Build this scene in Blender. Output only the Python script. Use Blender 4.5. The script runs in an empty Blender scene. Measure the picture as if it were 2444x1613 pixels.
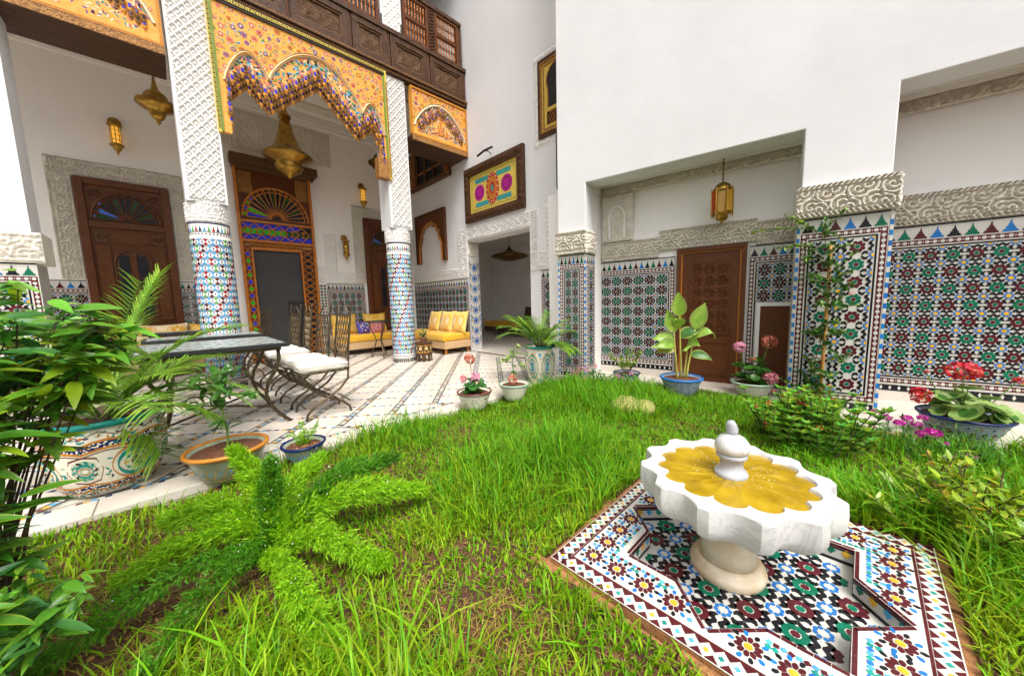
import bpy, math, random
import numpy as np
from mathutils import Vector, Matrix
random.seed(7)
rng = np.random.default_rng(7)
pi = math.pi
R_ = math.radians
SC = bpy.context.scene
COL = SC.collection

# ------------------------------------------------------------------ camera, sky, sun, exposure
cam = bpy.data.cameras.new("camera")
cam.lens = 12.0
cam.sensor_width = 36.0
cam.clip_start = 0.02
cam.clip_end = 400
camo = bpy.data.objects.new("camera", cam)
COL.objects.link(camo)
CR = ((0.7152137, 0.0947307, -0.6924561), (-0.6983816, 0.0585016, -0.7133307), (-0.0270645, 0.9937825, 0.1079994))
camo.matrix_world = Matrix(((*CR[0], 0.0), (*CR[1], 0.0), (*CR[2], 1.10), (0, 0, 0, 1)))
SC.camera = camo

SUN_EL, SUN_AZ = 60.0, 246.0      # degrees: elevation, compass-like angle of the direction the light comes from
world = bpy.data.worlds.new("World")
SC.world = world
world.use_nodes = True
wn, wl = world.node_tree.nodes, world.node_tree.links
sky = wn.new("ShaderNodeTexSky")
sky.sky_type = 'NISHITA'
sky.sun_disc = False
sky.sun_elevation = R_(SUN_EL)
sky.sun_rotation = R_(90.0 - SUN_AZ)
sky.air_density = 1.0
sky.dust_density = 6.0
sky.ozone_density = 0.6
hsv = wn.new("ShaderNodeHueSaturation")
hsv.inputs['Saturation'].default_value = 0.22
wl.new(sky.outputs[0], hsv.inputs['Color'])
wl.new(hsv.outputs[0], wn["Background"].inputs[0])
wn["Background"].inputs[1].default_value = 0.15
sun = bpy.data.lights.new("sun", 'SUN')
sun.energy = 1.35
sun.angle = R_(24)
sun.color = (1.0, 0.96, 0.9)
suno = bpy.data.objects.new("sun", sun)
COL.objects.link(suno)
_az, _el = R_(SUN_AZ), R_(SUN_EL)
_d = Vector((math.cos(_az) * math.cos(_el), math.sin(_az) * math.cos(_el), math.sin(_el)))
suno.rotation_euler = _d.to_track_quat('Z', 'Y').to_euler()
suno.location = _d * 30
SC.view_settings.view_transform = 'Standard'
SC.view_settings.look = 'None'
SC.view_settings.gamma = 1.0
SC.view_settings.exposure = 0.88
SC.render.engine = 'CYCLES'
SC.cycles.max_bounces = 6
SC.cycles.diffuse_bounces = 4
SC.cycles.glossy_bounces = 2
SC.cycles.transmission_bounces = 4
SC.cycles.transparent_max_bounces = 6
SC.cycles.sample_clamp_indirect = 6
SC.cycles.use_denoising = True
SC.cycles.use_adaptive_sampling = True
SC.cycles.adaptive_threshold = 0.03

# ------------------------------------------------------------------ materials
def hexc(h):
    h = h.lstrip('#')
    v = [int(h[i:i + 2], 16) / 255 for i in (0, 2, 4)]
    return tuple((c / 12.92 if c <= 0.04045 else ((c + 0.055) / 1.055) ** 2.4) for c in v)

MATS = {}

def mat(name, col, rough=0.5, metal=0.0, var=0.12, scale=6.0, bump=0.0, bscale=40.0, col2=None, spec=0.5, coat=0.0,
        trans=0.0, island=0.0, emit=0.0, sheen=0.0, stretch=None, vein=None):
    if name in MATS:
        return MATS[name]
    col = hexc(col) if isinstance(col, str) else col
    m = bpy.data.materials.new(name)
    m.use_nodes = True
    nt = m.node_tree
    N, L = nt.nodes, nt.links
    b = N["Principled BSDF"]
    b.inputs['Roughness'].default_value = rough
    b.inputs['Metallic'].default_value = metal
    b.inputs['Specular IOR Level'].default_value = spec
    b.inputs['Coat Weight'].default_value = coat
    b.inputs['Coat Roughness'].default_value = 0.08
    if sheen:
        b.inputs['Sheen Weight'].default_value = sheen
    c2 = col2 if col2 is not None else tuple(max(0, c * (1 - var * 2)) for c in col)
    c2 = hexc(c2) if isinstance(c2, str) else c2
    tc = N.new("ShaderNodeTexCoord")
    src = tc.outputs['Object']
    if stretch:
        mp = N.new("ShaderNodeMapping")
        mp.inputs['Scale'].default_value = stretch
        L.new(src, mp.inputs['Vector'])
        src = mp.outputs[0]
    nz = N.new("ShaderNodeTexNoise")
    nz.inputs['Scale'].default_value = scale
    nz.inputs['Detail'].default_value = 6
    nz.inputs['Roughness'].default_value = 0.65
    L.new(src, nz.inputs['Vector'])
    mr = N.new("ShaderNodeMapRange")
    mr.inputs['From Min'].default_value = 0.32
    mr.inputs['From Max'].default_value = 0.68
    L.new(nz.outputs[0], mr.inputs[0])
    mx = N.new("ShaderNodeMix")
    mx.data_type = 'RGBA'
    mx.inputs[6].default_value = (*col, 1)
    mx.inputs[7].default_value = (*c2, 1)
    L.new(mr.outputs[0], mx.inputs[0])
    out = mx.outputs[2]
    if vein:
        v1 = N.new("ShaderNodeTexNoise")
        v1.inputs['Scale'].default_value = scale * .8
        v1.inputs['Detail'].default_value = 8
        v1.inputs['Distortion'].default_value = 2.2
        L.new(src, v1.inputs['Vector'])
        ab = N.new("ShaderNodeMath"); ab.operation = 'SUBTRACT'; ab.inputs[1].default_value = .5
        L.new(v1.outputs[0], ab.inputs[0])
        ac = N.new("ShaderNodeMath"); ac.operation = 'ABSOLUTE'
        L.new(ab.outputs[0], ac.inputs[0])
        vr = N.new("ShaderNodeMapRange")
        vr.inputs['From Min'].default_value = 0.0; vr.inputs['From Max'].default_value = 0.028
        vr.inputs['To Min'].default_value = 0.30; vr.inputs['To Max'].default_value = 0.0
        L.new(ac.outputs[0], vr.inputs[0])
        vm = N.new("ShaderNodeMix"); vm.data_type = 'RGBA'
        L.new(vr.outputs[0], vm.inputs[0]); L.new(out, vm.inputs[6]); vm.inputs[7].default_value = (*vein, 1)
        out = vm.outputs[2]
    if island:
        g = N.new("ShaderNodeNewGeometry")
        h = N.new("ShaderNodeHueSaturation")
        r1 = N.new("ShaderNodeMapRange")
        r1.inputs['To Min'].default_value = 0.5 - 0.035 * island
        r1.inputs['To Max'].default_value = 0.5 + 0.03 * island
        r2 = N.new("ShaderNodeMapRange")
        r2.inputs['To Min'].default_value = 1 - 0.45 * island
        r2.inputs['To Max'].default_value = 1 + 0.45 * island
        L.new(g.outputs['Random Per Island'], r1.inputs[0])
        ml = N.new("ShaderNodeMath")
        ml.operation = 'MULTIPLY'
        ml.inputs[1].default_value = 7.31
        fr = N.new("ShaderNodeMath")
        fr.operation = 'FRACT'
        L.new(g.outputs['Random Per Island'], ml.inputs[0])
        L.new(ml.outputs[0], fr.inputs[0])
        L.new(fr.outputs[0], r2.inputs[0])
        L.new(r1.outputs[0], h.inputs['Hue'])
        L.new(r2.outputs[0], h.inputs['Value'])
        L.new(out, h.inputs['Color'])
        out = h.outputs[0]
    L.new(out, b.inputs['Base Color'])
    if bump:
        nb = N.new("ShaderNodeTexNoise")
        nb.inputs['Scale'].default_value = bscale
        nb.inputs['Detail'].default_value = 5
        L.new(src, nb.inputs['Vector'])
        bp = N.new("ShaderNodeBump")
        bp.inputs['Strength'].default_value = bump
        bp.inputs['Distance'].default_value = 0.02
        L.new(nb.outputs[0], bp.inputs['Height'])
        L.new(bp.outputs[0], b.inputs['Normal'])
    if trans:
        t = N.new("ShaderNodeBsdfTranslucent")
        L.new(out, t.inputs[0])
        ms = N.new("ShaderNodeMixShader")
        ms.inputs[0].default_value = trans
        L.new(b.outputs[0], ms.inputs[1])
        L.new(t.outputs[0], ms.inputs[2])
        L.new(ms.outputs[0], N["Material Output"].inputs[0])
    if emit:
        L.new(out, b.inputs['Emission Color'])
        b.inputs['Emission Strength'].default_value = emit
    MATS[name] = m
    return m

mat('plaster', (0.72, 0.72, 0.722), 0.75, var=0.05, scale=0.9, bump=0.12, bscale=7)
mat('plaster_warm', (0.84, 0.82, 0.785), 0.75, var=0.03, scale=1.1, bump=0.08, bscale=9)
mat('stucco', (0.74, 0.685, 0.58), 0.8, var=0.10, scale=9, bump=0.15, bscale=120)
mat('stucco_pale', (0.80, 0.78, 0.74), 0.8, var=0.06, scale=9, bump=0.1, bscale=120)
mat('t_white', (0.60, 0.58, 0.525), 0.24, spec=0.28, var=0.06, scale=30, island=0.12)
mat('t_black', (0.012, 0.012, 0.016), 0.24, spec=0.28, var=0.1, island=0.1)
mat('t_maroon', (0.105, 0.016, 0.022), 0.24, spec=0.28, var=0.2, scale=25, island=0.35)
mat('t_red', (0.42, 0.03, 0.04), 0.24, spec=0.28, var=0.2, scale=25, island=0.3)
mat('t_green', (0.006, 0.17, 0.095), 0.24, spec=0.28, var=0.2, scale=25, island=0.35)
mat('t_lime', (0.11, 0.42, 0.10), 0.24, spec=0.28, var=0.2, scale=25, island=0.3)
mat('t_blue', (0.02, 0.20, 0.58), 0.24, spec=0.28, var=0.2, scale=25, island=0.3)
mat('t_sky', (0.10, 0.42, 0.72), 0.24, spec=0.28, var=0.2, scale=25, island=0.3)
mat('t_navy', (0.015, 0.025, 0.12), 0.24, spec=0.28, var=0.2, scale=25, island=0.3)
mat('t_yellow', (0.78, 0.42, 0.035), 0.24, spec=0.28, var=0.15, scale=25, island=0.25)
mat('t_teal', (0.015, 0.30, 0.25), 0.24, spec=0.28, var=0.2, scale=25, island=0.3)
mat('t_orange', (0.56, 0.22, 0.03), 0.24, spec=0.28, var=0.15, scale=25, island=0.2)
mat('t_brown', (0.16, 0.055, 0.03), 0.2, var=0.2, scale=25, island=0.3)
mat('grout', (0.62, 0.57, 0.48), 0.8, var=0.15, scale=25)
mat('marble_floor', (0.66, 0.61, 0.545), 0.34, var=0.09, scale=3.5, col2=(0.56, 0.49, 0.41), island=0.12, spec=0.35)
mat('marble', (0.67, 0.655, 0.63), 0.34, var=0.1, scale=6, col2=(0.52, 0.51, 0.50), bump=0.05, bscale=30, vein=(0.20, 0.20, 0.22))
mat('marble_stained', (0.74, 0.66, 0.52), 0.4, var=0.2, scale=7, col2=(0.58, 0.40, 0.20), bump=0.06, bscale=40)
mat('marble_grey', (0.50, 0.50, 0.53), 0.3, var=0.15, scale=12, col2=(0.32, 0.33, 0.36), vein=(0.16, 0.16, 0.18))
mat('wood_dark', (0.042, 0.019, 0.010), 0.42, spec=0.22, var=0.25, scale=14, bump=0.4, bscale=60, col2=(0.095, 0.045, 0.020))
mat('wood_door', (0.075, 0.023, 0.007), 0.34, spec=0.22, var=0.25, scale=9, bump=0.2, bscale=50, col2=(0.135, 0.043, 0.012), stretch=(8, 8, 1))
mat('wood_red', (0.135, 0.043, 0.013), 0.34, spec=0.22, var=0.25, scale=8, bump=0.2, bscale=50, col2=(0.075, 0.023, 0.008), stretch=(6, 6, 1))
mat('wood_mid', (0.24, 0.085, 0.022), 0.4, spec=0.22, var=0.25, scale=12, bump=0.2, bscale=50, col2=(0.13, 0.04, 0.012))
mat('wood_honey', (0.52, 0.185, 0.026), 0.35, spec=0.22, var=0.2, scale=9, bump=0.15, bscale=50, col2=(0.36, 0.115, 0.018))
mat('wood_carved', (0.058, 0.027, 0.013), 0.45, spec=0.22, var=0.3, scale=45, bump=0.9, bscale=70, col2=(0.17, 0.085, 0.032))
mat('wood_gilt', (0.50, 0.25, 0.06), 0.4, spec=0.22, var=0.3, scale=40, bump=0.7, bscale=80, col2=(0.14, 0.05, 0.02))
mat('paint_gold', (0.70, 0.29, 0.035), 0.45, spec=0.25, var=0.12, scale=18, col2=(0.78, 0.40, 0.09), bump=0.1, bscale=60)
mat('paint_peach', (0.80, 0.52, 0.27), 0.45, spec=0.25, var=0.12, scale=18, bump=0.1, bscale=60)
mat('paint_rose', (0.66, 0.20, 0.13), 0.5, spec=0.25, var=0.2, scale=30, island=0.4)
mat('paint_teal', (0.04, 0.30, 0.28), 0.5, spec=0.25, var=0.2, scale=30, island=0.5)
mat('paint_leaf', (0.20, 0.30, 0.05), 0.5, spec=0.25, var=0.2, scale=30, island=0.5)
mat('paint_cream', (0.82, 0.66, 0.42), 0.5, spec=0.25, var=0.1, scale=30, island=0.2)
mat('paint_yellow', (0.72, 0.52, 0.10), 0.5, spec=0.25, var=0.15, scale=30, island=0.2)
mat('paint_black', (0.03, 0.02, 0.015), 0.45, spec=0.25, var=0.2)
mat('paint_violet', (0.20, 0.12, 0.28), 0.5, spec=0.25, var=0.2, island=0.4)
mat('paint_red', (0.48, 0.05, 0.03), 0.5, spec=0.25, var=0.2)
mat('brass', (0.50, 0.30, 0.055), 0.30, metal=1.0, var=0.25, scale=14, col2=(0.24, 0.13, 0.03), bump=0.12, bscale=70)
mat('brass_dark', (0.20, 0.12, 0.035), 0.36, metal=1.0, var=0.25, scale=12)
mat('brass_bright', (0.80, 0.52, 0.10), 0.22, metal=1.0, var=0.15, scale=14)
mat('amber_glow', (1.0, 0.50, 0.06), 0.4, emit=0.5, var=0.2, scale=30)
mat('bulb_glow', (1.0, 0.66, 0.25), 0.4, emit=2.5)
mat('amber_glass', (0.40, 0.22, 0.02), 0.12, var=0.2, scale=20)
mat('glass_red', (0.45, 0.06, 0.01), 0.4, spec=0.25, var=0.2, scale=20)
mat('glass_blue', (0.012, 0.035, 0.80), 0.4, spec=0.25, var=0.25, scale=20)  # base colour raised to stand in for backlight through the panes
mat('glass_lightblue', (0.06, 0.20, 0.75), 0.4, spec=0.25, var=0.25, scale=20)
mat('glass_green', (0.035, 0.55, 0.01), 0.4, spec=0.25, var=0.25, scale=20)  # green brightened in place of light coming through the glass
mat('glass_deepgreen', (0.01, 0.07, 0.015), 0.4, spec=0.25, var=0.25, scale=20)
mat('glass_rust', (0.26, 0.045, 0.008), 0.4, spec=0.25, var=0.25, scale=20)
mat('glass_dark', (0.012, 0.012, 0.018), 0.4, spec=0.25, var=0.2)
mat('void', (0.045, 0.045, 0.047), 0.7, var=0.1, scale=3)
mat('black_board', (0.006, 0.006, 0.006), 0.5)
mat('iron', (0.16, 0.12, 0.065), 0.36, metal=0.85, var=0.3, scale=30, col2=(0.05, 0.04, 0.028))
mat('iron_black', (0.018, 0.018, 0.02), 0.45, var=0.2)
mat('table_mosaic', (0.42, 0.44, 0.42), 0.25, var=0.3, scale=60, col2=(0.24, 0.30, 0.28))
mat('cushion_white', (0.66, 0.62, 0.54), 0.85, var=0.05, scale=8, bump=0.15, bscale=200, sheen=0.2)
mat('fabric_yellow', (0.66, 0.33, 0.010), 0.6, spec=0.2, var=0.15, scale=26, col2=(0.74, 0.43, 0.035), bump=0.15, bscale=80, sheen=0.3)
mat('fabric_brocade', (0.76, 0.46, 0.06), 0.6, spec=0.2, var=0.2, scale=40, col2=(0.80, 0.60, 0.22), sheen=0.3)
mat('fabric_motif', (0.87, 0.76, 0.55), 0.55, var=0.15, scale=50, col2=(0.80, 0.58, 0.30), sheen=0.2)
mat('fabric_tan', (0.60, 0.40, 0.21), 0.7, var=0.2, scale=30, col2=(0.50, 0.31, 0.15), bump=0.2, bscale=120)
mat('fabric_brown', (0.10, 0.045, 0.03), 0.7, var=0.3, scale=40)
mat('fabric_blue', (0.09, 0.07, 0.42), 0.7, var=0.3, scale=40)
mat('fabric_pink', (0.72, 0.24, 0.20), 0.7, var=0.3, scale=40)
mat('soil', (0.050, 0.020, 0.011), 0.95, var=0.3, scale=18, col2=(0.125, 0.050, 0.022), bump=0.9, bscale=45)
mat('compost', (0.085, 0.030, 0.014), 0.95, var=0.3, scale=40, col2=(0.16, 0.06, 0.025), bump=0.9, bscale=70)
mat('brick', (0.42, 0.19, 0.07), 0.85, var=0.25, scale=30, bump=0.4, bscale=80)
mat('straw', (0.26, 0.15, 0.055), 0.8, island=0.8)
mat('grass', (0.135, 0.335, 0.006), 0.5, var=0.12, scale=1.6, col2=(0.29, 0.44, 0.012), trans=0.38, island=0.95, spec=0.2)
mat('grass_deep', (0.095, 0.29, 0.008), 0.42, var=0.12, scale=2.2, col2=(0.16, 0.37, 0.012), trans=0.35, island=0.9, spec=0.2)
mat('grass_dry', (0.40, 0.33, 0.045), 0.5, trans=0.3, island=0.6)
mat('fern', (0.24, 0.50, 0.006), 0.5, var=0.25, scale=3, trans=0.42, island=0.5, spec=0.25, col2=(0.30, 0.56, 0.02))
mat('fern_deep', (0.10, 0.32, 0.012), 0.5, var=0.25, scale=3, trans=0.32, island=0.5, spec=0.25)
mat('leaf_gloss', (0.055, 0.20, 0.012), 0.38, var=0.2, scale=9, col2=(0.14, 0.34, 0.025), trans=0.22, island=0.8, spec=0.35)
mat('leaf_dark', (0.03, 0.13, 0.025), 0.26, var=0.2, scale=9, col2=(0.06, 0.18, 0.03), trans=0.15, island=0.7, spec=0.35)
mat('leaf_lime', (0.30, 0.46, 0.018), 0.35, var=0.2, scale=9, trans=0.35, island=0.7)
mat('leaf_rim', (0.38, 0.48, 0.10), 0.4, var=0.2, scale=9, trans=0.3, island=0.4)
mat('leaf_mid', (0.070, 0.22, 0.025), 0.35, var=0.2, scale=14, trans=0.28, island=0.7)
mat('leaf_pale', (0.33, 0.42, 0.13), 0.45, var=0.25, scale=20, col2=(0.17, 0.33, 0.05), trans=0.25, island=0.4)
mat('leaf_canna', (0.17, 0.41, 0.02), 0.3, var=0.3, scale=24, col2=(0.42, 0.58, 0.09), trans=0.35, island=0.4, stretch=(1, 1, 1))
mat('leaf_palm', (0.12, 0.30, 0.02), 0.4, var=0.2, scale=9, col2=(0.25, 0.42, 0.04), trans=0.3, island=0.6)
mat('leaf_yellow', (0.62, 0.46, 0.03), 0.4, trans=0.35, island=0.5)
mat('stem_green', (0.13, 0.25, 0.03), 0.5, var=0.2)
mat('stem_yellow', (0.50, 0.46, 0.10), 0.45, var=0.2)
mat('bark', (0.10, 0.06, 0.035), 0.85, var=0.3, scale=30, bump=0.7, bscale=60)
mat('bamboo', (0.66, 0.34, 0.07), 0.45, var=0.2, scale=12, stretch=(3, 3, .6))
mat('petal_pink', (0.78, 0.26, 0.30), 0.5, trans=0.3, island=0.45)
mat('petal_rose', (0.80, 0.34, 0.46), 0.5, trans=0.3, island=0.45)
mat('petal_red', (0.62, 0.012, 0.012), 0.45, trans=0.25, island=0.45)
mat('petal_magenta', (0.62, 0.02, 0.36), 0.45, trans=0.3, island=0.4)
mat('petal_salmon', (0.70, 0.22, 0.13), 0.5, trans=0.3, island=0.45)
mat('petal_white', (0.85, 0.85, 0.8), 0.5, trans=0.2)
mat('rock_yellow', (0.34, 0.32, 0.08), 0.9, var=0.3, scale=30, bump=1.0, bscale=60, col2=(0.46, 0.40, 0.15))
mat('terracotta', (0.20, 0.085, 0.045), 0.7, var=0.2)
mat('cream_glaze', (0.80, 0.74, 0.60), 0.2, var=0.08, scale=12)
mat('green_glaze', (0.36, 0.50, 0.36), 0.22, var=0.15, scale=20)
mat('olive_glaze', (0.30, 0.33, 0.25), 0.3, var=0.2, scale=20, col2=(0.20, 0.22, 0.15))
mat('ochre_glaze', (0.36, 0.30, 0.13), 0.25, var=0.2, scale=20)
mat('blue_glaze', (0.16, 0.20, 0.30), 0.25, var=0.35, scale=45, col2=(0.40, 0.44, 0.50))
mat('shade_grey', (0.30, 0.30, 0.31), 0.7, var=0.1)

def mk_water():
    m = bpy.data.materials.new('water')
    m.use_nodes = True
    N, L = m.node_tree.nodes, m.node_tree.links
    b = N["Principled BSDF"]
    tc = N.new("ShaderNodeTexCoord")
    nz = N.new("ShaderNodeTexNoise")
    nz.inputs['Scale'].default_value = 9
    nz.inputs['Detail'].default_value = 4
    L.new(tc.outputs['Object'], nz.inputs['Vector'])
    rp = N.new("ShaderNodeValToRGB")
    rp.color_ramp.elements[0].position = 0.35
    rp.color_ramp.elements[1].position = 0.7
    rp.color_ramp.elements[0].color = (0.25, 0.155, 0.004, 1)
    rp.color_ramp.elements[1].color = (0.40, 0.265, 0.010, 1)
    L.new(nz.outputs[0], rp.inputs[0])
    L.new(rp.outputs[0], b.inputs['Base Color'])
    b.inputs['Roughness'].default_value = 0.10
    b.inputs['IOR'].default_value = 1.33
    n2 = N.new("ShaderNodeTexNoise")
    n2.inputs['Scale'].default_value = 38
    n2.inputs['Detail'].default_value = 3
    n2.inputs['Distortion'].default_value = 1.2
    L.new(tc.outputs['Object'], n2.inputs['Vector'])
    bp = N.new("ShaderNodeBump")
    bp.inputs['Strength'].default_value = 0.35
    bp.inputs['Distance'].default_value = 0.006
    L.new(n2.outputs[0], bp.inputs['Height'])
    L.new(bp.outputs[0], b.inputs['Normal'])
    MATS['water'] = m
mk_water()

# ------------------------------------------------------------------ mesh helpers
class MB:
    def __init__(s):
        s.V, s.F, s.M = [], [], []

    def add(s, verts, faces, m=0):
        o = len(s.V)
        s.V.extend([tuple(v) for v in verts])
        for f in faces:
            s.F.append(tuple(i + o for i in f))
            s.M.append(m)
        return s

    def box(s, x0, y0, z0, x1, y1, z1, m=0):
        return s.add([(x0, y0, z0), (x1, y0, z0), (x1, y1, z0), (x0, y1, z0), (x0, y0, z1), (x1, y0, z1), (x1, y1, z1), (x0, y1, z1)],
                     [(3, 2, 1, 0), (4, 5, 6, 7), (0, 1, 5, 4), (1, 2, 6, 5), (2, 3, 7, 6), (3, 0, 4, 7)], m)

    def lathe(s, prof, n=24, m=0, c=(0, 0, 0), lobes=0, amp=0.0, ph=0.0, sx=1.0, sy=1.0):
        vs, fs = [], []
        for (r, z) in prof:
            for i in range(n):
                a = 2 * pi * i / n + ph
                k = 1 + amp * math.cos(lobes * a) if lobes else 1
                vs.append((c[0] + r * k * math.cos(a) * sx, c[1] + r * k * math.sin(a) * sy, c[2] + z))
        for j in range(len(prof) - 1):
            for i in range(n):
                i2 = (i + 1) % n
                fs.append((j * n + i, j * n + i2, (j + 1) * n + i2, (j + 1) * n + i))
        if prof[0][0] > 1e-5:
            fs.append(tuple(reversed(range(n))))
        if prof[-1][0] > 1e-5:
            fs.append(tuple((len(prof) - 1) * n + i for i in range(n)))
        return s.add(vs, fs, m)

    def tube(s, path, rad, n=6, m=0, cap=True):
        P = [Vector(p) for p in path]
        k = len(P)
        rr = rad if hasattr(rad, '__len__') else [rad] * k
        vs, fs = [], []
        up = Vector((0.13, 0.27, 0.95))
        prev = None
        for i in range(k):
            t = (P[min(i + 1, k - 1)] - P[max(i - 1, 0)])
            t = t.normalized() if t.length > 1e-9 else Vector((0, 0, 1))
            if prev is None:
                a = t.cross(up)
                if a.length < 1e-3:
                    a = t.cross(Vector((1, 0, 0)))
            else:
                a = prev - t * prev.dot(t)
            a.normalize()
            prev = a
            b = t.cross(a)
            for j in range(n):
                th = 2 * pi * j / n
                vs.append(P[i] + (a * math.cos(th) + b * math.sin(th)) * rr[i])
        for i in range(k - 1):
            for j in range(n):
                j2 = (j + 1) % n
                fs.append((i * n + j, i * n + j2, (i + 1) * n + j2, (i + 1) * n + j))
        if cap:
            fs.append(tuple(reversed(range(n))))
            fs.append(tuple((k - 1) * n + j for j in range(n)))
        return s.add(vs, fs, m)

    def slab(s, poly, y0, y1, m=0, ax='xz'):
        """extrude a polygon given in x,z (ax xz, depth y) or x,y (ax xy, depth z)"""
        n = len(poly)
        if ax == 'xz':
            f = lambda p, d: (p[0], d, p[1])
        else:
            f = lambda p, d: (p[0], p[1], d)
        vs = [f(p, y0) for p in poly] + [f(p, y1) for p in poly]
        fs = [tuple(range(n)), tuple(reversed(range(n, 2 * n)))]
        for i in range(n):
            j = (i + 1) % n
            fs.append((i, i + n, j + n, j))
        return s.add(vs, fs, m)

    def piece(s, poly, mp, h, m=0):
        """thin tile: polygon in surface coordinates, mp(u,v,h) maps to space"""
        n = len(poly)
        vs = [mp(p[0], p[1], h) for p in poly] + [mp(p[0], p[1], 0) for p in poly]
        fs = [tuple(range(n))] + [(i, i + n, (i + 1) % n + n, (i + 1) % n) for i in range(n)]
        return s.add(vs, fs, m)

    def strip(s, path, w, mp, h, m=0, closed=False):
        n = len(path)
        L, R = [], []
        for i in range(n):
            a = path[(i - 1) % n] if closed or i > 0 else path[i]
            b = path[(i + 1) % n] if closed or i < n - 1 else path[i]
            dx, dy = b[0] - a[0], b[1] - a[1]
            l = math.hypot(dx, dy) or 1
            nx, ny = -dy / l * w / 2, dx / l * w / 2
            L.append((path[i][0] + nx, path[i][1] + ny))
            R.append((path[i][0] - nx, path[i][1] - ny))
        for i in range(n if closed else n - 1):
            j = (i + 1) % n
            s.add([mp(*R[i], h), mp(*R[j], h), mp(*L[j], h), mp(*L[i], h)], [(0, 1, 2, 3)], m)
        return s

    def leaf(s, base, d, L, Wd, m=0, droop=0.3, fold=0.25, up=(0, 0, 1), segs=4, shape='lance', rim=None, twist=0.0):
        d = Vector(d).normalized()
        up = Vector(up)
        side = d.cross(up)
        if side.length < 1e-3:
            side = d.cross(Vector((1, 0.2, 0)))
        side.normalize()
        nrm = side.cross(d).normalized()
        if twist:
            q = Matrix.Rotation(twist, 3, d)
            side = q @ side
            nrm = q @ nrm
        p = Vector(base)
        vs, fs, ms = [], [], []
        ang = 0.0
        cols = 3 if rim is None else 5
        for i in range(segs + 1):
            t = i / segs
            if shape == 'lance':
                w = math.sin(pi * min(1, t * 0.94 + 0.06) ** 0.75) ** 0.9 if t < 1 else 0.0
            elif shape == 'round':
                w = math.sqrt(max(0, 1 - (2 * t - 1) ** 2)) if 0 < t < 1 else 0.05
            elif shape == 'blade':
                w = (1 - t) ** 0.6
            else:
                w = math.sin(pi * t ** 0.7) if 0 < t < 1 else 0.02
            w = max(w, 0.02) * Wd / 2
            ax = d * math.cos(ang) + Vector((0, 0, -1)) * math.sin(ang)
            n2 = (nrm * math.cos(ang * 0.6)).normalized()
            lift = n2 * (w * fold)
            if rim is None:
                row = [p + side * w + lift, p, p - side * w + lift]
            else:
                row = [p + side * w + lift, p + side * w * 0.72 + lift * 0.7, p, p - side * w * 0.72 + lift * 0.7, p - side * w + lift]
            vs += row
            p = p + ax * (L / segs)
            ang += droop / segs * (0.5 + t)
        for i in range(segs):
            for j in range(cols - 1):
                a = i * cols + j
                fs.append((a, a + 1, a + 1 + cols, a + cols))
                ms.append(m if rim is None or 0 < j < cols - 2 else rim)
        o = len(s.V)
        s.V.extend([tuple(v) for v in vs])
        for f, mm in zip(fs, ms):
            s.F.append(tuple(i + o for i in f))
            s.M.append(mm)
        return s

    def mesh(s, name, mats, smooth=False):
        me = bpy.data.meshes.new(name)
        me.from_pydata(s.V, [], s.F)
        for x in mats:
            me.materials.append(MATS[x])
        if len(mats) > 1:
            me.polygons.foreach_set('material_index', s.M)
        if smooth:
            me.polygons.foreach_set('use_smooth', [True] * len(me.polygons))
        me.update()
        return me

    def build(s, name, mats, parent=None, smooth=False, kind=None, bev=0.0, loc=None, rz=None, auto=False):
        mats = [mats] if isinstance(mats, str) else mats
        o = bpy.data.objects.new(name, s.mesh(name, mats, smooth))
        COL.objects.link(o)
        if parent is not None:
            o.parent = parent
        if kind:
            o['kind'] = kind
        if loc is not None:
            o.location = loc
        if rz is not None:
            o.rotation_euler[2] = rz
        if bev:
            md = o.modifiers.new('bevel', 'BEVEL')
            md.width = bev
            md.segments = 2
            md.limit_method = 'ANGLE'
        if auto:
            md = o.modifiers.new('smooth', 'EDGE_SPLIT')
            md.split_angle = R_(24)
        return o


def link(me, name, parent=None, loc=(0, 0, 0), rot=(0, 0, 0), sc=None, kind=None):
    o = bpy.data.objects.new(name, me)
    COL.objects.link(o)
    o.parent = parent
    o.location = loc
    o.rotation_euler = rot
    if sc is not None:
        o.scale = sc if hasattr(sc, '__len__') else (sc, sc, sc)
    if kind:
        o['kind'] = kind
    return o


def tag(o, label, cat, group=None):
    o['label'] = label
    o['category'] = cat
    if group:
        o['group'] = group
    return o


def thing(name, label, cat, loc=(0, 0, 0), rz=0.0, group=None):
    o = bpy.data.objects.new(name, None)
    o.empty_display_size = 0.1
    COL.objects.link(o)
    o.location = loc
    o.rotation_euler[2] = rz
    o['kind'] = 'thing'
    return tag(o, label, cat, group)


def struct(o):
    o['kind'] = 'structure'
    return o


def copytree(o, parent=None):
    c = o.copy()
    COL.objects.link(c)
    if parent is not None:
        c.parent = parent
    for ch in [x for x in bpy.data.objects if x.parent == o]:
        copytree(ch, c)
    return c


def gridmesh(name, X, Y, Z, mats, parent=None, smooth=True, kind=None, mi=None):
    """numpy 2-D arrays -> mesh object"""
    h, w = X.shape
    co = np.stack([X, Y, Z], -1).reshape(-1, 3)
    idx = np.arange(h * w).reshape(h, w)
    q = np.stack([idx[:-1, :-1], idx[:-1, 1:], idx[1:, 1:], idx[1:, :-1]], -1).reshape(-1, 4)
    return arrmesh(name, co, q, mats, parent, smooth, kind, mi)


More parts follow.
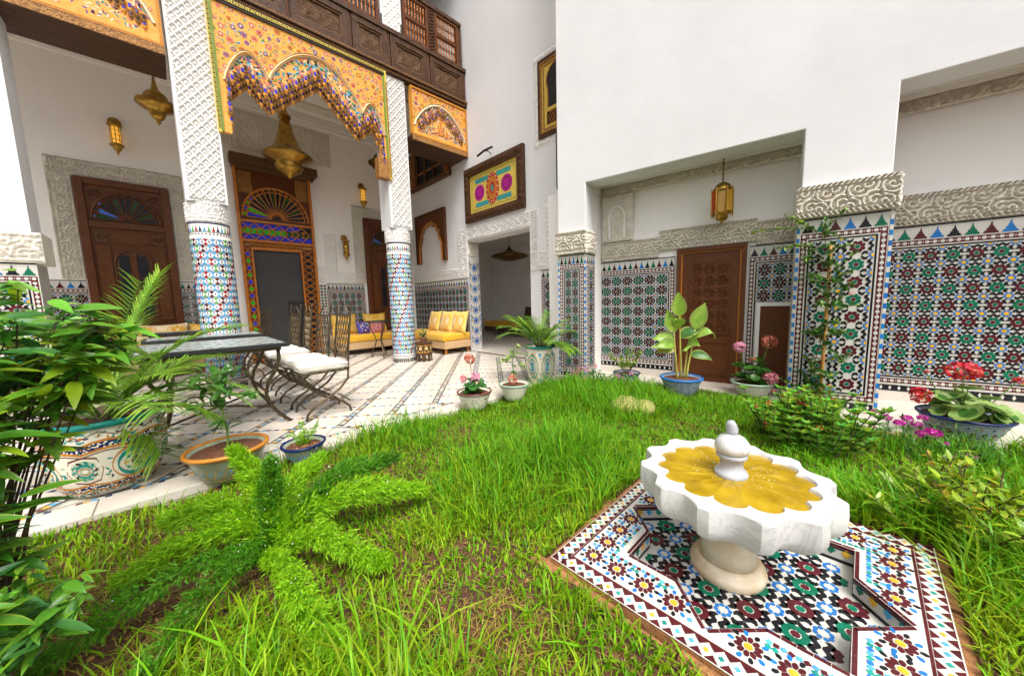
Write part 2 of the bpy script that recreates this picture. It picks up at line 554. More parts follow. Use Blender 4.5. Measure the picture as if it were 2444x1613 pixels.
def arrmesh(name, co, faces, mats, parent=None, smooth=False, kind=None, mi=None):
    """faces: (n,k) array"""
    me = bpy.data.meshes.new(name)
    n, k = faces.shape
    me.vertices.add(len(co))
    me.vertices.foreach_set('co', np.asarray(co, dtype=np.float32).ravel())
    me.loops.add(n * k)
    me.loops.foreach_set('vertex_index', faces.astype(np.int32).ravel())
    me.polygons.add(n)
    me.polygons.foreach_set('loop_start', np.arange(0, n * k, k, dtype=np.int32))
    me.polygons.foreach_set('loop_total', np.full(n, k, dtype=np.int32))
    mats = [mats] if isinstance(mats, str) else mats
    for x in mats:
        me.materials.append(MATS[x])
    if mi is not None:
        me.polygons.foreach_set('material_index', np.asarray(mi, dtype=np.int32))
    if smooth:
        me.polygons.foreach_set('use_smooth', np.ones(n, dtype=bool))
    me.update()
    me.validate()
    o = bpy.data.objects.new(name, me)
    COL.objects.link(o)
    if parent is not None:
        o.parent = parent
    if kind:
        o['kind'] = kind
    return o


# wing frame: local x runs along the right-hand wall towards the viewer, local y goes into the recess
WA, WR = (4.0, 2.65), R_(-80.5)
def WP(u, w, z=0.0):
    c, s = math.cos(WR), math.sin(WR)
    return (WA[0] + u * c - w * s, WA[1] + u * s + w * c, z)

# ------------------------------------------------------------------ carved plaster relief
def sstep(a, b, x):
    t = np.clip((x - a) / (b - a), 0, 1)
    return t * t * (3 - 2 * t)

def h_arab(S, T, H, edge=True):
    """curling vegetal scroll height field; S along, T across 0..H"""
    P = H * 0.72
    best = np.zeros_like(S)
    near = np.full_like(S, 9.0)
    for k, (ox, oy, sg) in enumerate(((0.0, 0.30, 1), (0.5, 0.70, -1), (0.25, 0.78, -1), (0.75, 0.22, 1))):
        sx = (S / P + ox) % 1.0 - 0.5
        dx, dy = sx * P, T - oy * H
        r = np.hypot(dx, dy)
        th = np.arctan2(dy, dx)
        sp = np.sin(2 * pi * r / (H * 0.135) + sg * th * 1.0 + k)
        wgt = r
        take = wgt < near
        near = np.where(take, wgt, near)
        best = np.where(take, sp, best)
    lv = np.sin(S * 2 * pi / (H * 0.17) + 3 * np.sin(T * 2 * pi / (H * 0.36))) * np.sin(T * 2 * pi / (H * 0.19))
    h = sstep(-0.05, 0.15, best * 0.8 + 0.5 * lv)
    if edge:
        b = np.minimum(T, H - T) / H
        bead = 0.55 + 0.45 * np.sign(np.sin(S * 2 * pi / (H * 0.13) + np.where(T < H / 2, T, -T) * 2 * pi / (H * 0.13)))
        h = np.where(b < 0.14, np.where(b < 0.03, 1.0, np.where(b < 0.115, bead, 1.0)), h)
        h = np.where((b >= 0.135) & (b < 0.17), 0.0, h)
    return h

def h_lattice(S, T, p=0.12):
    a = np.abs(((S + T * 0.8) / p) % 1 - 0.5) * 2
    b = np.abs(((S - T * 0.8) / p) % 1 - 0.5) * 2
    line = np.maximum(sstep(0.66, 0.80, a), sstep(0.66, 0.80, b))
    c = 1 - np.maximum(1 - a, 1 - b)
    star = sstep(0.45, 0.3, np.hypot(1 - a, 1 - b) * 0) * 0
    m = np.hypot(a, b)
    fl = 0.85 * sstep(0.50, 0.34, m)
    return np.maximum(line, fl)

def h_fine(S, T, k=0.05):
    return sstep(-0.2, 0.4, np.sin(S * 2 * pi / k + 2 * np.sin(T * 2 * pi / k * 0.7)) * np.sin(T * 2 * pi / k + 2 * np.sin(S * 2 * pi / k * 0.6)))

def relief(name, x0, z0, x1, z1, parent, mats='stucco', res=0.011, depth=0.016, fn=h_arab, y=0.0, vertical=False, **k):
    """carved band in the parent's x-z plane facing -y, ground at y, ridges stand out by depth"""
    W, H = x1 - x0, z1 - z0
    nx, nz = max(2, int(W / res)), max(2, int(H / res))
    S, T = np.meshgrid(np.linspace(0, W, nx + 1), np.linspace(0, H, nz + 1))
    if fn is h_arab:
        h = fn(T, S, W) if vertical else fn(S, T, H)
    else:
        h = fn(S, T, **k)
    Y = y - h * depth
    # close the rim back to the wall
    Y[0, :] = Y[-1, :] = y + 0.004
    Y[:, 0] = Y[:, -1] = y + 0.004
    return gridmesh(name, x0 + S, Y, z0 + T, mats, parent, smooth=True)

# ------------------------------------------------------------------ zellige
ZM = ['t_white', 't_black', 't_maroon', 't_green', 't_blue', 't_yellow', 't_teal', 't_sky', 't_red', 't_lime', 't_navy', 't_orange', 't_brown', 'grout']
ZI = {n: i for i, n in enumerate(ZM)}

def ring_pts(cx, cy, r, n, ph=0.0):
    return [(cx + r * math.cos(ph + 2 * pi * i / n), cy + r * math.sin(ph + 2 * pi * i / n)) for i in range(n)]

def petal(cx, cy, a, r0, r1, w):
    c, s = math.cos(a), math.sin(a)
    q = [(r0, -w * .25), (r0 + (r1 - r0) * .55, -w * .5), (r1 - (r1 - r0) * .12, -w * .30), (r1, 0), (r1 - (r1 - r0) * .12, w * .30), (r0 + (r1 - r0) * .55, w * .5), (r0, w * .25)]
    return [(cx + x * c - y * s, cy + x * s + y * c) for x, y in q]

def zell_star(W, H, nx, nz, alt=('t_green', 't_maroon'), flower='t_yellow', fpet='t_blue'):
    """rosettes on grid centres, small flowers at grid corners, black outlined lozenges between"""
    px, pz = W / nx, H / nz
    k = min(px, pz)
    out = []
    def put(poly, m):
        if all(-1e-4 <= x <= W + 1e-4 and -1e-4 <= z <= H + 1e-4 for x, z in poly):
            out.append((poly, m))
        else:
            q = [(min(max(x, 0), W), min(max(z, 0), H)) for x, z in poly]
            xs, zs = [p[0] for p in q], [p[1] for p in q]
            if max(xs) - min(xs) > 0.25 * k * 0.12 and max(zs) - min(zs) > 0.25 * k * 0.12:
                r = [q[0]]
                for p in q[1:]:
                    if abs(p[0] - r[-1][0]) + abs(p[1] - r[-1][1]) > 1e-5:
                        r.append(p)
                if len(r) > 2 and abs(r[0][0] - r[-1][0]) + abs(r[0][1] - r[-1][1]) < 1e-5:
                    r.pop()
                if len(r) > 2:
                    out.append((r, m))
    for i in range(nx):
        for j in range(nz):
            cx, cz = (i + .5) * px, (j + .5) * pz
            a, b = (alt if (i + j) % 2 == 0 else alt[::-1])
            put(ring_pts(cx, cz, .105 * k, 8, pi / 8), b)
            for q in range(8):
                put(petal(cx, cz, q * pi / 4 + pi / 8, .130 * k, .35 * k, .205 * k), a)
    for i in range(nx + 1):
        for j in range(nz + 1):
            cx, cz = i * px, j * pz
            put(ring_pts(cx, cz, .112 * k, 8, pi / 8), flower)
            for q in range(8):
                put(petal(cx, cz, q * pi / 4 + pi / 8, .122 * k, .222 * k, .13 * k), fpet)
            for q in range(4):
                a = q * pi / 2
                c, s = math.cos(a), math.sin(a)
                for sg in (1, -1):
                    pts = [(.215, .135), (.28, .245), (.40, .245), (.497, .135), (.497, .008), (.455, .022), (.365, .098), (.305, .098), (.255, .045)]
                    pl = [(cx + (x * c - sg * y * s) * k, cz + (x * s + sg * y * c) * k) for x, y in pts]
                    put(pl if sg > 0 else pl[::-1], 't_black')
    return out

def lay(pieces, parent, mp, h=0.0025, single=0, key=None, name='tile', smooth=False):
    """put coloured pieces on a surface: the `single` largest-in-view as objects, the rest as one mesh"""
    if single and len(pieces) > single:
        pieces = sorted(pieces, key=key)
        one, rest = pieces[:single], pieces[single:]
    else:
        one, rest = (pieces, []) if single else ([], pieces)
    for poly, m in one:
        b = MB()
        b.piece(poly, mp, h)
        b.build(name, [m], parent)
    if rest:
        b = MB()
        for poly, m in rest:
            b.piece(poly, mp, h, ZI[m])
        b.build('zellige', ZM, parent, kind='stuff')

def flat(x0, z0, y=0.0):
    return lambda u, v, h: (x0 + u, y - h, z0 + v)

MER = [(-.5, 0), (.5, 0), (.40, .20), (.32, .20), (.26, .42), (.19, .42), (.14, .62), (.085, .62), (.05, .82), (0, 1), (-.05, .82), (-.085, .62), (-.14, .62), (-.19, .42), (-.26, .42), (-.32, .20), (-.40, .20)]
MERC = ['t_black', 't_green', 't_maroon', 't_blue']
_mer = {}
def merlons(parent, x0, x1, z0, z1, n, y=0.0, k0=0, cols=MERC):
    """row of stepped triangle tiles, each one an object"""
    w = (x1 - x0) / n
    for i in range(n):
        m = cols[(i + k0) % len(cols)]
        key = (m, round(w, 3), round(z1 - z0, 3))
        if key not in _mer:
            b = MB()
            b.piece([(x * w * .86, z * (z1 - z0)) for x, z in MER], lambda u, v, h: (u, -h, v), 0.003)
            _mer[key] = b.mesh('tile', [m])
        link(_mer[key], 'tile', parent, (x0 + (i + .5) * w, y, z0))

def chain(pc, x0, z0, x1, z1, vertical=False, bg='t_maroon', fg='t_white', step=None):
    """maroon band with a chain of white lozenges, appended to a piece list in panel coordinates"""
    if vertical:
        t = x1 - x0
        n = max(1, round((z1 - z0) / (step or t * 1.05)))
        s = (z1 - z0) / n
        for i in range(n):
            cz, cx = z0 + (i + .5) * s, (x0 + x1) / 2
            pc.append((ring_pts(cx, cz, t * .33, 8, pi / 8), fg))
            pc.append(([(cx - t * .16, cz + s * .5), (cx, cz + s * .38), (cx + t * .16, cz + s * .5), (cx, cz + s * .62)] if i < n - 1 else ring_pts(cx, cz, t * .05, 4), fg))
    else:
        t = z1 - z0
        n = max(1, round((x1 - x0) / (step or t * 1.05)))
        s = (x1 - x0) / n
        for i in range(n):
            cx, cz = x0 + (i + .5) * s, (z0 + z1) / 2
            pc.append((ring_pts(cx, cz, t * .33, 8, pi / 8), fg))
            if i < n - 1:
                pc.append(([(cx + s * .38, cz), (cx + s * .5, cz - t * .16), (cx + s * .62, cz), (cx + s * .5, cz + t * .16)], fg))

def rectp(x0, z0, x1, z1):
    return [(x0, z0), (x1, z0), (x1, z1), (x0, z1)]

# ------------------------------------------------------------------ ground, garden bed, patio
b = MB()
b.add([(-70, -70, -.2), (70, -70, -.2), (70, 70, -.2), (-70, 70, -.2)], [(0, 1, 2, 3)])
struct(b.build('ground', 'soil'))

PL = (1.04, -0.27, 2.20, 0.87)          # fountain plinth rectangle
gx, gy = np.meshgrid(np.linspace(-2.4, 4.42, 205), np.linspace(-2.6, 2.86, 170))
def soilz(x, y):
    z = -0.03 + 0.016 * np.sin(3.1 * x + 1.7 * y) + 0.012 * np.sin(7.3 * x - 5.2 * y + 1) + 0.008 * np.sin(15 * x + 11 * y) + 0.006 * np.sin(33 * x - 27 * y)
    ins = (x > PL[0] - .02) & (x < PL[2] + .02) & (y > PL[1] - .02) & (y < PL[3] + .02)
    dist = np.maximum(np.maximum(PL[0] - x, x - PL[2]), np.maximum(PL[1] - y, y - PL[3]))
    z = z + np.clip(1 - dist / .25, 0, 1) * (-.010 - z)
    return np.where(ins, -0.17, z)
struct(gridmesh('garden_bed', gx, gy, soilz(gx, gy) + rng.normal(0, .004, gx.shape), 'soil'))

# patio: marble slabs between strips of small mosaic chips, laid on the diagonal
YB0, YB1 = 2.86, 3.08
b = MB()
b.add([(-6, YB0, -.012), (4.7, YB0, -.012), (4.7, 8.6, -.012), (-6, 8.6, -.012)], [(0, 1, 2, 3)])
patio = struct(b.build('patio_floor', 'grout'))
PA = R_(49.5)
pc_, ps_ = math.cos(PA), math.sin(PA)
def pfr(a, c):      # a along the strips, c across
    return (a * pc_ + c * ps_, a * ps_ - c * pc_)
DA, DC, SW, TW = 0.302, 0.385, 0.074, 0.034
me_slab = {}
_q = MB()
_hw, _hl = (DC - SW) / 2, (DA - TW) / 2
_e = 0.004
_q.add([(-_hl, -_hw, -.01), (_hl, -_hw, -.01), (_hl, _hw, -.01), (-_hl, _hw, -.01), (-_hl, -_hw, -_e), (_hl, -_hw, -_e), (_hl, _hw, -_e), (-_hl, _hw, -_e),
        (-_hl + _e, -_hw + _e, 0), (_hl - _e, -_hw + _e, 0), (_hl - _e, _hw - _e, 0), (-_hl + _e, _hw - _e, 0)],
       [(0, 1, 5, 4), (1, 2, 6, 5), (2, 3, 7, 6), (3, 0, 4, 7), (4, 5, 9, 8), (5, 6, 10, 9), (6, 7, 11, 10), (7, 4, 8, 11), (8, 9, 10, 11)])
me_s = _q.mesh('slab', ['marble_floor'])
far_slabs, chips = MB(), MB()
ns = 0
cand = []
CH = ['t_white', 't_yellow', 't_navy', 't_white', 't_sky', 't_white', 't_brown', 't_white']
CX = ['t_navy', 't_white', 't_yellow', 't_black', 't_white', 't_sky', 't_maroon', 't_white']
for i in range(-4, 40):
    for j in range(-26, 22):
        a, c = (i + .5) * DA + 1.0, (j + .5) * DC + 0.13
        x, y = pfr(a, c)
        R0 = 0.5 * max(DA, DC)
        if -2.6 < x < 4.6 and YB1 + .07 < y < 8.45:
            cand.append((math.hypot(x, y), a, c, x, y))
        # chips of the two strips belonging to this cell
        if -2.6 < x < 4.65 and YB1 < y < 8.5 and math.hypot(x, y) < 8:
            lo = lambda p: YB1 + .05 < p[1] < 8.5 and p[0] < 4.64
            rr = random.Random(i * 97 + j)
            for s in range(10):      # strip along a, at c - DC/2
                a0 = a - DA / 2 + s * DA / 10
                for off, wd, mset in ((-.029, .008, None), (.029, .008, None), (0.0, .036, 1)):
                    cc = c - DC / 2 + off
                    q = [pfr(a0 + .0015, cc - wd / 2), pfr(a0 + .0015, cc + wd / 2), pfr(a0 + DA / 10 - .0015, cc + wd / 2), pfr(a0 + DA / 10 - .0015, cc - wd / 2)]
                    if all(lo(p) for p in q):
                        m = 't_black' if mset is None else CH[(s * 3 + i * 5 + j) % 8]
                        chips.add([(p[0], p[1], -.001) for p in q], [(0, 1, 2, 3)], ZI[m])
            for s in range(9):       # cross strip
                c0 = c - DC / 2 + SW / 2 + s * (DC - SW) / 9
                c1 = c0 + (DC - SW) / 9 - .002
                aa = a - DA / 2
                q = [pfr(aa - .0145, c0), pfr(aa - .0145, c1), pfr(aa + .0145, c1), pfr(aa + .0145, c0)]
                if all(lo(p) for p in q):
                    chips.add([(p[0], p[1], -.001) for p in q], [(0, 1, 2, 3)], ZI[CX[(s + i + 2 * j) % 8]])
cand.sort()
for k, (d, a, c, x, y) in enumerate(cand):
    if k < 300:
        link(me_s, 'slab', patio, (x, y, random.uniform(-.0008, .0012)), (0, 0, PA))
    else:
        q = [pfr(a - _hl, c - _hw), pfr(a - _hl, c + _hw), pfr(a + _hl, c + _hw), pfr(a + _hl, c - _hw)]
        far_slabs.add([(p[0], p[1], 0) for p in q][::-1], [(0, 1, 2, 3)])
far_slabs.build('distant_slabs', 'marble_floor', patio, kind='stuff')
# mosaic line along the border
for s in range(260):
    x0 = -2.6 + s * .028
    if x0 > 4.6:
        break
    for yy, wd, mset in ((YB1 + .005, .010, None), (YB1 + .052, .010, None), (YB1 + .028, .026, 1)):
        chips.add([(x0, yy - wd / 2, -.0005), (x0 + .026, yy - wd / 2, -.0005), (x0 + .026, yy + wd / 2, -.0005), (x0, yy + wd / 2, -.0005)], [(0, 1, 2, 3)], ZI['t_black' if mset is None else CH[(s * 3) % 8]])
chips.build('mosaic_chips', ZM, patio, kind='stuff')
# marble kerb between patio and bed
b = MB(); b.box(-6, YB0 + .004, -.15, 4.3, YB1 - .004, -.006)
kerb = struct(b.build('kerb', 'grout'))
xk = -3.0
while xk < 4.2:
    w = random.uniform(.42, .62)
    b = MB(); b.box(xk + .003, YB0, -.05, min(xk + w, 4.25) - .003, YB1 - .002, random.uniform(.004, .007))
    b.build('kerb_stone', 'marble_floor', kerb, bev=.004)
    xk += w
# marble apron in front of the right-hand wing
b = MB()
b.slab([(4.02, 2.84), (4.02, 2.2), (4.32, 1.6), (4.36, .12), (3.93, .06), (3.93, -3.2), (5.6, -3.2), (4.95, 2.84)], -.05, .006, ax='xy')
apron = struct(b.build('marble_apron', 'marble_floor'))
b = MB(); b.box(3.86, -3.2, -.12, 3.926, .05, -.008)
b.build('brick_edge', 'brick', apron)

# ------------------------------------------------------------------ tiled dado with merlon frieze
def dado(parent, x0, x1, z0, z1, y, cell, nm, sides=(1, 1), single=0, key=None, base=True, k0=0, fr=.045, alt=('t_green', 't_maroon'), hole=None, backing=True):
    if backing:
        b = MB()
        b.box(x0, y, z0, x1, y + .012, z1)
        b.build('tile_backing', 't_white', parent)
    low, top = [], []
    mh = .105
    low.append((rectp(x0 + .001, z1 - .014, x1 - .001, z1 - .001), 't_black'))
    zt = z1 - .02 - mh
    merlons(parent, x0 + .006, x1 - .006, zt, z1 - .022, nm, y, k0)
    zb = z0 + (.085 if base else .004)
    xa, xb = x0 + (.008 if sides[0] else 0), x1 - (.008 if sides[1] else 0)
    # frame
    g = .012
    low.append((rectp(xa, zt - g - fr, xb, zt - g), 't_maroon'))
    low.append((rectp(xa, zb, xb, zb + fr), 't_maroon'))
    chain(top, xa, zt - g - fr, xb, zt - g)
    chain(top, xa, zb, xb, zb + fr)
    ia, ib = xa, xb
    if sides[0]:
        low.append((rectp(xa, zb + fr, xa + fr, zt - g - fr), 't_maroon'))
        chain(top, xa, zb + fr, xa + fr, zt - g - fr, True)
        ia = xa + fr + g
    if sides[1]:
        low.append((rectp(xb - fr, zb + fr, xb, zt - g - fr), 't_maroon'))
        chain(top, xb - fr, zb + fr, xb, zt - g - fr, True)
        ib = xb - fr - g
    ja, jb = zb + fr + g, zt - g - fr - g
    e = .014
    low += [(rectp(ia, ja, ib, ja + e), 't_black'), (rectp(ia, jb - e, ib, jb), 't_black')]
    if sides[0]:
        low.append((rectp(ia, ja + e, ia + e, jb - e), 't_black')); ia += e + .004
    if sides[1]:
        low.append((rectp(ib - e, ja + e, ib, jb - e), 't_black')); ib -= e + .004
    ja += e + .004; jb -= e + .004
    if base:
        low.append((rectp(xa, z0 + .004, xb, z0 + .065), 't_black'))
        n = int((xb - xa) / .06)
        for i in range(n):
            cx = xa + (i + .5) * (xb - xa) / n
            top.append(([(cx - .011, z0 + .035), (cx, z0 + .012), (cx + .011, z0 + .035), (cx, z0 + .058)], 't_white'))
    cx_, cz_ = cell if isinstance(cell, tuple) else (cell, cell)
    nx, nz = max(1, round((ib - ia) / cx_)), max(1, round((jb - ja) / cz_))
    st = [([(x + ia, z + ja) for x, z in p], m) for p, m in zell_star(ib - ia, jb - ja, nx, nz, alt)]
    if hole:
        def keep(p):
            cx, cz = sum(q[0] for q in p) / len(p), sum(q[1] for q in p) / len(p)
            return not (hole[0] < cx < hole[2] and hole[1] < cz < hole[3])
        st = [s for s in st if keep(s[0])]
        top = [s for s in top if keep(s[0])]
    mp = flat(0, 0, y)
    bb = MB()
    for p, m in low:
        bb.piece(p, mp, .0012, ZI[m])
    for p, m in top:
        bb.piece(p, mp, .0026, ZI[m])
    bb.build('border_tiles', ZM, parent, kind='stuff')
    lay(st, parent, mp, .003, single, key)

def checks(parent, x, z0, z1, w=.022, y=0.0, h=.045):
    """blue and white corner checks"""
    b = MB()
    n = int((z1 - z0) / h)
    for i in range(n):
        b.box(x - w / 2, y - .004, z0 + i * h, x + w / 2, y + .01, z0 + (i + 1) * h - .001, ZI['t_blue'] if i % 2 else ZI['t_white'])
    b.build('corner_checks', ZM, parent, kind='stuff')

# ------------------------------------------------------------------ right-hand wing
wing = thing('wing_wall', 'plain white upper wall over the tiled pilasters and recess', 'wall', WP(0, 0), WR)
b = MB(); b.slab([(-.42, 2.021), (-.003, 2.021), (-.003, 2.62), (2.205, 2.62), (2.205, 2.091), (2.80, 2.091), (2.80, 2.82), (6.2, 2.82), (6.2, 2.021), (7, 2.021), (7, 8.6), (-.42, 8.6)], 0, .30); b.build('upper_wall', 'plaster', wing, bev=.010)
b = MB(); b.box(-.41, .3005, 2.75, 2.82, 1.3, 8.6); b.box(2.8205, .3005, 2.95, 7, 1.3, 8.6); b.build('wall_mass', 'plaster', wing)

def pilaster(u0, u1, label, z1, cap, cell, nm, single, dep=.30, jcell=.15, nj=4):
    t = thing('tiled_pilaster', label, 'pilaster', WP(u0, 0), WR, 'tiled pilasters of the wing')
    w = u1 - u0
    b = MB(); b.box(.008, .008, 0, w - .008, dep, z1); b.build('core', 't_white', t)
    dado(t, .022, w - .022, 0.0, z1, -.004, cell, nm, single=single, key=lambda s: 0)
    checks(t, .011, 0, z1 - .01, y=-.004); checks(t, w - .011, 0, z1 - .01, y=-.004)
    # return face towards the recess
    s = bpy.data.objects.new('side_face', None)
    COL.objects.link(s); s.parent = t; s.location = (w + .004, 0, 0); s.rotation_euler[2] = pi / 2
    dado(s, .012, dep, 0.0, z1, 0, jcell, nj)
    s2 = bpy.data.objects.new('far_side_face', None)
    COL.objects.link(s2); s2.parent = t; s2.location = (-.004, dep, 0); s2.rotation_euler[2] = -pi / 2
    b = MB(); b.box(.0, 0, 0, dep, .01, z1); b.build('tile_backing', 't_white', s2)
    # carved capital
    b = MB(); b.box(-.022, -.020, z1 + .004, w + .022, dep, cap); b.build('capital', 'stucco', t)
    relief('carved_band', -.022, z1 + .006, w + .022, cap - .002, t, y=-.0215, res=.006 if single else .008, depth=.034)
    relief('carved_band', .0, z1 + .006, dep + .0, cap - .002, s, y=-.0190, depth=.018)
    return t

pilaster(-.42, 0.0, 'tiled pilaster behind the palm pot with green and maroon rosettes', 1.71, 2.02, (.12, .125), 6, 0)
pilaster(2.19, 2.83, 'wide tiled pilaster with yellow flowers behind the climbing plant', 1.79, 2.09, (.20, .150), 6, 300)

rec = thing('recess_wall', 'tiled back wall of the recess with carved frieze and white plaster above', 'wall', WP(0, .55), WR)
b = MB(); b.box(-.9, .02, 0, 2.82, .4, 2.75); b.box(2.8205, .02, 0, 7, .4, 2.949); b.build('wall_face', 'plaster_warm', rec)
b = MB(); b.box(-.42, -.25, 0, -.004, .02, 2.7495); b.build('wall_return', 'plaster_warm', rec)
b = MB(); b.box(-.0, -.249, 2.735, 2.81, .0195, 2.7495); b.box(2.83, -.249, 2.935, 7, .0195, 2.9495); b.build('ceiling', 'plaster_warm', rec)
_cw = [WP(0, 0)]
def keyw(s):
    p = s[0][0]
    return -p[0]
dado(rec, 0.0, 1.005, .10, 1.62, 0.0, .152, 13, sides=(0, 1), single=0)
dado(rec, 1.80, 2.86, .10, 1.66, 0.0, .14, 12, sides=(1, 0), single=0, hole=(1.90, .09, 2.4, .98))
dado(rec, 2.86, 4.6, .10, 1.70, 0.0, (.138, .146), 17, sides=(0, 0), single=300, key=lambda s: abs(s[0][0][0] - 3.2) + .3 * abs(s[0][0][1] - 1.0))
dado(rec, 4.6, 6.9, .10, 1.70, 0.0, .18, 22, sides=(0, 0), single=0)
b = MB(); b.box(0, 0, 0.006, 1.0, .02, .099); b.box(2.25, 0, 0.006, 6.9, .02, .099); b.build('marble_skirting', 'marble_floor', rec)
relief('carved_frieze', 0.0, 1.625, .80, 1.89, rec, y=.008, depth=.034, res=.0075)
relief('carved_frieze', .80, 1.705, 1.86, 1.97, rec, y=.008, depth=.034, res=.0075)
relief('carved_frieze', 1.86, 1.665, 2.84, 1.93, rec, y=.008, depth=.034, res=.0075)
relief('carved_frieze', 2.84, 1.705, 5.2, 1.99, rec, y=.008, depth=.034, res=.007)
b = MB()
b.box(0, -.05, 2.66, 2.81, .018, 2.734); b.box(0, -.075, 2.70, 2.81, -.051, 2.734); b.box(2.83, -.05, 2.84, 7, .018, 2.934); b.box(2.83, -.075, 2.88, 7, -.051, 2.934); b.build('cornice', 'plaster_warm', rec)
relief('carved_cornice', 0, 2.55, 2.81, 2.655, rec, y=-.004, depth=.018, res=.011)
relief('carved_cornice', 2.83, 2.72, 6.0, 2.835, rec, y=-.004, depth=.018, res=.011)
# arched stucco niche panel
b = MB()
b.box(.03, -.03, 1.895, .46, .018, 2.53); b.build('niche_panel', 'stucco', rec)
relief('niche_carving', .03, 1.895, .46, 2.53, rec, y=-.034, depth=.016, fn=h_fine, k=.055)
b = MB()
arc = [(.14, 1.93)] + [(.14, 2.12)] + [(.245 + .115 * math.cos(a), 2.2 + .17 * math.sin(a)) for a in np.linspace(pi, 0, 13)] + [(.35, 2.12), (.35, 1.93)]
b.tube([(x, -.055, z) for x, z in arc], .016, 6)
for x, z in arc[2:-2]:
    b.lathe([(0, -.016), (.016, 0), (0, .016)], 6, c=(x * 1.0, -.06, z))
b.build('niche_arch', 'stucco_pale', rec)
# ceiling rosette
b = MB()
b.lathe([(.34, 0), (.34, -.015), (.30, -.03), (.27, -.02), (.22, -.035), (.16, -.02), (.12, -.04), (.04, -.045), (0, -.05)], 24, lobes=12, amp=.04, sx=1.0, sy=.34)
tag(b.build('ceiling_rosette', 'stucco', loc=WP(1.53, .42, 2.734), rz=WR), 'oval plaster rosette on the recess ceiling above the lantern', 'rosette')

# panelled door
def door_leaf(t, w, h, carved=True):
    b = MB(); b.box(.05, .012, 0.0, w - .05, .05, h - .05); b.build('leaf', 'wood_door', t)
    fr = MB(); fr.box(0, -.03, 0, .05, .06, h); fr.box(w - .05, -.03, 0, w, .06, h); fr.box(.05, -.03, h - .05, w - .05, .06, h); fr.build('frame', 'wood_red', t, bev=.006)
    st = MB(); st.box(.05, -.004, 0, .066, .012, h - .05); st.box(w - .066, -.004, 0, w - .05, .012, h - .05); st.box(.066, -.004, h - .066, w - .066, .012, h - .05); st.build('bead', 'wood_honey', t)

dr = thing('carved_door', 'carved brown wooden door behind the broad leaved potted plant', 'door', WP(1.03, .535), WR)
door_leaf(dr, .75, 1.70)
def rail(b, x0, z0, x1, z1, d=.012):
    for q in ((x0, z0, x1, z0 + d), (x0, z1 - d, x1, z1), (x0, z0 + d, x0 + d, z1 - d), (x1 - d, z0 + d, x1, z1 - d)):
        b.box(q[0], -.006, q[1], q[2], .0118, q[3])
for (x0, z0, x1, z1) in ((.15, .62, .60, 1.52), (.15, .10, .60, .52)):
    b = MB(); rail(b, x0, z0, x1, z1, .016); b.build('panel_moulding', 'wood_red', dr)
b = MB(); b.box(.166, .002, .636, .584, .0115, 1.504); b.box(.166, .002, .116, .584, .0115, .504)
b.build('panel', 'wood_door', dr)
b = MB()
for i in range(3):
    for j in range(6):
        cx, cz = .166 + .418 * (i + .5) / 3, .636 + .868 * (j + .5) / 6
        for q in range(4):
            a = q * pi / 4
            dx, dz = .072 * math.cos(a), .072 * math.sin(a)
            b.tube([(cx - dx, -.003, cz - dz), (cx + dx, -.003, cz + dz)], .006, 4)
        pts = ring_pts(cx, cz, .05, 8, pi / 8)
        b.tube([(x, -.005, z) for x, z in pts + pts[:1]], .006, 4)
        pts = ring_pts(cx, cz, .024, 8)
        b.tube([(x, -.002, z) for x, z in pts + pts[:1]], .004, 4)
b.build('carving', 'wood_red', dr)
b = MB(); b.box(.085, -.012, .66, .115, .011, .82); b.tube([(.1, -.012, .78), (.1, -.05, .78), (.17, -.055, .78)], .009, 6); b.build('handle', 'iron', dr)

sd = thing('small_door', 'low brown panelled door beside the wide tiled pilaster', 'door', WP(1.93, .545), WR)
b = MB(); b.box(-.04, -.012, .1, .0, .03, .96); b.box(-.04, -.012, .9605, .40, .03, 1.0); b.build('stone_surround', 'stucco_pale', sd)
b = MB(); b.box(.0, 0, .012, .38, .03, .96); b.build('leaf', 'wood_door', sd)
b = MB(); rail(b, .03, .10, .36, .90, .014); rail(b, .12, .40, .30, .80, .012); rail(b, .12, .16, .30, .34, .012); b.build('panel_moulding', 'wood_red', sd)

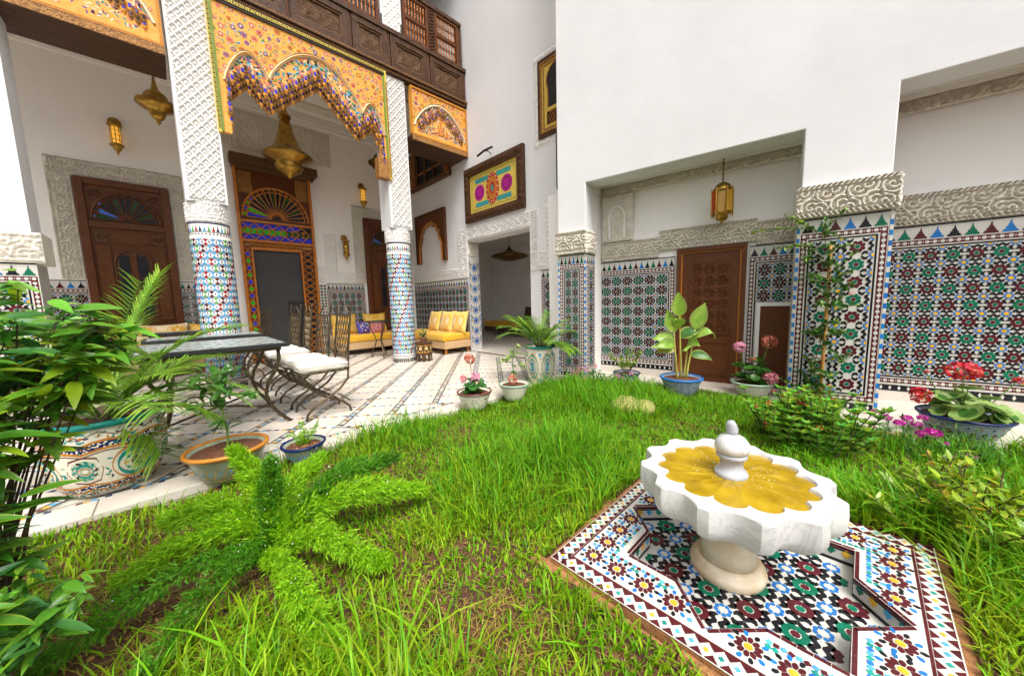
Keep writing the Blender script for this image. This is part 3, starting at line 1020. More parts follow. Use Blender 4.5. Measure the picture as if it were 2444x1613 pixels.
# star lantern in the recess
lt = thing('recess_lantern', 'eight sided brass lantern with amber panes hanging in the recess', 'lantern', WP(1.53, .30, 1.90), WR)
b = MB(); b.lathe([(.06, .834), (.055, .81), (.02, .785), (.012, .74)], 12); b.build('ceiling_cup', 'brass_dark', lt)
b = MB(); b.tube([(0, 0, .75), (0, 0, .46)], .008, 6)
for i in range(5):
    b.lathe([(0, -.02), (.013, 0), (0, .02)], 6, c=(0, 0, .5 + i * .055))
b.build('chain', 'brass_dark', lt)
b = MB(); b.lathe([(.10, .36), (.095, .39), (.075, .43), (.04, .46), (0, .47)], 16); b.build('dome', 'brass', lt, smooth=True)
b = MB(); b.lathe([(0, 0), (.012, .02), (.012, .04), (.05, .05), (.068, .08), (.06, .11), (.10, .13)], 16); b.build('base_bowl', 'brass', lt, smooth=True)
for i in range(8):
    a = i * pi / 4
    r = .105 if i % 2 else .085
    c, s = math.cos(a), math.sin(a)
    pm = MB(); pm.box(-.033, -.003, .13, .033, .003, .36)
    o = pm.build('pane', 'amber_glass' if i % 2 == 0 else ('glass_red' if i % 4 == 1 else 'amber_glass'), lt, loc=(r * c, r * s, 0), rz=a + pi / 2)
    pm = MB(); pm.tube([(.036, 0, .10), (.036, 0, .40)], .006, 5); pm.tube([(-.036, 0, .10), (-.036, 0, .40)], .006, 5)
    pm.tube([(-.036, 0, .362), (0, 0, .385), (.036, 0, .362)], .006, 5); pm.tube([(-.036, 0, .13), (.036, 0, .13)], .006, 5)
    pm.tube([(-.036, 0, .10), (-.036, 0, .07)], [.006, .001], 5)
    pm.build('pane_frame', 'brass', lt, loc=(r * c * 1.02, r * s * 1.02, 0), rz=a + pi / 2)
b = MB(); b.lathe([(0, .2), (.02, .22), (.022, .26), (0, .30)], 8); b.build('bulb', 'bulb_glow', lt)

# ------------------------------------------------------------------ far end wall (x = 4.65) with salon behind
FX = 4.65
FR = -pi / 2       # local x runs towards -y, local y goes to +x
def FP(y, x=0.0, z=0.0):
    return (FX + x, y, z)
ew = thing('end_wall', 'tall white wall at the far end with the salon doorway', 'wall', (FX, 8.5, 0), FR)
# local x = 8.5 - y ; doorway y 5.66..4.26 -> x 2.84..4.24
b = MB()
b.box(-.3, 0, 0, 2.40, .30, 9); b.build('wall_face', 'plaster', ew)
b = MB(); b.box(4.24, 0, 0, 5.62, .30, 9); b.build('wall_face', 'plaster', ew)
b = MB(); b.box(2.4005, 0, 2.40, 4.2395, .30, 9); b.build('wall_face', 'plaster', ew)
dado(ew, .0, 2.40, .03, 1.62, -.012, .145, 24, sides=(0, 1), single=0)
dado(ew, 4.50, 5.5, .03, 1.62, -.012, .145, 10, sides=(1, 0), single=0)
relief('carved_frieze', 0.0, 1.625, 2.07, 1.86, ew, 'stucco_pale', y=-.004, depth=.022, res=.012)
relief('carved_frieze', 2.07, 1.625, 2.40, 2.69, ew, 'stucco_pale', y=-.004, depth=.022, res=.012, vertical=True)
relief('carved_frieze', 2.40, 2.41, 4.26, 2.69, ew, 'stucco_pale', y=-.004, depth=.022, res=.012)
relief('carved_frieze', 4.26, 1.625, 4.46, 2.69, ew, 'stucco_pale', y=-.004, depth=.022, res=.012, vertical=True)
relief('carved_frieze', 4.46, 1.625, 4.62, 1.95, ew, 'stucco_pale', y=-.004, depth=.022, res=.012)
relief('carved_frieze', 4.62, 1.625, 5.2, 2.72, ew, 'stucco_pale', y=-.004, depth=.022, res=.012, vertical=True)
# tiled reveal of the doorway with blue roundels
s = bpy.data.objects.new('door_reveal', None)
COL.objects.link(s); s.parent = ew; s.location = (2.405, 0, 0); s.rotation_euler[2] = pi / 2
b = MB(); b.box(0, -.004, 0, .30, .0, 2.08); b.build('tile_backing', 't_white', s)
pcs = []
mp = flat(0, 0, -.004)
for j in range(8):
    cz, cx = .22 + j * .232, .15
    pcs.append((ring_pts(cx, cz, .035, 8), 't_navy'))
    for q in range(12):
        pcs.append((petal(cx, cz, q * pi / 6, .042, .078, .032), 't_blue'))
        pcs.append((petal(cx, cz, q * pi / 6 + pi / 12, .085, .115, .022), 't_orange' if q % 2 else 't_brown'))
    for q in (-1, 1):
        for e in (-.06, .03):
            pcs.append((ring_pts(cx + q * .105, cz + e + .04, .022, 6), 't_green' if e > 0 else 't_yellow'))
            pcs.append((ring_pts(cx + q * .122, cz + e + .08, .016, 6), 't_navy'))
for x in (.012, .288):
    for j in range(44):
        pcs.append((rectp(x - .009, .1 + j * .044, x + .009, .1 + j * .044 + .02), 't_blue'))
lay(pcs, s, mp, .002)
relief('carved_band', 0, 2.09, .30, 2.40, s, 'stucco', y=-.003, depth=.015)

# salon behind the doorway
b = MB()
b.add([(FX, 3.2, .012), (8.2, 3.2, .012), (8.2, 9.5, .012), (FX, 9.5, .012)], [(0, 1, 2, 3)])
struct(b.build('salon_floor', 'marble_floor'))
sl = thing('salon_room', 'pale walls and ceiling of the room through the doorway', 'room', (0, 0, 0))
b = MB(); b.box(8.2, 3.0, 0, 8.4, 9.7, 2.9); b.build('back_wall', 'plaster_warm', sl)
b = MB(); b.box(FX + .31, 9.5, 0, 8.2, 9.7, 2.9); b.build('side_wall', 'plaster_warm', sl)
b = MB(); b.box(FX + .31, 3.0, 0, 5.9, 3.2, 2.9); b.box(5.9005, 3.0, 0, 8.2, 3.2, .8); b.box(5.9005, 3.0, 2.6, 8.2, 3.2, 2.9); b.build('added_opening_wall', 'plaster_warm', sl)  # unseen opening added in this wall so sky light brightens the salon
b = MB(); b.box(FX + .305, 3.0, 2.901, 8.4, 9.7, 3.0); b.build('ceiling', 'plaster_warm', sl)
b = MB(); b.lathe([(.9, 2.90), (.9, 2.88), (.7, 2.87), (.5, 2.86), (.2, 2.85), (0, 2.85)], 16, c=(6.3, 6.5, 0)); b.build('ceiling_rose', 'stucco_pale', sl)

def pendant(name, label, loc, prof, mt, chain, group=None, mats2=None, n=32):
    t = thing(name, label, 'lantern', loc, 0, group)
    b = MB(); b.lathe(prof, n); b.build('shade', mt, t, smooth=True)
    b = MB()
    b.tube([(0, 0, prof[-1][1] - .01), (0, 0, chain)], .008, 6)
    k = prof[-1][1]
    while k < chain:
        b.lathe([(0, -.02), (.014, 0), (0, .02)], 6, c=(0, 0, k)); k += .07
    b.build('chain', 'brass_dark', t)
    b = MB(); b.lathe([(.0, chain - .05), (.05, chain - .02), (.06, chain)], 12); b.build('ceiling_cup', 'brass_dark', t)
    return t
pendant('salon_lamp', 'dark flat brass pendant lamp hanging inside the salon', (6.3, 6.5, 2.12),
        [(0, 0), (.2, .03), (.42, .09), (.50, .13), (.42, .17), (.25, .22), (.12, .26), (.05, .33), (.02, .38)], 'brass_dark', .72)

# painting in a carved frame, with its light
pt = thing('framed_artwork', 'framed yellow panel with red oval and magenta roundels in dark carved frame', 'artwork', (FX - .002, 6.05, 2.76), FR)
W_, H_ = 1.72, 1.08
b = MB()
for q in ((0, 0, W_, .16), (0, H_ - .16, W_, H_), (0, .16, .16, H_ - .16), (W_ - .16, .16, W_, H_ - .16)):
    b.box(q[0], -.07, q[1], q[2], 0, q[3])
b.build('frame', 'wood_dark', pt)
relief('frame_carving', .015, .015, W_ - .015, .145, pt, 'wood_dark', y=-.071, depth=.018, res=.018)
relief('frame_carving', .015, H_ - .145, W_ - .015, H_ - .015, pt, 'wood_dark', y=-.071, depth=.018, res=.018)
relief('frame_carving', .015, .16, .145, H_ - .16, pt, 'wood_dark', y=-.071, depth=.018, res=.018, vertical=True)
relief('frame_carving', W_ - .145, .16, W_ - .015, H_ - .16, pt, 'wood_dark', y=-.071, depth=.018, res=.018, vertical=True)
b = MB(); b.box(.16, -.03, .16, W_ - .16, -.001, H_ - .16); b.build('canvas', 'paint_yellow', pt)
PM = ['paint_yellow', 'paint_red', 'petal_magenta', 'paint_teal', 'paint_black', 'paint_leaf', 'paint_cream', 't_orange']
b = MB(); mp = flat(0, 0, -.03)
cx, cz = W_ / 2, H_ / 2
b.strip([(.22, .22), (W_ - .22, .22), (W_ - .22, H_ - .22), (.22, H_ - .22)], .012, mp, .002, 5, closed=True)
for sx_ in (-1, 1):
    for sz in (-1, 1):
        b.piece(rectp(cx + sx_ * .32 - .2, cz + sz * .23 - .045, cx + sx_ * .32 + .2, cz + sz * .23 + .045), mp, .002, 3)
    b.piece(ring_pts(cx + sx_ * .40, cz, .155, 20), mp, .003, 2)
    b.strip(ring_pts(cx + sx_ * .40, cz, .10, 16), .014, mp, .0045, 4, closed=True)
    for q in range(8):
        b.piece(petal(cx + sx_ * .40, cz, q * pi / 4, .02, .08, .04), mp, .0045, 2)
for k, (r, m) in enumerate(((.235, 1), (.17, 7), (.10, 1), (.05, 3))):
    b.piece([(cx + .8 * r * math.cos(a), cz + 1.25 * r * math.sin(a)) for a in np.linspace(0, 2 * pi, 28)[:-1]], mp, .004 + .001 * k, m)
for q in range(14):
    a = q * 2 * pi / 14
    b.piece(ring_pts(cx + .16 * math.cos(a), cz + .25 * math.sin(a), .014, 6), mp, .008, 6)
for k in range(90):
    x, z = random.uniform(.23, W_ - .23), random.choice((random.uniform(.23, .31), random.uniform(H_ - .31, H_ - .23)))
    b.piece(ring_pts(x, z, .008, 5), mp, .003, 5)
b.build('painted_motif', PM, pt, kind='stuff')
pl = thing('picture_light', 'small black curved picture light above the framed panel', 'lamp', (FX, 5.23, 3.93))
b = MB(); b.tube([(0, 0, .02), (-.08, 0, .05), (-.16, 0, .03)], .010, 6); b.build('arm', 'iron_black', pl)
b = MB(); b.tube([(-.17, .22, .0), (-.175, 0, .035), (-.17, -.22, .03)], .02, 8); b.build('shade', 'iron_black', pl)

# hanging wooden arch
def arch_frame():
    t = thing('wooden_arch', 'brown carved wooden arch frame hanging on white wall above the sofa', 'frame', (FX - .002, 8.20, 2.10), FR)
    W, H = 1.33, 1.19
    def inner(n=25):
        L = []
        for i in range(n):
            a = pi - pi * i / (n - 1)
            k = 1 + .06 * math.cos(14 * a)
            L.append((W / 2 + .43 * k * math.cos(a), .52 + .42 * k * math.sin(a)))
        return L
    arc = inner()
    poly = [(0, 0), (.16, 0), (.16, .40)] + arc + [(W - .16, .40), (W - .16, 0), (W, 0), (W, H), (0, H)]
    b = MB(); b.slab(poly, -.05, 0); b.build('board', 'wood_door', t)
    b = MB(); b.tube([(x, -.055, z) for x, z in [(.16, 0), (.16, .40)] + arc + [(W - .16, .4), (W - .16, 0)]], .022, 6); b.build('arch_moulding', 'wood_honey', t)
    b = MB()
    for i, (x, z) in enumerate(arc):
        b.lathe([(0, -.07), (.02, -.04), (.028, 0), (.02, .02), (0, .03)], 6, c=(x, -.055, z - .01))
    b.build('drops', 'wood_gilt', t, kind='stuff')
    b = MB()
    for q in ((0, 0, .03, H), (W - .03, 0, W, H), (.03, H - .03, W - .03, H)):
        b.box(q[0], -.075, q[1], q[2], -.0505, q[3])
    b.build('edge_moulding', 'wood_dark', t)
arch_frame()

# brown window under the gallery
wt = thing('brown_window', 'dark brown latticed window high under the gallery', 'window', (FX - .002, 8.35, 3.92), FR)
W_, H_ = 1.77, .9
b = MB(); b.box(0, -.06, 0, W_, 0, .10); b.box(0, -.06, H_ - .08, W_, 0, H_); b.box(0, -.06, .1, .3, 0, H_ - .08); b.box(W_ - .22, -.06, .1, W_, 0, H_ - .08); b.build('frame', 'wood_carved', wt)
b = MB(); b.box(.3, -.02, .1, W_ - .22, -.003, H_ - .08); b.build('pane', 'glass_dark', wt)
for k in range(4):
    x = .34 + k * .38
    b = MB(); b.box(x - .035, -.05, .1, x + .035, -.021, H_ - .08); b.build('mullion', 'wood_dark', wt)
b = MB()
for k in range(3):
    b.box(.38 + k * .38, -.04, .34, .65 + k * .38, -.0215, .37)
b.build('glazing_bar', 'wood_honey', wt)
b = MB()
for k in range(9):
    for sg in (-1, 1):
        for x0, x1 in ((.04, .26), (W_ - .2, W_ - .03)):
            z = .12 + k * .08
            b.tube([(x0, -.065, z), (x1, -.065, z + sg * .08)], .008, 4)
b.build('lattice', 'wood_honey', wt, kind='stuff')

# gilded arched window, partly hidden by the wing
gw = thing('gilded_window', 'gilded horseshoe arched window in carved stucco surround high on wall', 'window', (FX - .002, 4.10, 3.66), FR)
W_, H_ = 1.15, 1.44
relief('stucco_surround', 0, 0, W_, .12, gw, 'stucco_pale', y=-.004, res=.016)
relief('stucco_surround', 0, H_ - .12, W_, H_, gw, 'stucco_pale', y=-.004, res=.016)
relief('stucco_surround', 0, .12, .12, H_ - .12, gw, 'stucco_pale', y=-.004, res=.016, vertical=True)
b = MB(); b.box(.12, -.04, .12, W_ - .12, 0, .17); b.box(.12, -.04, H_ - .17, W_ - .12, 0, H_ - .12); b.box(.12, -.04, .17, .17, 0, H_ - .17); b.build('outer_frame', 'wood_dark', gw)
b = MB(); b.box(.17, -.02, .17, W_ - .12, -.002, H_ - .17); b.build('board', 'paint_yellow', gw)
b = MB()
for d in (.0, .05):
    b.box(.175 + d, -.045 + d * .3, .175 + d, .195 + d, -.02, H_ - .175 - d); b.box(.195 + d, -.045 + d * .3, H_ - .195 - d, W_ - .12, -.02, H_ - .175 - d); b.box(.195 + d, -.045 + d * .3, .175 + d, W_ - .12, -.02, .195 + d)
b.build('gilt_moulding', 'wood_gilt', gw)
arc = [(.33, .55), (.33, .78)] + [(.56 + .26 * math.cos(a), .95 + .24 * math.sin(a)) for a in np.linspace(pi * 1.15, -.15 * pi, 17)] + [(.79, .78), (.79, .55)]
b = MB(); b.slab(arc[::-1], -.024, -.0205); b.build('opening', 'black_board', gw)
b = MB(); b.tube([(x, -.028, z) for x, z in arc], .012, 5); b.build('arch_moulding', 'wood_gilt', gw)
b = MB(); b.box(.30, -.0235, .29, .85, -.0205, .49); b.build('lower_panel', 't_black', gw)
b = MB()
for k in range(12):
    for sg in (-1, 1):
        x = .30 + k * .05
        b.tube([(x, -.026, .29 if sg > 0 else .49), (min(x + .1, .85), -.026, .49 if sg > 0 else .29)], .004, 4)
b.build('lattice', 'wood_honey', gw, kind='stuff')
mr_ = thing('wall_picture', 'thin black frame edge showing beside the white wing corner', 'frame', (FX - .002, 3.62, 2.9), FR)
b = MB(); b.box(0, -.03, 0, .03, 0, .86); b.box(.03, -.03, .83, .6, 0, .86); b.box(.03, -.03, 0, .6, 0, .03); b.build('moulding', 'iron_black', mr_)
b = MB(); b.box(.03, -.012, .03, .6, -.002, .83); b.build('picture', 'shade_grey', mr_)

# ------------------------------------------------------------------ gallery: back wall, ceiling, floor above
IY = 8.5
gw_ = thing('gallery_wall', 'white back wall of the gallery behind the columns', 'wall', (0, IY, 0))
b = MB(); b.box(-5, 0, 0, 1.0, .4, 5.1); b.build('wall_face', 'plaster_warm', gw_)
b = MB(); b.box(2.24, 0, 0, FX, .4, 5.1); b.build('wall_face', 'plaster_warm', gw_)
b = MB(); b.box(1.0005, 0, 3.9, 2.2395, .4, 5.1); b.build('wall_face', 'plaster_warm', gw_)
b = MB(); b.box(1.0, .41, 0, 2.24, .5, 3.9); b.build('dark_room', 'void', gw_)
dado(gw_, -.02, .30, .03, 1.60, -.012, .145, 4, sides=(1, 0))
dado(gw_, 2.45, 3.30, .03, 1.60, -.012, .145, 10, sides=(1, 1))
dado(gw_, -2.3, -.98, .03, 1.60, -.012, .145, 13, sides=(0, 0))
b = MB(); b.box(2.245, -.02, .0, 2.445, -.002, 1.58); b.build('tile_backing', 't_white', gw_)
pcs = []
for i in range(3):
    for j in range(24):
        cx, cz = 2.28 + i * .065, .05 + j * .065
        pcs.append((ring_pts(cx, cz, .024, 6), ('t_black', 't_maroon', 't_green')[(i + j) % 3]))
lay(pcs, gw_, flat(0, 0, -.02), .002)
relief('carved_frieze', 2.46, 1.61, 3.30, 1.86, gw_, 'stucco_pale', y=-.004, res=.016)
relief('carved_frieze', 2.46, 1.86, 2.72, 2.70, gw_, 'stucco_pale', y=-.004, res=.016, vertical=True)
relief('carved_frieze', 2.25, 1.61, 2.45, 1.98, gw_, 'stucco_pale', y=-.004, res=.016)
# carved arched frieze over the portal
for i in range(5):
    x0 = .62 + i * .43
    relief('frieze_panel', x0, 4.14, x0 + .42, 4.86, gw_, 'stucco', y=-.004, res=.014, depth=.012, fn=h_fine, k=.06)
    b = MB()
    arc = [(x0 + .03, 4.16)] + [(x0 + .21 + .18 * math.cos(a), 4.52 + .24 * math.sin(a)) for a in np.linspace(pi, 0, 13)] + [(x0 + .39, 4.16)]
    b.tube([(x, -.018, z) for x, z in arc], .010, 5)
    b.build('frieze_arch', 'stucco_pale', gw_)
b = MB(); b.box(-3, -.06, 4.90, FX - .01, -.001, 4.96); b.box(-3, -.10, 4.965, FX - .01, -.001, 5.09); b.build('cornice', 'plaster_warm', gw_)
gc = thing('gallery_ceiling', 'white ceiling of the gallery with carved band', 'ceiling', (0, 0, 0))
b = MB(); b.box(-5, 6.02, 5.10, FX, 8.9, 5.3); b.build('ceiling_slab', 'plaster_warm', gc)
b = MB()
for q in ((.3, 7.9, 4.2, 8.15), (.3, 6.6, .55, 7.9), (3.95, 6.6, 4.2, 7.9), (.3, 6.5, 4.2, 6.6)):
    b.box(q[0], q[1], 5.06, q[2], q[3], 5.099)
b.build('carved_band', 'stucco', gc)
# storey above
ug = thing('upper_storey', 'shaded upper gallery behind the turned wood screens', 'gallery', (0, 0, 0))
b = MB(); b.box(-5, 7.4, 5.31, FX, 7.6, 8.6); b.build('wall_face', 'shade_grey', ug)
b = MB(); b.box(-5, 6.15, 7.9, FX, 7.4, 8.1); b.build('soffit', 'wood_dark', ug)  # roof added out of view to darken the space behind the screens
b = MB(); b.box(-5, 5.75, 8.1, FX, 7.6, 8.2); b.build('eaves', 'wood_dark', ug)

# ------------------------------------------------------------------ columns
def cyl(r, z0):
    return lambda u, v, h: ((r + h) * math.sin(u / r), -(r + h) * math.cos(u / r), z0 + v)
def column(x, label, single):
    t = thing('tiled_column', label, 'column', (x, 6.2, 0), 0, 'tiled columns of the gallery')
    r = .215
    b = MB(); b.lathe([(r + .003, 0), (r + .003, .10), (r, .105), (r, 2.22)], 48); b.build('shaft', 't_white', t, smooth=True)
    # base band
    b = MB(); mp = cyl(r + .003, 0)
    n = 36; s = 2 * pi * r / n
    for i in range(n):
        u = i * s
        b.piece(rectp(u + .002, .004, u + s * .55, .075), mp, .002, ZI['t_black'])
        b.piece(rectp(u, .112, u + s * .8, .122), cyl(r, 0), .002, ZI['t_navy'])
        b.piece(rectp(u, 2.085, u + s * .9, 2.092), cyl(r, 0), .002, ZI['t_navy'])
        b.piece(rectp(u, 2.20, u + s * .98, 2.216), cyl(r, 0), .002, ZI['t_navy'])
        b.piece(ring_pts(u + s / 2, 2.065, .010, 6), cyl(r, 0), .002, ZI['t_black'])
    b.build('base_band', ZM, t, kind='stuff')
    # little merlons round the top
    n = 30; s = 2 * pi * r / n
    for i in range(n):
        u = (i + .5) * s - pi * r
        if abs(u) > pi * r * .62:
            continue
        m = ['t_navy', 't_sky', 't_lime', 't_red'][i % 4]
        bb = MB(); bb.piece([(u + px * s * .8, 2.10 + pz * .085) for px, pz in MER], cyl(r, 0), .003); bb.build('tile', [m], t)
    # figure-of-eight zellige
    pcs = []
    n = 19; s = 2 * pi * r / n; dz = .084
    rows = int((2.04 - .14) / dz)
    cs = ['t_red', 't_sky', 't_sky', 't_lime', 't_maroon', 't_sky']
    for j in range(rows):
        for i in range(n):
            u = (i + (.5 if j % 2 else 0)) * s - pi * r
            z = .16 + (j + .5) * dz
            if abs(u) > pi * r * .75:
                continue
            m = cs[(i * 1 + j * 2 + (j // 2)) % 6]
            for sg in (1, -1):
                lobe = [(-.09, .04), (.09, .04), (.15, .19), (.28, .21), (.31, .38), (.17, .46), (.12, .58), (0, .65), (-.12, .58), (-.17, .46), (-.31, .38), (-.28, .21), (-.15, .19)]
                pl = [(u + a * s * .92, z + sg * c * dz * .92) for a, c in lobe]
                pcs.append((pl if sg > 0 else pl[::-1], m))
            for q in range(4):
                a = pi / 4 + q * pi / 2
                pcs.append((ring_pts(u + .46 * s * math.cos(a), z + .44 * dz * math.sin(a) * 1.3, .0088, 4, a), 't_navy'))
            pcs.append((ring_pts(u + .5 * s, z, .0105, 6), 't_navy'))
            for sg in (-1, 1):
                pcs.append((ring_pts(u + .5 * s, z + sg * .021, .006, 4), 't_navy'))
    lay(pcs, t, cyl(r, 0), .002, single, key=lambda q: (0 if q[1] != 't_navy' else 1, abs(q[0][0][0] + r * .1)))
    # carved capital ring
    nu, nz = 150, 20
    U, Z = np.meshgrid(np.linspace(0, 2 * pi * r, nu + 1), np.linspace(0, .25, nz + 1))
    h = h_arab(U, Z, .25)
    rr = r + .004 + h * .014
    rr[0, :] = r; rr[-1, :] = r - .03
    gridmesh('capital', rr * np.cos(U / r), rr * np.sin(U / r), 2.222 + Z, 'stucco_pale', t)
    # square carved pier
    hw = .205
    b = MB(); b.box(-hw, -hw + .004, 2.47, hw, hw, 5.055); b.build('pier', 'plaster', t)
    relief('pier_carving', -hw + .025, 2.50, hw - .025, 5.04, t, 'stucco_pale', y=-hw + .003, res=.009, depth=.022, fn=h_lattice, p=.105)
    return t
column(.41, 'thick tiled column beside the dining tables, carved white pier above', 300)
c2 = column(3.09, 'slimmer looking tiled column beside the octagonal stool and sofa', 0)
wp = thing('white_pier', 'plain white pier with carved band behind the leafy shrub', 'pier', (-1.5, 6.0, 0))
b = MB(); b.box(-.5, 0, 1.93, .5, .4, 5.1); b.build('shaft', 'plaster', wp)
b = MB(); b.box(-.52, -.02, 1.62, .56, .42, 1.929); b.build('capital', 'stucco', wp)
relief('carved_band', -.52, 1.625, .56, 1.92, wp, y=-.0215, depth=.018, res=.014)
b = MB(); b.box(-.5, .002, 0, .5, .4, 1.619); b.build('core', 't_white', wp)
dado(wp, -.5, .5, 0, 1.618, -.004, .17, 10)
up = thing('upper_pier', 'white lattice carved pier standing on the balcony', 'pier', (3.12, 6.0, 5.80))
b = MB(); b.box(-.19, .0, .2, .19, .3, 2.3); b.build('shaft', 'plaster', up)
relief('pier_carving', -.165, .0, .165, 2.28, up, 'stucco_pale', y=-.001, res=.012, depth=.013, fn=h_lattice, p=.118)

# ------------------------------------------------------------------ painted wood fascias
FM = ['paint_gold', 'paint_peach', 'paint_rose', 'paint_teal', 'paint_leaf', 'paint_cream', 'paint_yellow', 'paint_black', 'paint_violet', 'paint_red', 't_orange', 't_sky']
def blossoms(b, x0, z0, x1, z1, mp, n, ok=lambda x, z: True, seed=1, size=.05, h=.002):
    r = random.Random(seed)
    placed = []
    tries = 0
    while len(placed) < n and tries < n * 30:
        tries += 1
        x, z = r.uniform(x0, x1), r.uniform(z0, z1)
        if not ok(x, z) or any((x - a) ** 2 + (z - c) ** 2 < (size * 1.5) ** 2 for a, c in placed):
            continue
        placed.append((x, z))
        s = size * r.uniform(.6, 1.15)
        m = r.choice((2, 2, 2, 10, 8))
        a0 = r.uniform(0, 1)
        np_ = r.choice((6, 7, 8))
        for q in range(np_):
            b.piece(petal(x, z, a0 + q * 2 * pi / np_, s * .22, s * .62, s * .40), mp, h, m)
        b.piece(ring_pts(x, z, s * .2, 6), mp, h + .001, r.choice((5, 9, 6)))
        for q in range(4):
            a = r.uniform(0, 2 * pi)
            bx, bz = x + s * 1.05 * math.cos(a), z + s * 1.05 * math.sin(a)
            if ok(bx, bz):
                b.piece(petal(bx, bz, a + r.uniform(-1, 1), 0, s * .55, s * .26), mp, h * .6, r.choice((4, 3, 4, 11, 3)))
        # stem
        a = r.uniform(0, 2 * pi)
        pth = [(x + s * (.6 + k * .3) * math.cos(a + k * .35), z + s * (.6 + k * .3) * math.sin(a + k * .35)) for k in range(5)]
        if all(ok(*p) for p in pth):
            b.strip(pth, .006, mp, h * .4, 0 if r.random() < .5 else 10)

BY = 6.0
pa = thing('painted_arch_panel', 'gold painted wooden fascia with scalloped arches and hanging drops between the columns', 'fascia', (0, BY, 0))
zig = [(.74, 3.62), (.755, 4.05), (.95, 4.27), (1.19, 4.02), (1.85, 4.58), (2.42, 4.02), (2.66, 4.24), (2.80, 3.95), (2.81, 3.42)]
poly = [(.63, 5.02), (.63, 3.40), (.74, 3.40)] + zig + [(2.81, 3.30), (2.90, 3.30), (2.90, 5.02)]
b = MB(); b.slab(poly, -.03, .03); b.build('board', 'paint_gold', pa)
b = MB(); b.box(2.70, -.06, 3.28, 2.895, .10, 3.62); b.build('corbel', 'wood_gilt', pa, bev=.008)
b = MB(); b.lathe([(.05, 3.62), (.06, 3.66), (.03, 3.70), (.035, 3.95), (.06, 4.0)], 10, c=(2.79, .02, 0)); b.build('corbel_column', 'wood_gilt', pa)
b = MB()
b.box(.63, -.06, 5.021, 2.90, .0, 5.06, 6); b.box(.63, -.05, 4.985, 2.90, -.031, 5.02, 7)
b.box(.60, -.06, 3.38, .6295, .03, 5.06, 6); b.box(2.9005, -.06, 3.28, 2.93, .03, 5.06, 6)
b.box(.63, -.045, 3.40, .66, -.031, 4.984, 4); b.box(2.87, -.045, 3.30, 2.90, -.031, 4.984, 4)
b.build('frame_moulding', FM, pa)
b = MB()
for k in range(75):
    b.box(.64 + k * .03, -.064, 5.03, .655 + k * .03, -.0605, 5.05, 4 if k % 2 else 7)
for k in range(55):
    z = 3.42 + k * .0285
    b.box(.605, -.064, z, .625, -.0605, z + .016, 7 if k % 2 else 4)
    b.box(2.905, -.064, z - .1, 2.925, -.0605, z - .084, 7 if k % 2 else 9)
b.build('frame_beads', FM, pa, kind='stuff')
def arcpts(x0, z0, x1, z1, zt, n=21, pw=.8):
    L = []
    for i in range(n):
        t = i / (n - 1)
        base = z0 + (z1 - z0) * t
        L.append((x0 + (x1 - x0) * t, base + (zt - (z0 + z1) / 2) * math.sin(pi * t) ** pw))
    return L
archs = [arcpts(.72, 4.05, 1.21, 4.24, 4.48), arcpts(1.21, 4.24, 2.50, 4.24, 4.80, 31, .75), arcpts(2.50, 4.24, 2.86, 4.0, 4.42)]
for A_ in archs:
    b = MB(); b.tube([(x, -.034, z) for x, z in A_], .022, 6, 5); b.tube([(x, -.040, z + .028) for x, z in A_], .007, 5, 7)
    for i in range(len(A_) - 1):
        for k in range(3):
            t = (k + .5) / 3
            x, z = A_[i][0] * (1 - t) + A_[i + 1][0] * t, A_[i][1] * (1 - t) + A_[i + 1][1] * t
            b.lathe([(0, -.014), (.011, 0), (0, .014)], 5, 0, c=(x, -.056, z))
    b.build('arch_moulding', FM, pa)
def arch_z(x):
    v = -9
    for A_ in archs:
        if A_[0][0] <= x <= A_[-1][0]:
            xs = [p[0] for p in A_]; zs = [p[1] for p in A_]
            v = max(v, float(np.interp(x, xs, zs)))
    return v
def zig_z(x):
    return float(np.interp(x, [p[0] for p in zig], [p[1] for p in zig]))
b = MB(); mp = flat(0, 0, -.03)
blossoms(b, .68, 4.1, 2.86, 4.97, mp, 130, lambda x, z: z > arch_z(x) + .05 and z < 4.96 and .67 < x < 2.86, 3, .062)
r_ = random.Random(9)
for k in range(520):
    x = r_.uniform(.75, 2.83)
    lo, hi = zig_z(x) + .02, arch_z(x) - .03
    if hi - lo < .02:
        continue
    z = r_.uniform(lo, hi)
    a = r_.uniform(0, pi)
    b.piece(petal(x, z, a, -.022, .03, .026), mp, r_.choice((.001, .0018, .0026)), r_.choice((3, 3, 3, 2, 4, 11, 5, 8, 2)))
b.build('painted_flowers', FM, pa, kind='stuff')
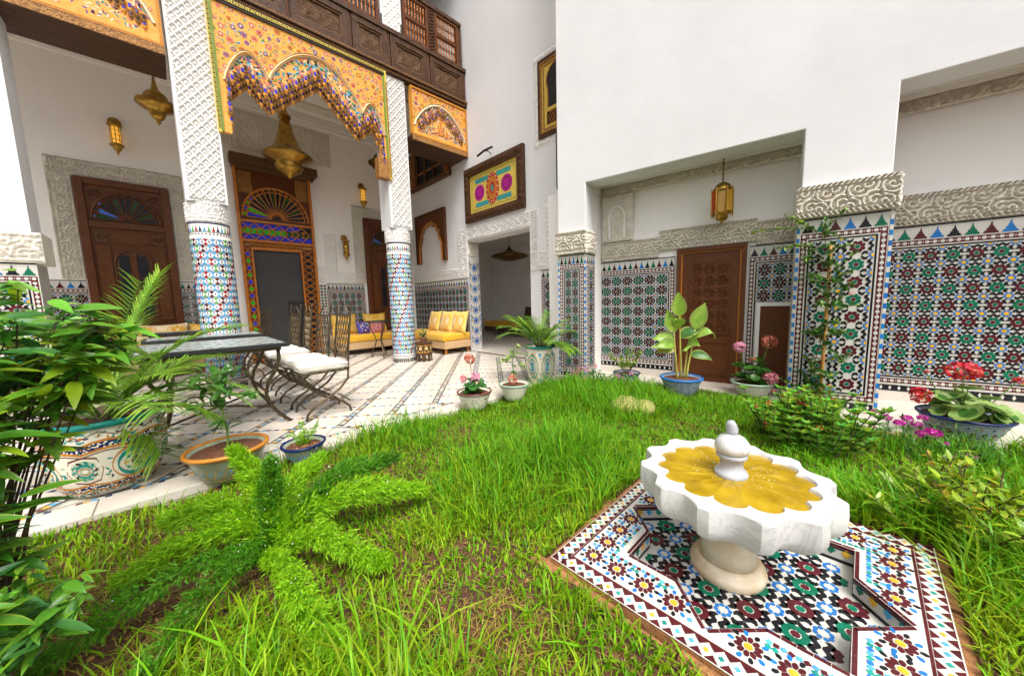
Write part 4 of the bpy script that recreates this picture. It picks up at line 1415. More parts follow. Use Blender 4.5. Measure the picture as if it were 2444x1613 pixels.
# muqarnas drops
def drop_mesh(mats):
    b = MB()
    b.lathe([(0, -.085), (.010, -.078), (.014, -.06), (.026, -.045), (.031, -.02), (.022, -.012), (.022, .03), (.028, .045), (.0, .05)], 8, 0)
    b.box(-.013, -.0315, -.012, .013, -.02, .034, 1)
    b.add([(-.026, -.014, .05), (.026, -.014, .05), (0, -.022, .10)], [(0, 1, 2)], 2)
    return b.mesh('drop', mats)
dm = [drop_mesh(m) for m in (['wood_gilt', 'paint_black', 'paint_gold'], ['paint_gold', 'glass_blue', 'paint_peach'], ['wood_gilt', 'paint_violet', 'paint_rose'])]
for row, (dz, dy, sc) in enumerate(((.0, -.035, 1.0), (-.075, .0, 1.0), (-.15, .05, 1.0))):
    L = 0
    pts = []
    for (a, c) in zip(zig[:-1], zig[1:]):
        d = math.hypot(c[0] - a[0], c[1] - a[1])
        n = max(1, int(d / .055))
        pts += [(a[0] + (c[0] - a[0]) * (k + .5 * (row % 2)) / n, a[1] + (c[1] - a[1]) * (k + .5 * (row % 2)) / n) for k in range(n)]
    for i, (x, z) in enumerate(pts):
        if .74 < x < 2.82 and z + dz > 3.5:
            link(dm[(i * 2 + row) % 3], 'muqarnas_drop', pa, (x, dy, z + dz), (0, 0, random.uniform(-.15, .15)), sc)
b = MB(); b.tube([(x, -.038, z + .012) for x, z in zig], .012, 5); b.build('drop_moulding', 'paint_cream', pa)
b = MB()
zb_ = [(min(max(x, .75), 2.80), z) for x, z in zig]
b.slab(zb_ + [(x, max(z - .15, 3.45)) for x, z in reversed(zb_)], .075, .095)
b.build('drop_gap_shade', 'paint_black', pa)  # added black sheet, stands in for shade in the gaps between drops

def flat_panel(name, label, x0, x1, z0, z1, seed):
    t = thing(name, label, 'fascia', (0, BY, 0))
    b = MB(); b.box(x0, -.03, z0, x1, .03, z1); b.build('board', 'paint_gold', t)
    b = MB()
    for q in ((x0, z0 - .03, x1, z0), (x0, z1 - .03, x1, z1), (x0, z0, x0 + .03, z1 - .03), (x1 - .03, z0, x1, z1 - .03)):
        b.box(q[0], -.05, q[1], q[2], -.0305, q[3], 10)
    b.build('frame_moulding', FM, t)
    b = MB(); b.box(x0, -.05, z0 - .13, x1, .55, z0 - .031); b.build('soffit', 'wood_dark', t)
    b = MB(); b.box(x0, -.056, z0 - .12, x1, -.0505, z0 - .04); b.build('soffit_trim', 'wood_gilt', t)
    w, h = x1 - x0, z1 - z0
    cx = (x0 + x1) / 2
    def az(x):
        return z0 + h * .18 + h * .62 * math.sin(pi * min(1, max(0, (x - x0 - .06) / (w - .12)))) ** .7
    A_ = [(x0 + .06 + (w - .12) * i / 30, az(x0 + .06 + (w - .12) * i / 30)) for i in range(31)]
    b = MB(); b.tube([(x, -.034, z) for x, z in A_], .020, 5, 5); b.tube([(x, -.038, z + .028) for x, z in A_], .006, 5, 7); b.build('arch_moulding', FM, t)
    tri = lambda x: z0 + h * (.12 + .50 * (1 - abs(x - cx) / (w / 2 - .12)))
    b = MB(); mp = flat(0, 0, -.03)
    blossoms(b, x0 + .05, z0 + .06, x1 - .05, z1 - .05, mp, 34, lambda x, z: x0 + .05 < x < x1 - .05 and z < z1 - .05 and z > az(x) + .05, seed, .06)
    rr = random.Random(seed)
    for k in range(260):
        x = rr.uniform(x0 + .1, x1 - .1)
        lo, hi = tri(x) + .10, az(x) - .03
        if hi > lo:
            b.piece(petal(x, rr.uniform(lo, hi), rr.uniform(0, pi), -.02, .028, .024), mp, rr.choice((.001, .0018, .0026)), rr.choice((2, 5, 4, 3, 10, 8)))
    for k in range(200):
        x = rr.uniform(x0 + .2, x1 - .2)
        hi = tri(x) - .05
        if hi > z0 + .07:
            b.piece(petal(x, rr.uniform(z0 + .06, hi), rr.uniform(0, pi), -.016, .022, .018), mp, rr.choice((.001, .0016)), rr.choice((2, 5, 5, 8, 3)))
    b.build('painted_flowers', FM, t, kind='stuff')
    # two rows of stepped drops under the arch
    n = int((w - .2) / .05)
    for i in range(n):
        x = x0 + .12 + (w - .24) * (i + .5) / n
        for row in (0, 1):
            link(dm[(i + row) % 3], 'muqarnas_drop', t, (x, -.045 + .015 * row, tri(x) + .06 - row * .06), (0, 0, 0), .8)
    # red brush script under the arch
    b = MB()
    z = z0 + h * .14
    S = w / 1.2
    strokes = [[(-.24, .05), (-.22, 0), (-.12, .01), (-.08, .05), (-.05, 0), (.03, 0), (.06, .05), (.1, 0), (.2, .01), (.25, .05)], [(0, 0), (0, .30)], [(-.045, .01), (-.045, .17)], [(.045, .01), (.045, .17)], [(-.13, .01), (-.13, .11)], [(.13, .01), (.13, .11)], [(-.18, .07), (-.16, .09)], [(.17, .07), (.19, .085)]]
    for s in strokes:
        b.strip([(cx + p[0] * S, z + p[1] * S) for p in s], .014, mp, .006, 9)
    b.build('script', FM, t)
    return t
flat_panel('painted_fascia', 'painted gold fascia panel with red script at the far end of the balcony', 3.38, FX - .01, 4.22, 5.03, 21)
flat_panel('painted_fascia', 'painted fascia panel with red script above the carved side door', -1.75, .18, 4.22, 5.32, 33)

# ------------------------------------------------------------------ balcony parapet and screens
bp_ = thing('balcony_parapet', 'dark carved wooden balcony parapet with rectangular panels', 'balcony', (0, BY - .04, 0))
b = MB()
b.box(-2, -.02, 5.062, FX - .004, .12, 5.12); b.box(-2, -.05, 5.121, FX - .004, .12, 5.17); b.build('lower_beam', 'wood_dark', bp_)
b = MB(); b.box(-2, .02, 5.171, FX - .004, .10, 5.72); b.build('backing', 'wood_carved', bp_)
b = MB(); b.box(-2, -.04, 5.721, FX - .004, .12, 5.79); b.build('rail', 'wood_dark', bp_)
b = MB()
for k in range(170):
    x = .6 + k * .024
    if x < FX - .03:
        b.box(x, -.054, 5.135, x + .012, -.0505, 5.155); b.box(x, -.024, 5.08, x + .012, -.0205, 5.10)
b.build('bead_trim', 'wood_gilt', bp_, kind='stuff')
xs = [.62, 1.52, 2.38, 3.02, 3.80, FX - .02]
for i in range(5):
    a, c = xs[i] + .03, xs[i + 1] - .03
    fr = .09
    b = MB()
    for q in ((a, 5.18, c, 5.18 + fr), (a, 5.71 - fr, c, 5.71), (a, 5.18 + fr, a + fr, 5.71 - fr), (c - fr, 5.18 + fr, c, 5.71 - fr)):
        b.box(q[0], -.02, q[1], q[2], .0195, q[3])
    f = b.build('panel', 'wood_dark', bp_, bev=.004)
    b = MB()
    a2, c2_, z2, z3 = a + fr, c - fr, 5.18 + fr, 5.71 - fr
    for q in ((a2, z2, c2_, z2 + .03), (a2, z3 - .03, c2_, z3), (a2, z2 + .03, a2 + .03, z3 - .03), (c2_ - .03, z2 + .03, c2_, z3 - .03)):
        b.box(q[0], -.005, q[1], q[2], .0196, q[3])
    b.build('inner_moulding', 'wood_honey' if i < 0 else 'wood_carved', f)
    relief('panel_carving', a2 + .035, z2 + .035, c2_ - .035, z3 - .035, f, 'wood_carved', y=.018, res=.016, depth=.014, fn=h_fine, k=.07)
    b = MB()
    for dx in (0, .02, .04):
        b.tube([(xs[i + 1] - .02 + dx - .02, -.005, 5.18), (xs[i + 1] - .02 + dx - .02, -.005, 5.71)], .008, 6)
    b.build('divider', 'wood_red', bp_)
_bal = MB(); _bal.lathe([(.010, 0), (.010, .015), (.020, .022), (.010, .03), (.014, .055), (.009, .075), (.014, .095), (.010, .12), (.020, .128), (.010, .135), (.010, .15)], 8)
me_bal = _bal.mesh('baluster', ['wood_honey'])
_knb = MB(); _knb.lathe([(0, -.022), (.016, -.012), (.022, 0), (.016, .012), (0, .022)], 8)
def screen(label, x0, x1, z0, z1, nx):
    t = thing('turned_screen', label, 'screen', (0, BY, 0), 0, 'turned wood screens on the balcony')
    b = MB()
    zm = (z0 + z1) / 2
    for q in ((x0, z0, x1, z0 + .05), (x0, z1 - .05, x1, z1), (x0, z0 + .05, x0 + .05, z1 - .05), (x1 - .05, z0 + .05, x1, z1 - .05), (x0 + .05, zm - .03, x1 - .05, zm + .03)):
        b.box(q[0], -.03, q[1], q[2], .03, q[3])
    b.build('frame', 'wood_red', t, bev=.004)
    for (za, zb) in ((z0 + .05, zm - .03), (zm + .03, z1 - .05)):
        rows = max(1, round((zb - za) / .15))
        hs = (zb - za) / rows
        for j in range(rows):
            for i in range(nx):
                x = x0 + .05 + (x1 - x0 - .1) * (i + .5) / nx
                link(me_bal, 'baluster', t, (x, 0, za + j * hs), (0, 0, 0), (1, 1, hs / .15))
        b = MB()
        for j in range(1, rows):
            b.tube([(x0 + .05, 0, za + j * hs), (x1 - .05, 0, za + j * hs)], .010, 6)
        if rows > 1:
            b.build('cross_rail', 'wood_red', t)
    return t
screen('turned wood balcony screen above the arch, beside the white upper pier', 1.75, 2.89, 5.80, 6.62, 16)
screen('turned wood balcony screen between white upper pier and twisted post', 3.33, 3.84, 5.80, 6.56, 7)
screen('turned wood balcony screen at the far end against the white wall', 3.98, 4.52, 5.80, 6.56, 7)
tp = thing('twisted_post', 'dark twisted wooden post between the two end screens', 'post', (3.91, BY, 5.80))
b = MB(); b.box(-.065, -.028, 0, .065, .03, .80); b.build('post', 'wood_dark', tp)
b = MB()
for k in range(13):
    b.tube([(-.055, -.034, .04 + k * .055), (.055, -.034, .09 + k * .055)], .010, 5)
b.build('twist', 'wood_red', tp, kind='stuff')
er = thing('end_rail', 'dark wooden top rail over the end screens', 'rail', (0, BY, 6.565))
b = MB(); b.box(3.30, -.05, 0, FX - .06, .06, .06); b.build('rail', 'wood_dark', er)
b = MB(); b.box(4.525, -.02, -.76, 4.60, .03, 0); b.build('post', 'wood_dark', er)

# ------------------------------------------------------------------ doors of the gallery wall
def fan(t, cx, cz, r0, r1, n, y, rib, discs=True, cols=('glass_dark', 'glass_deepgreen', 'glass_dark'), sx=1.0, tip='glass_dark', low=None):
    """half-round light: turned ribs, panes between, roundels at the ends"""
    for i in range(n):
        a0, a1 = pi * i / n, pi * (i + 1) / n
        am = (a0 + a1) / 2
        f = lambda r, a: (cx + sx * r * math.cos(a), cz + r * math.sin(a))
        b = MB()
        pl = [f(r0, a0), f(r1 * .86, a0), f(r1 * .86, am), f(r1 * .86, a1), f(r0, a1)]
        b.slab(pl, y + .006, y + .012)
        col = cols[i % len(cols)]
        if low and (i < 2 or i >= n - 2):
            col = low[i % len(low)] if i >= n - 2 else col
        b.build('pane', col, t)
        b = MB()
        x, z = f(r1 * .93, am)
        b.slab(ring_pts(x, z, r1 * .052, 10), y + .004, y + .010)
        b.build('roundel', (low[(i + 1) % len(low)] if low and i >= n - 4 else tip), t)
        b = MB()
        pts = ring_pts(x, z, r1 * .060, 10)
        b.tube([(p[0], y, p[1]) for p in pts + pts[:1]], .007, 5)
        b.build('roundel_ring', rib, t)
    for i in range(n + 1):
        a = pi * i / n
        b = MB()
        q = [f2 for f2 in ((cx + sx * r * math.cos(a), cz + r * math.sin(a)) for r in (r0, r0 + (r1 * .86 - r0) * .35, r0 + (r1 * .86 - r0) * .8, r1 * .88))]
        b.tube([(p[0], y, p[1]) for p in q], [.012, .007, .011, .014], 6)
        b.build('rib', rib, t)
    b = MB()
    for r, w in ((r1, .02), (r1 * .87, .009), (r0, .016)):
        b.tube([(cx + sx * r * math.cos(a), y, cz + r * math.sin(a)) for a in np.linspace(0, pi, 33)], w, 6)
    b.build('arch_moulding', rib, t)
    b = MB()
    b.slab([(cx + sx * r0 * .5 * math.cos(a), cz + r0 * .5 * math.sin(a)) for a in np.linspace(0, pi, 13)], y + .002, y + .011)
    b.build('hub', 'glass_dark', t)

def side_door(name, x0, label, w=1.03, h=3.16):
    t = thing(name, label, 'door', (x0, IY - .06, 0))
    fr = .10
    b = MB(); b.box(0, -.02, 0, fr, .055, h); b.box(w - fr, -.02, 0, w, .055, h); b.box(fr, -.02, h - fr, w - fr, .055, h); b.build('frame', 'wood_red', t, bev=.012)
    b = MB(); b.box(fr, .022, 0, w - fr, .05, h - fr); b.build('backing', 'wood_door', t)
    b = MB(); b.box(fr, -.01, 2.42, w - fr, .0215, 2.52); b.build('transom', 'wood_red', t, bev=.006)
    fan(t, w / 2, 2.54, .075, .44, 12, .008, 'wood_red', sx=.86, low=('glass_lightblue', 'glass_deepgreen'))
    for sx_ in (fr + .10, w - fr - .10):
        b = MB()
        for q in range(6):
            b.lathe([(0, -.012), (.03, 0), (0, .012)], 6, c=(sx_ + .045 * math.cos(q), .016, 2.94 + .04 * math.sin(q)))
        b.build('spandrel_carving', 'wood_carved', t)
    # lattice panels
    for (xa, za, xb, zb) in ((.14, .95, .27, 2.14), (w - .27, .95, w - .14, 2.14), (.30, 2.20, w - .30, 2.36), (.14, .25, w - .14, .90)):
        b = MB(); b.box(xa, .012, za, xb, .0215, zb); p = b.build('lattice_panel', 'black_board', t)
        b = MB()
        st = .034
        k = xa - (zb - za)
        while k < xb:
            for sg in (0, 1):
                p0 = (k, za) if not sg else (k, zb)
                q0 = (k + (zb - za), zb) if not sg else (k + (zb - za), za)
                t0 = max(0, (xa - p0[0]) / (q0[0] - p0[0])); t1 = min(1, (xb - p0[0]) / (q0[0] - p0[0]))
                if t1 > t0:
                    l = lambda s: (p0[0] + (q0[0] - p0[0]) * s, .008, p0[1] + (q0[1] - p0[1]) * s)
                    b.tube([l(t0), l(t1)], .006, 4, cap=False)
            k += st
        b.build('lattice', 'wood_mid', p, kind='stuff')
        b = MB()
        for q in ((xa - .014, za - .014, xb + .014, za), (xa - .014, zb, xb + .014, zb + .014), (xa - .014, za, xa, zb), (xb, za, xb + .014, zb)):
            b.box(q[0], .0, q[1], q[2], .021, q[3])
        b.build('panel_moulding', 'wood_red', p)
    for xa in (.14, w - .27):
        b = MB(); b.box(xa, .006, 2.20, xa + .13, .0215, 2.36)
        for q in range(8):
            b.lathe([(0, -.01), (.02, 0), (0, .01)], 6, c=(xa + .065 + .035 * math.cos(q * pi / 4), .004, 2.28 + .035 * math.sin(q * pi / 4)))
        b.build('rosette', 'wood_carved', t)
    # arched glazed leaf
    x_a, x_b = .31, w - .31
    cxm, rr = (x_a + x_b) / 2, (x_b - x_a) / 2
    arc = [(x_a, 1.0)] + [(cxm + rr * math.cos(a), 1.86 + rr * 1.15 * math.sin(a)) for a in np.linspace(pi, 0, 17)] + [(x_b, 1.0)]
    b = MB(); b.slab(arc, .014, .0215); b.build('leaf', 'wood_dark', t)
    b = MB(); b.tube([(x, .008, z) for x, z in arc], .016, 6); b.build('leaf_arch', 'wood_red', t)
    for sg in (-1, 1):
        for (za, zb) in ((1.05, 1.62), (1.66, 2.0)):
            b = MB(); b.box(cxm + sg * .10 - .055, .009, za, cxm + sg * .10 + .055, .0135, zb); b.build('pane', 'glass_dark', t)
    b = MB(); b.box(cxm - .04, .0, 1.0, cxm + .04, .0138, 2.05); b.build('stile', 'wood_red', t)
    # stucco surround on the wall
    s = .25
    for (xa, za, xb, zb, v) in ((-s, 1.62, -.004, h, True), (w + .004, 1.62, w + s - .03, h, True), (-s, h + .003, w + s - .03, h + .26, False)):
        relief('stucco_surround', xa, za, xb, zb, t, 'stucco', y=.055, res=.011, depth=.03, vertical=v)
    return t
side_door('fanlight_door', -.96, 'tall carved wooden door with fanlight behind the shrub')
d2 = side_door('fanlight_door', 3.36, 'carved wooden door with fanlight half hidden by the slim column')

# ------------------------------------------------------------------ the great portal
pr = thing('portal', 'tall gilded wooden portal with coloured glass and dark opening', 'portal', (1.0, IY - .10, 0))
w, h = 1.24, 3.9
b = MB(); b.box(-.06, -.12, 3.82, w + .16, .0995, 3.98); b.box(-.04, -.08, 3.74, w + .1, .0995, 3.819); b.build('cornice', 'wood_carved', pr, bev=.01)
b = MB(); b.box(0, .03, 2.30, w, .05, 3.74); b.box(0, .03, 0, .16, .05, 2.30); b.box(w - .26, .03, 0, w, .05, 2.30); b.build('backing', 'wood_door', pr)
b = MB(); b.box(-.03, -.02, 0, .02, .05, 3.74); b.box(w - .02, -.02, 0, w + .03, .05, 3.74); b.build('frame', 'wood_honey', pr, bev=.008)
b = MB(); b.box(.13, -.01, 0, .165, .055, 2.29); b.box(w - .27, -.01, 0, w - .235, .055, 2.29); b.box(.165, -.01, 2.235, w - .27, .055, 2.29); b.build('opening_frame', 'wood_honey', pr, bev=.006)
# dark infill of the opening and a black board leaning in it
b = MB(); b.box(.166, .07, 0, w - .271, .09, 2.234); b.build('dark_screen', 'void', pr)
b = MB(); b.box(.68, .0565, .01, w - .275, .069, 1.22); b.build('black_board', 'black_board', pr)
fan(pr, w / 2, 2.86, .11, .60, 16, .018, 'wood_honey', sx=.94, cols=('glass_dark', 'glass_dark', 'glass_deepgreen'), low=('glass_green', 'glass_blue'), tip='glass_dark')
# spandrels
relief('spandrel_carving', .03, 3.30, .26, 3.72, pr, 'wood_gilt', y=.029, res=.016, depth=.02, fn=h_fine, k=.09)
relief('spandrel_carving', w - .26, 3.30, w - .03, 3.72, pr, 'wood_gilt', y=.029, res=.016, depth=.02, fn=h_fine, k=.09)
# star lattice strip
gl = ['glass_blue', 'glass_green', 'glass_blue', 'glass_deepgreen', 'glass_dark', 'glass_deepgreen']
for i in range(5):
    x = .03 + i * .24
    for (za, zb, m) in ((2.44, 2.535, gl[i % 2 * 0]), (2.545, 2.645, 'glass_green' if i < 3 else 'glass_deepgreen'), (2.655, 2.75, 'glass_blue' if i < 4 else 'glass_dark')):
        b = MB(); b.box(x, .022, za, min(x + .235, w - .03), .029, zb); b.build('pane', m, pr)
b = MB()
for i in range(6):
    x = .03 + i * .2
    for (p, q) in (((x, 2.44), (x + .1, 2.54)), ((x + .1, 2.54), (x + .2, 2.44)), ((x, 2.75), (x + .1, 2.65)), ((x + .1, 2.65), (x + .2, 2.75)), ((x - .0, 2.54), (x + .05, 2.595)), ((x + .05, 2.595), (x, 2.65)), ((x + .1, 2.54), (x + .15, 2.595)), ((x + .15, 2.595), (x + .1, 2.65)), ((x, 2.54), (x + .1, 2.54)), ((x, 2.65), (x + .1, 2.65))):
        if max(p[0], q[0]) < w - .01:
            b.tube([(p[0], .014, p[1]), (q[0], .014, q[1])], .011, 5)
b.build('star_lattice', 'wood_honey', pr)
b = MB(); b.box(.02, -.01, 2.76, w - .02, .0295, 2.80); b.box(.02, -.01, 2.385, w - .02, .0295, 2.43); b.build('rail', 'wood_honey', pr)
relief('rail_carving', .02, 2.30, w - .02, 2.38, pr, 'wood_gilt', y=.028, res=.014, depth=.014, fn=h_fine, k=.05)
def diamond(x, z, rx, rz, m):
    b = MB(); b.slab([(x - rx, z), (x, z - rz), (x + rx, z), (x, z + rz)], .018, .029); b.build('pane', m, pr)
# side strips of diamonds
for k in range(16):
    z = .12 + k * .135
    diamond(.075, z, .042, .052, ('glass_green', 'glass_blue')[k % 2])  # vivid colours paint these left panes as if backlit
    diamond(w - .13, z, .06, .056, 'glass_dark')
for (xa, xb) in ((.022, .128), (w - .232, w - .03)):
    lat = MB()
    for k in range(17):
        z0 = -.015 + k * .135
        for (p, q) in (((xa, z0), (xb, z0 + .135)), ((xb, z0), (xa, z0 + .135))):
            if q[1] < 2.31 and p[1] > -.02:
                lat.tube([(p[0], .014, p[1]), (q[0], .014, q[1])], .010, 5)
    lat.build('diamond_lattice', 'wood_honey', pr)
lat = MB()
for k in range(8):
    x0, x1 = .20 + k * .1, .30 + k * .1
    if x1 < w - .28:
        lat.tube([(x0, .014, 2.30), (x1, .014, 2.375)], .008, 5); lat.tube([(x1, .014, 2.30), (x0, .014, 2.375)], .008, 5)
lat.build('diamond_lattice', 'wood_honey', pr)
b = MB(); b.box(.022, .026, 0, .128, .0298, 2.3); b.build('strip_ground', 'glass_rust', pr)

# ------------------------------------------------------------------ hanging brass lanterns and wall lights
pendant('great_lantern', 'large bell shaped brass lantern hanging before the portal', (1.66, 7.3, 3.37),
        [(0, 0), (.03, .02), (.05, .05), (.12, .09), (.19, .14), (.22, .20), (.20, .26), (.22, .28), (.36, .34), (.39, .38), (.34, .42), (.25, .48), (.19, .58), (.14, .72), (.095, .90), (.075, 1.0), (.10, 1.03), (.10, 1.06), (.07, 1.10), (.035, 1.18), (.014, 1.26)], 'brass', 1.70)
pendant('saucer_lantern', 'brass saucer shaped lantern hanging above the side door', (.06, 7.3, 3.76),
        [(0, 0), (.012, .03), (.03, .05), (.018, .07), (.06, .10), (.09, .16), (.085, .19), (.16, .22), (.225, .28), (.215, .31), (.16, .34), (.125, .36), (.13, .40), (.10, .44), (.05, .48), (.026, .56), (.014, .66)], 'brass', 1.32)
pendant('saucer_lantern', 'dark brass saucer lantern half hidden behind the arch corbel', (3.33, 7.3, 3.76),
        [(0, 0), (.012, .03), (.03, .05), (.06, .10), (.09, .16), (.16, .22), (.225, .28), (.215, .31), (.16, .34), (.125, .36), (.10, .44), (.05, .48), (.026, .56), (.014, .66)], 'brass_dark', 1.32)
def sconce(x, z, label, lit):
    t = thing('wall_sconce', label, 'wall light', (x, IY - .06, z), 0, 'brass wall sconces of the gallery')
    b = MB()
    bb = MB(); bb.lathe([(.005, 0), (.07, .01), (.075, .02), (.0, .03)], 14)
    o = bb.build('back_plate', 'brass', t, loc=(0, .055, .52)); o.rotation_euler[0] = pi / 2
    b.tube([(0, .03, .52), (0, -.05, .56), (0, -.06, .50)], .009, 6); b.build('arm', 'brass', t)
    b = MB(); b.lathe([(.0, .50), (.05, .47), (.085, .45), (.08, .43), (.06, .42)], 12, c=(0, -.06, 0)); b.build('cap', 'brass', t, smooth=True)
    b = MB(); b.lathe([(.046, .42), (.052, .30), (.050, .16)], 12, c=(0, -.06, 0)); b.build('shade', 'amber_glow' if lit else 'brass_bright', t, smooth=True)
    b = MB()
    for q in range(8):
        a = q * pi / 4
        b.tube([((.050 + .004) * math.cos(a), -.06 + (.050 + .004) * math.sin(a), .43), (.058 * math.cos(a), -.06 + .058 * math.sin(a), .29), (.054 * math.cos(a), -.06 + .054 * math.sin(a), .16)], .005, 5)
    for zz in (.22, .29, .36):
        b.tube([(.057 * math.cos(a), -.06 + .057 * math.sin(a), zz) for a in np.linspace(0, 2 * pi, 17)], .004, 4)
    b.build('cage', 'brass', t)
    b = MB(); b.lathe([(0, 0), (.015, .02), (.02, .05), (.045, .08), (.05, .11), (.09, .14), (.07, .165)], 12, c=(0, -.06, 0)); b.build('base', 'brass', t, smooth=True)
    return t
sconce(-.44, 3.56, 'lit amber brass sconce on the wall above the side door', True)
sconce(2.90, 2.12, 'unlit brass sconce in the stucco niche beside the portal', False)
sconce(3.38, 3.36, 'lit brass sconce peeking past the arch corbel', True)

# ------------------------------------------------------------------ dining tables and iron chairs
def table(label, x0, x1, y0, y1, z=.775):
    t = thing('mosaic_table', label, 'table', ((x0 + x1) / 2, (y0 + y1) / 2, 0), 0, 'mosaic tables with iron legs')
    hx, hy = (x1 - x0) / 2, (y1 - y0) / 2
    b = MB(); b.box(-hx, -hy, z - .04, hx, hy, z - .002); b.build('table_top', 'iron_black', t, bev=.004)
    b = MB(); b.box(-hx + .035, -hy + .035, z - .0025, hx - .035, hy - .035, z); b.build('mosaic_surface', 'table_mosaic', t)
    b = MB()
    for i in range(int(hx * 2 / .07)):
        for j in range(int(hy * 2 / .07)):
            x, y = -hx + .07 + i * .07, -hy + .07 + j * .07
            if x < hx - .05 and y < hy - .05:
                b.add([(x - .028, y, z + .0008), (x, y - .028, z + .0008), (x + .028, y, z + .0008), (x, y + .028, z + .0008)], [(0, 1, 2, 3)], ZI[('t_white', 't_white', 't_teal', 't_white', 't_navy')[(i * 2 + j) % 5]])
    b.build('mosaic_chips', ZM, t, kind='stuff')
    b = MB(); k = .06
    b.box(-hx + k, -hy + k, z - .07, hx - k, -hy + k + .02, z - .041); b.box(-hx + k, hy - k - .02, z - .07, hx - k, hy - k, z - .041)
    b.box(-hx + k, -hy + k + .02, z - .07, -hx + k + .02, hy - k - .02, z - .041); b.box(hx - k - .02, -hy + k + .02, z - .07, hx - k, hy - k - .02, z - .041)
    b.build('apron_frame', 'iron', t)
    feet = []
    for sx in (-1, 1):
        for sy in (-1, 1):
            px, py = sx * (hx - .08), sy * (hy - .10)
            pr_ = [(0, z - .045), (.0, z - .16), (-.035, z - .26), (-.10, z - .36), (-.125, z - .48), (-.09, z - .60), (-.03, z - .69), (.03, .02), (.05, .0)]
            b = MB(); b.tube([(px + sx * o, py, zz) for o, zz in pr_], .0165, 8); b.build('leg', 'iron', t, smooth=True)
            feet.append((px - sx * .09, py, z - .60))
    b = MB()
    b.tube([feet[0], feet[3]], .010, 6); b.tube([feet[1], feet[2]], .010, 6); b.build('cross_stretcher', 'iron', t)
    b = MB()
    for sx in (-1, 1):
        b.tube([(sx * (hx - .17), -hy + .1, z - .60), (sx * (hx - .17), hy - .1, z - .60)], .010, 6)
    b.build('end_stretcher', 'iron', t)
    b = MB()
    cc = []
    for i in range(26):
        a = i * .42
        r = .085 - .003 * i
        cc.append((.0 + r * math.cos(a), .0, z - .55 + r * math.sin(a)))
    b.tube(cc, .008, 5); b.tube([(-p[0] * 1 - .17, p[1], p[2]) for p in cc], .008, 5); b.build('scroll', 'iron', t)
    return t
table('nearest grey mosaic dining table with black edge behind the palm', -.32, .72, 3.73, 4.78)
table('second mosaic dining table standing in front of the thick column', -.32, .77, 5.38, 5.93)
table('small mosaic table by the patterned cushion in the gallery', -.42, .24, 7.42, 7.72, .76)

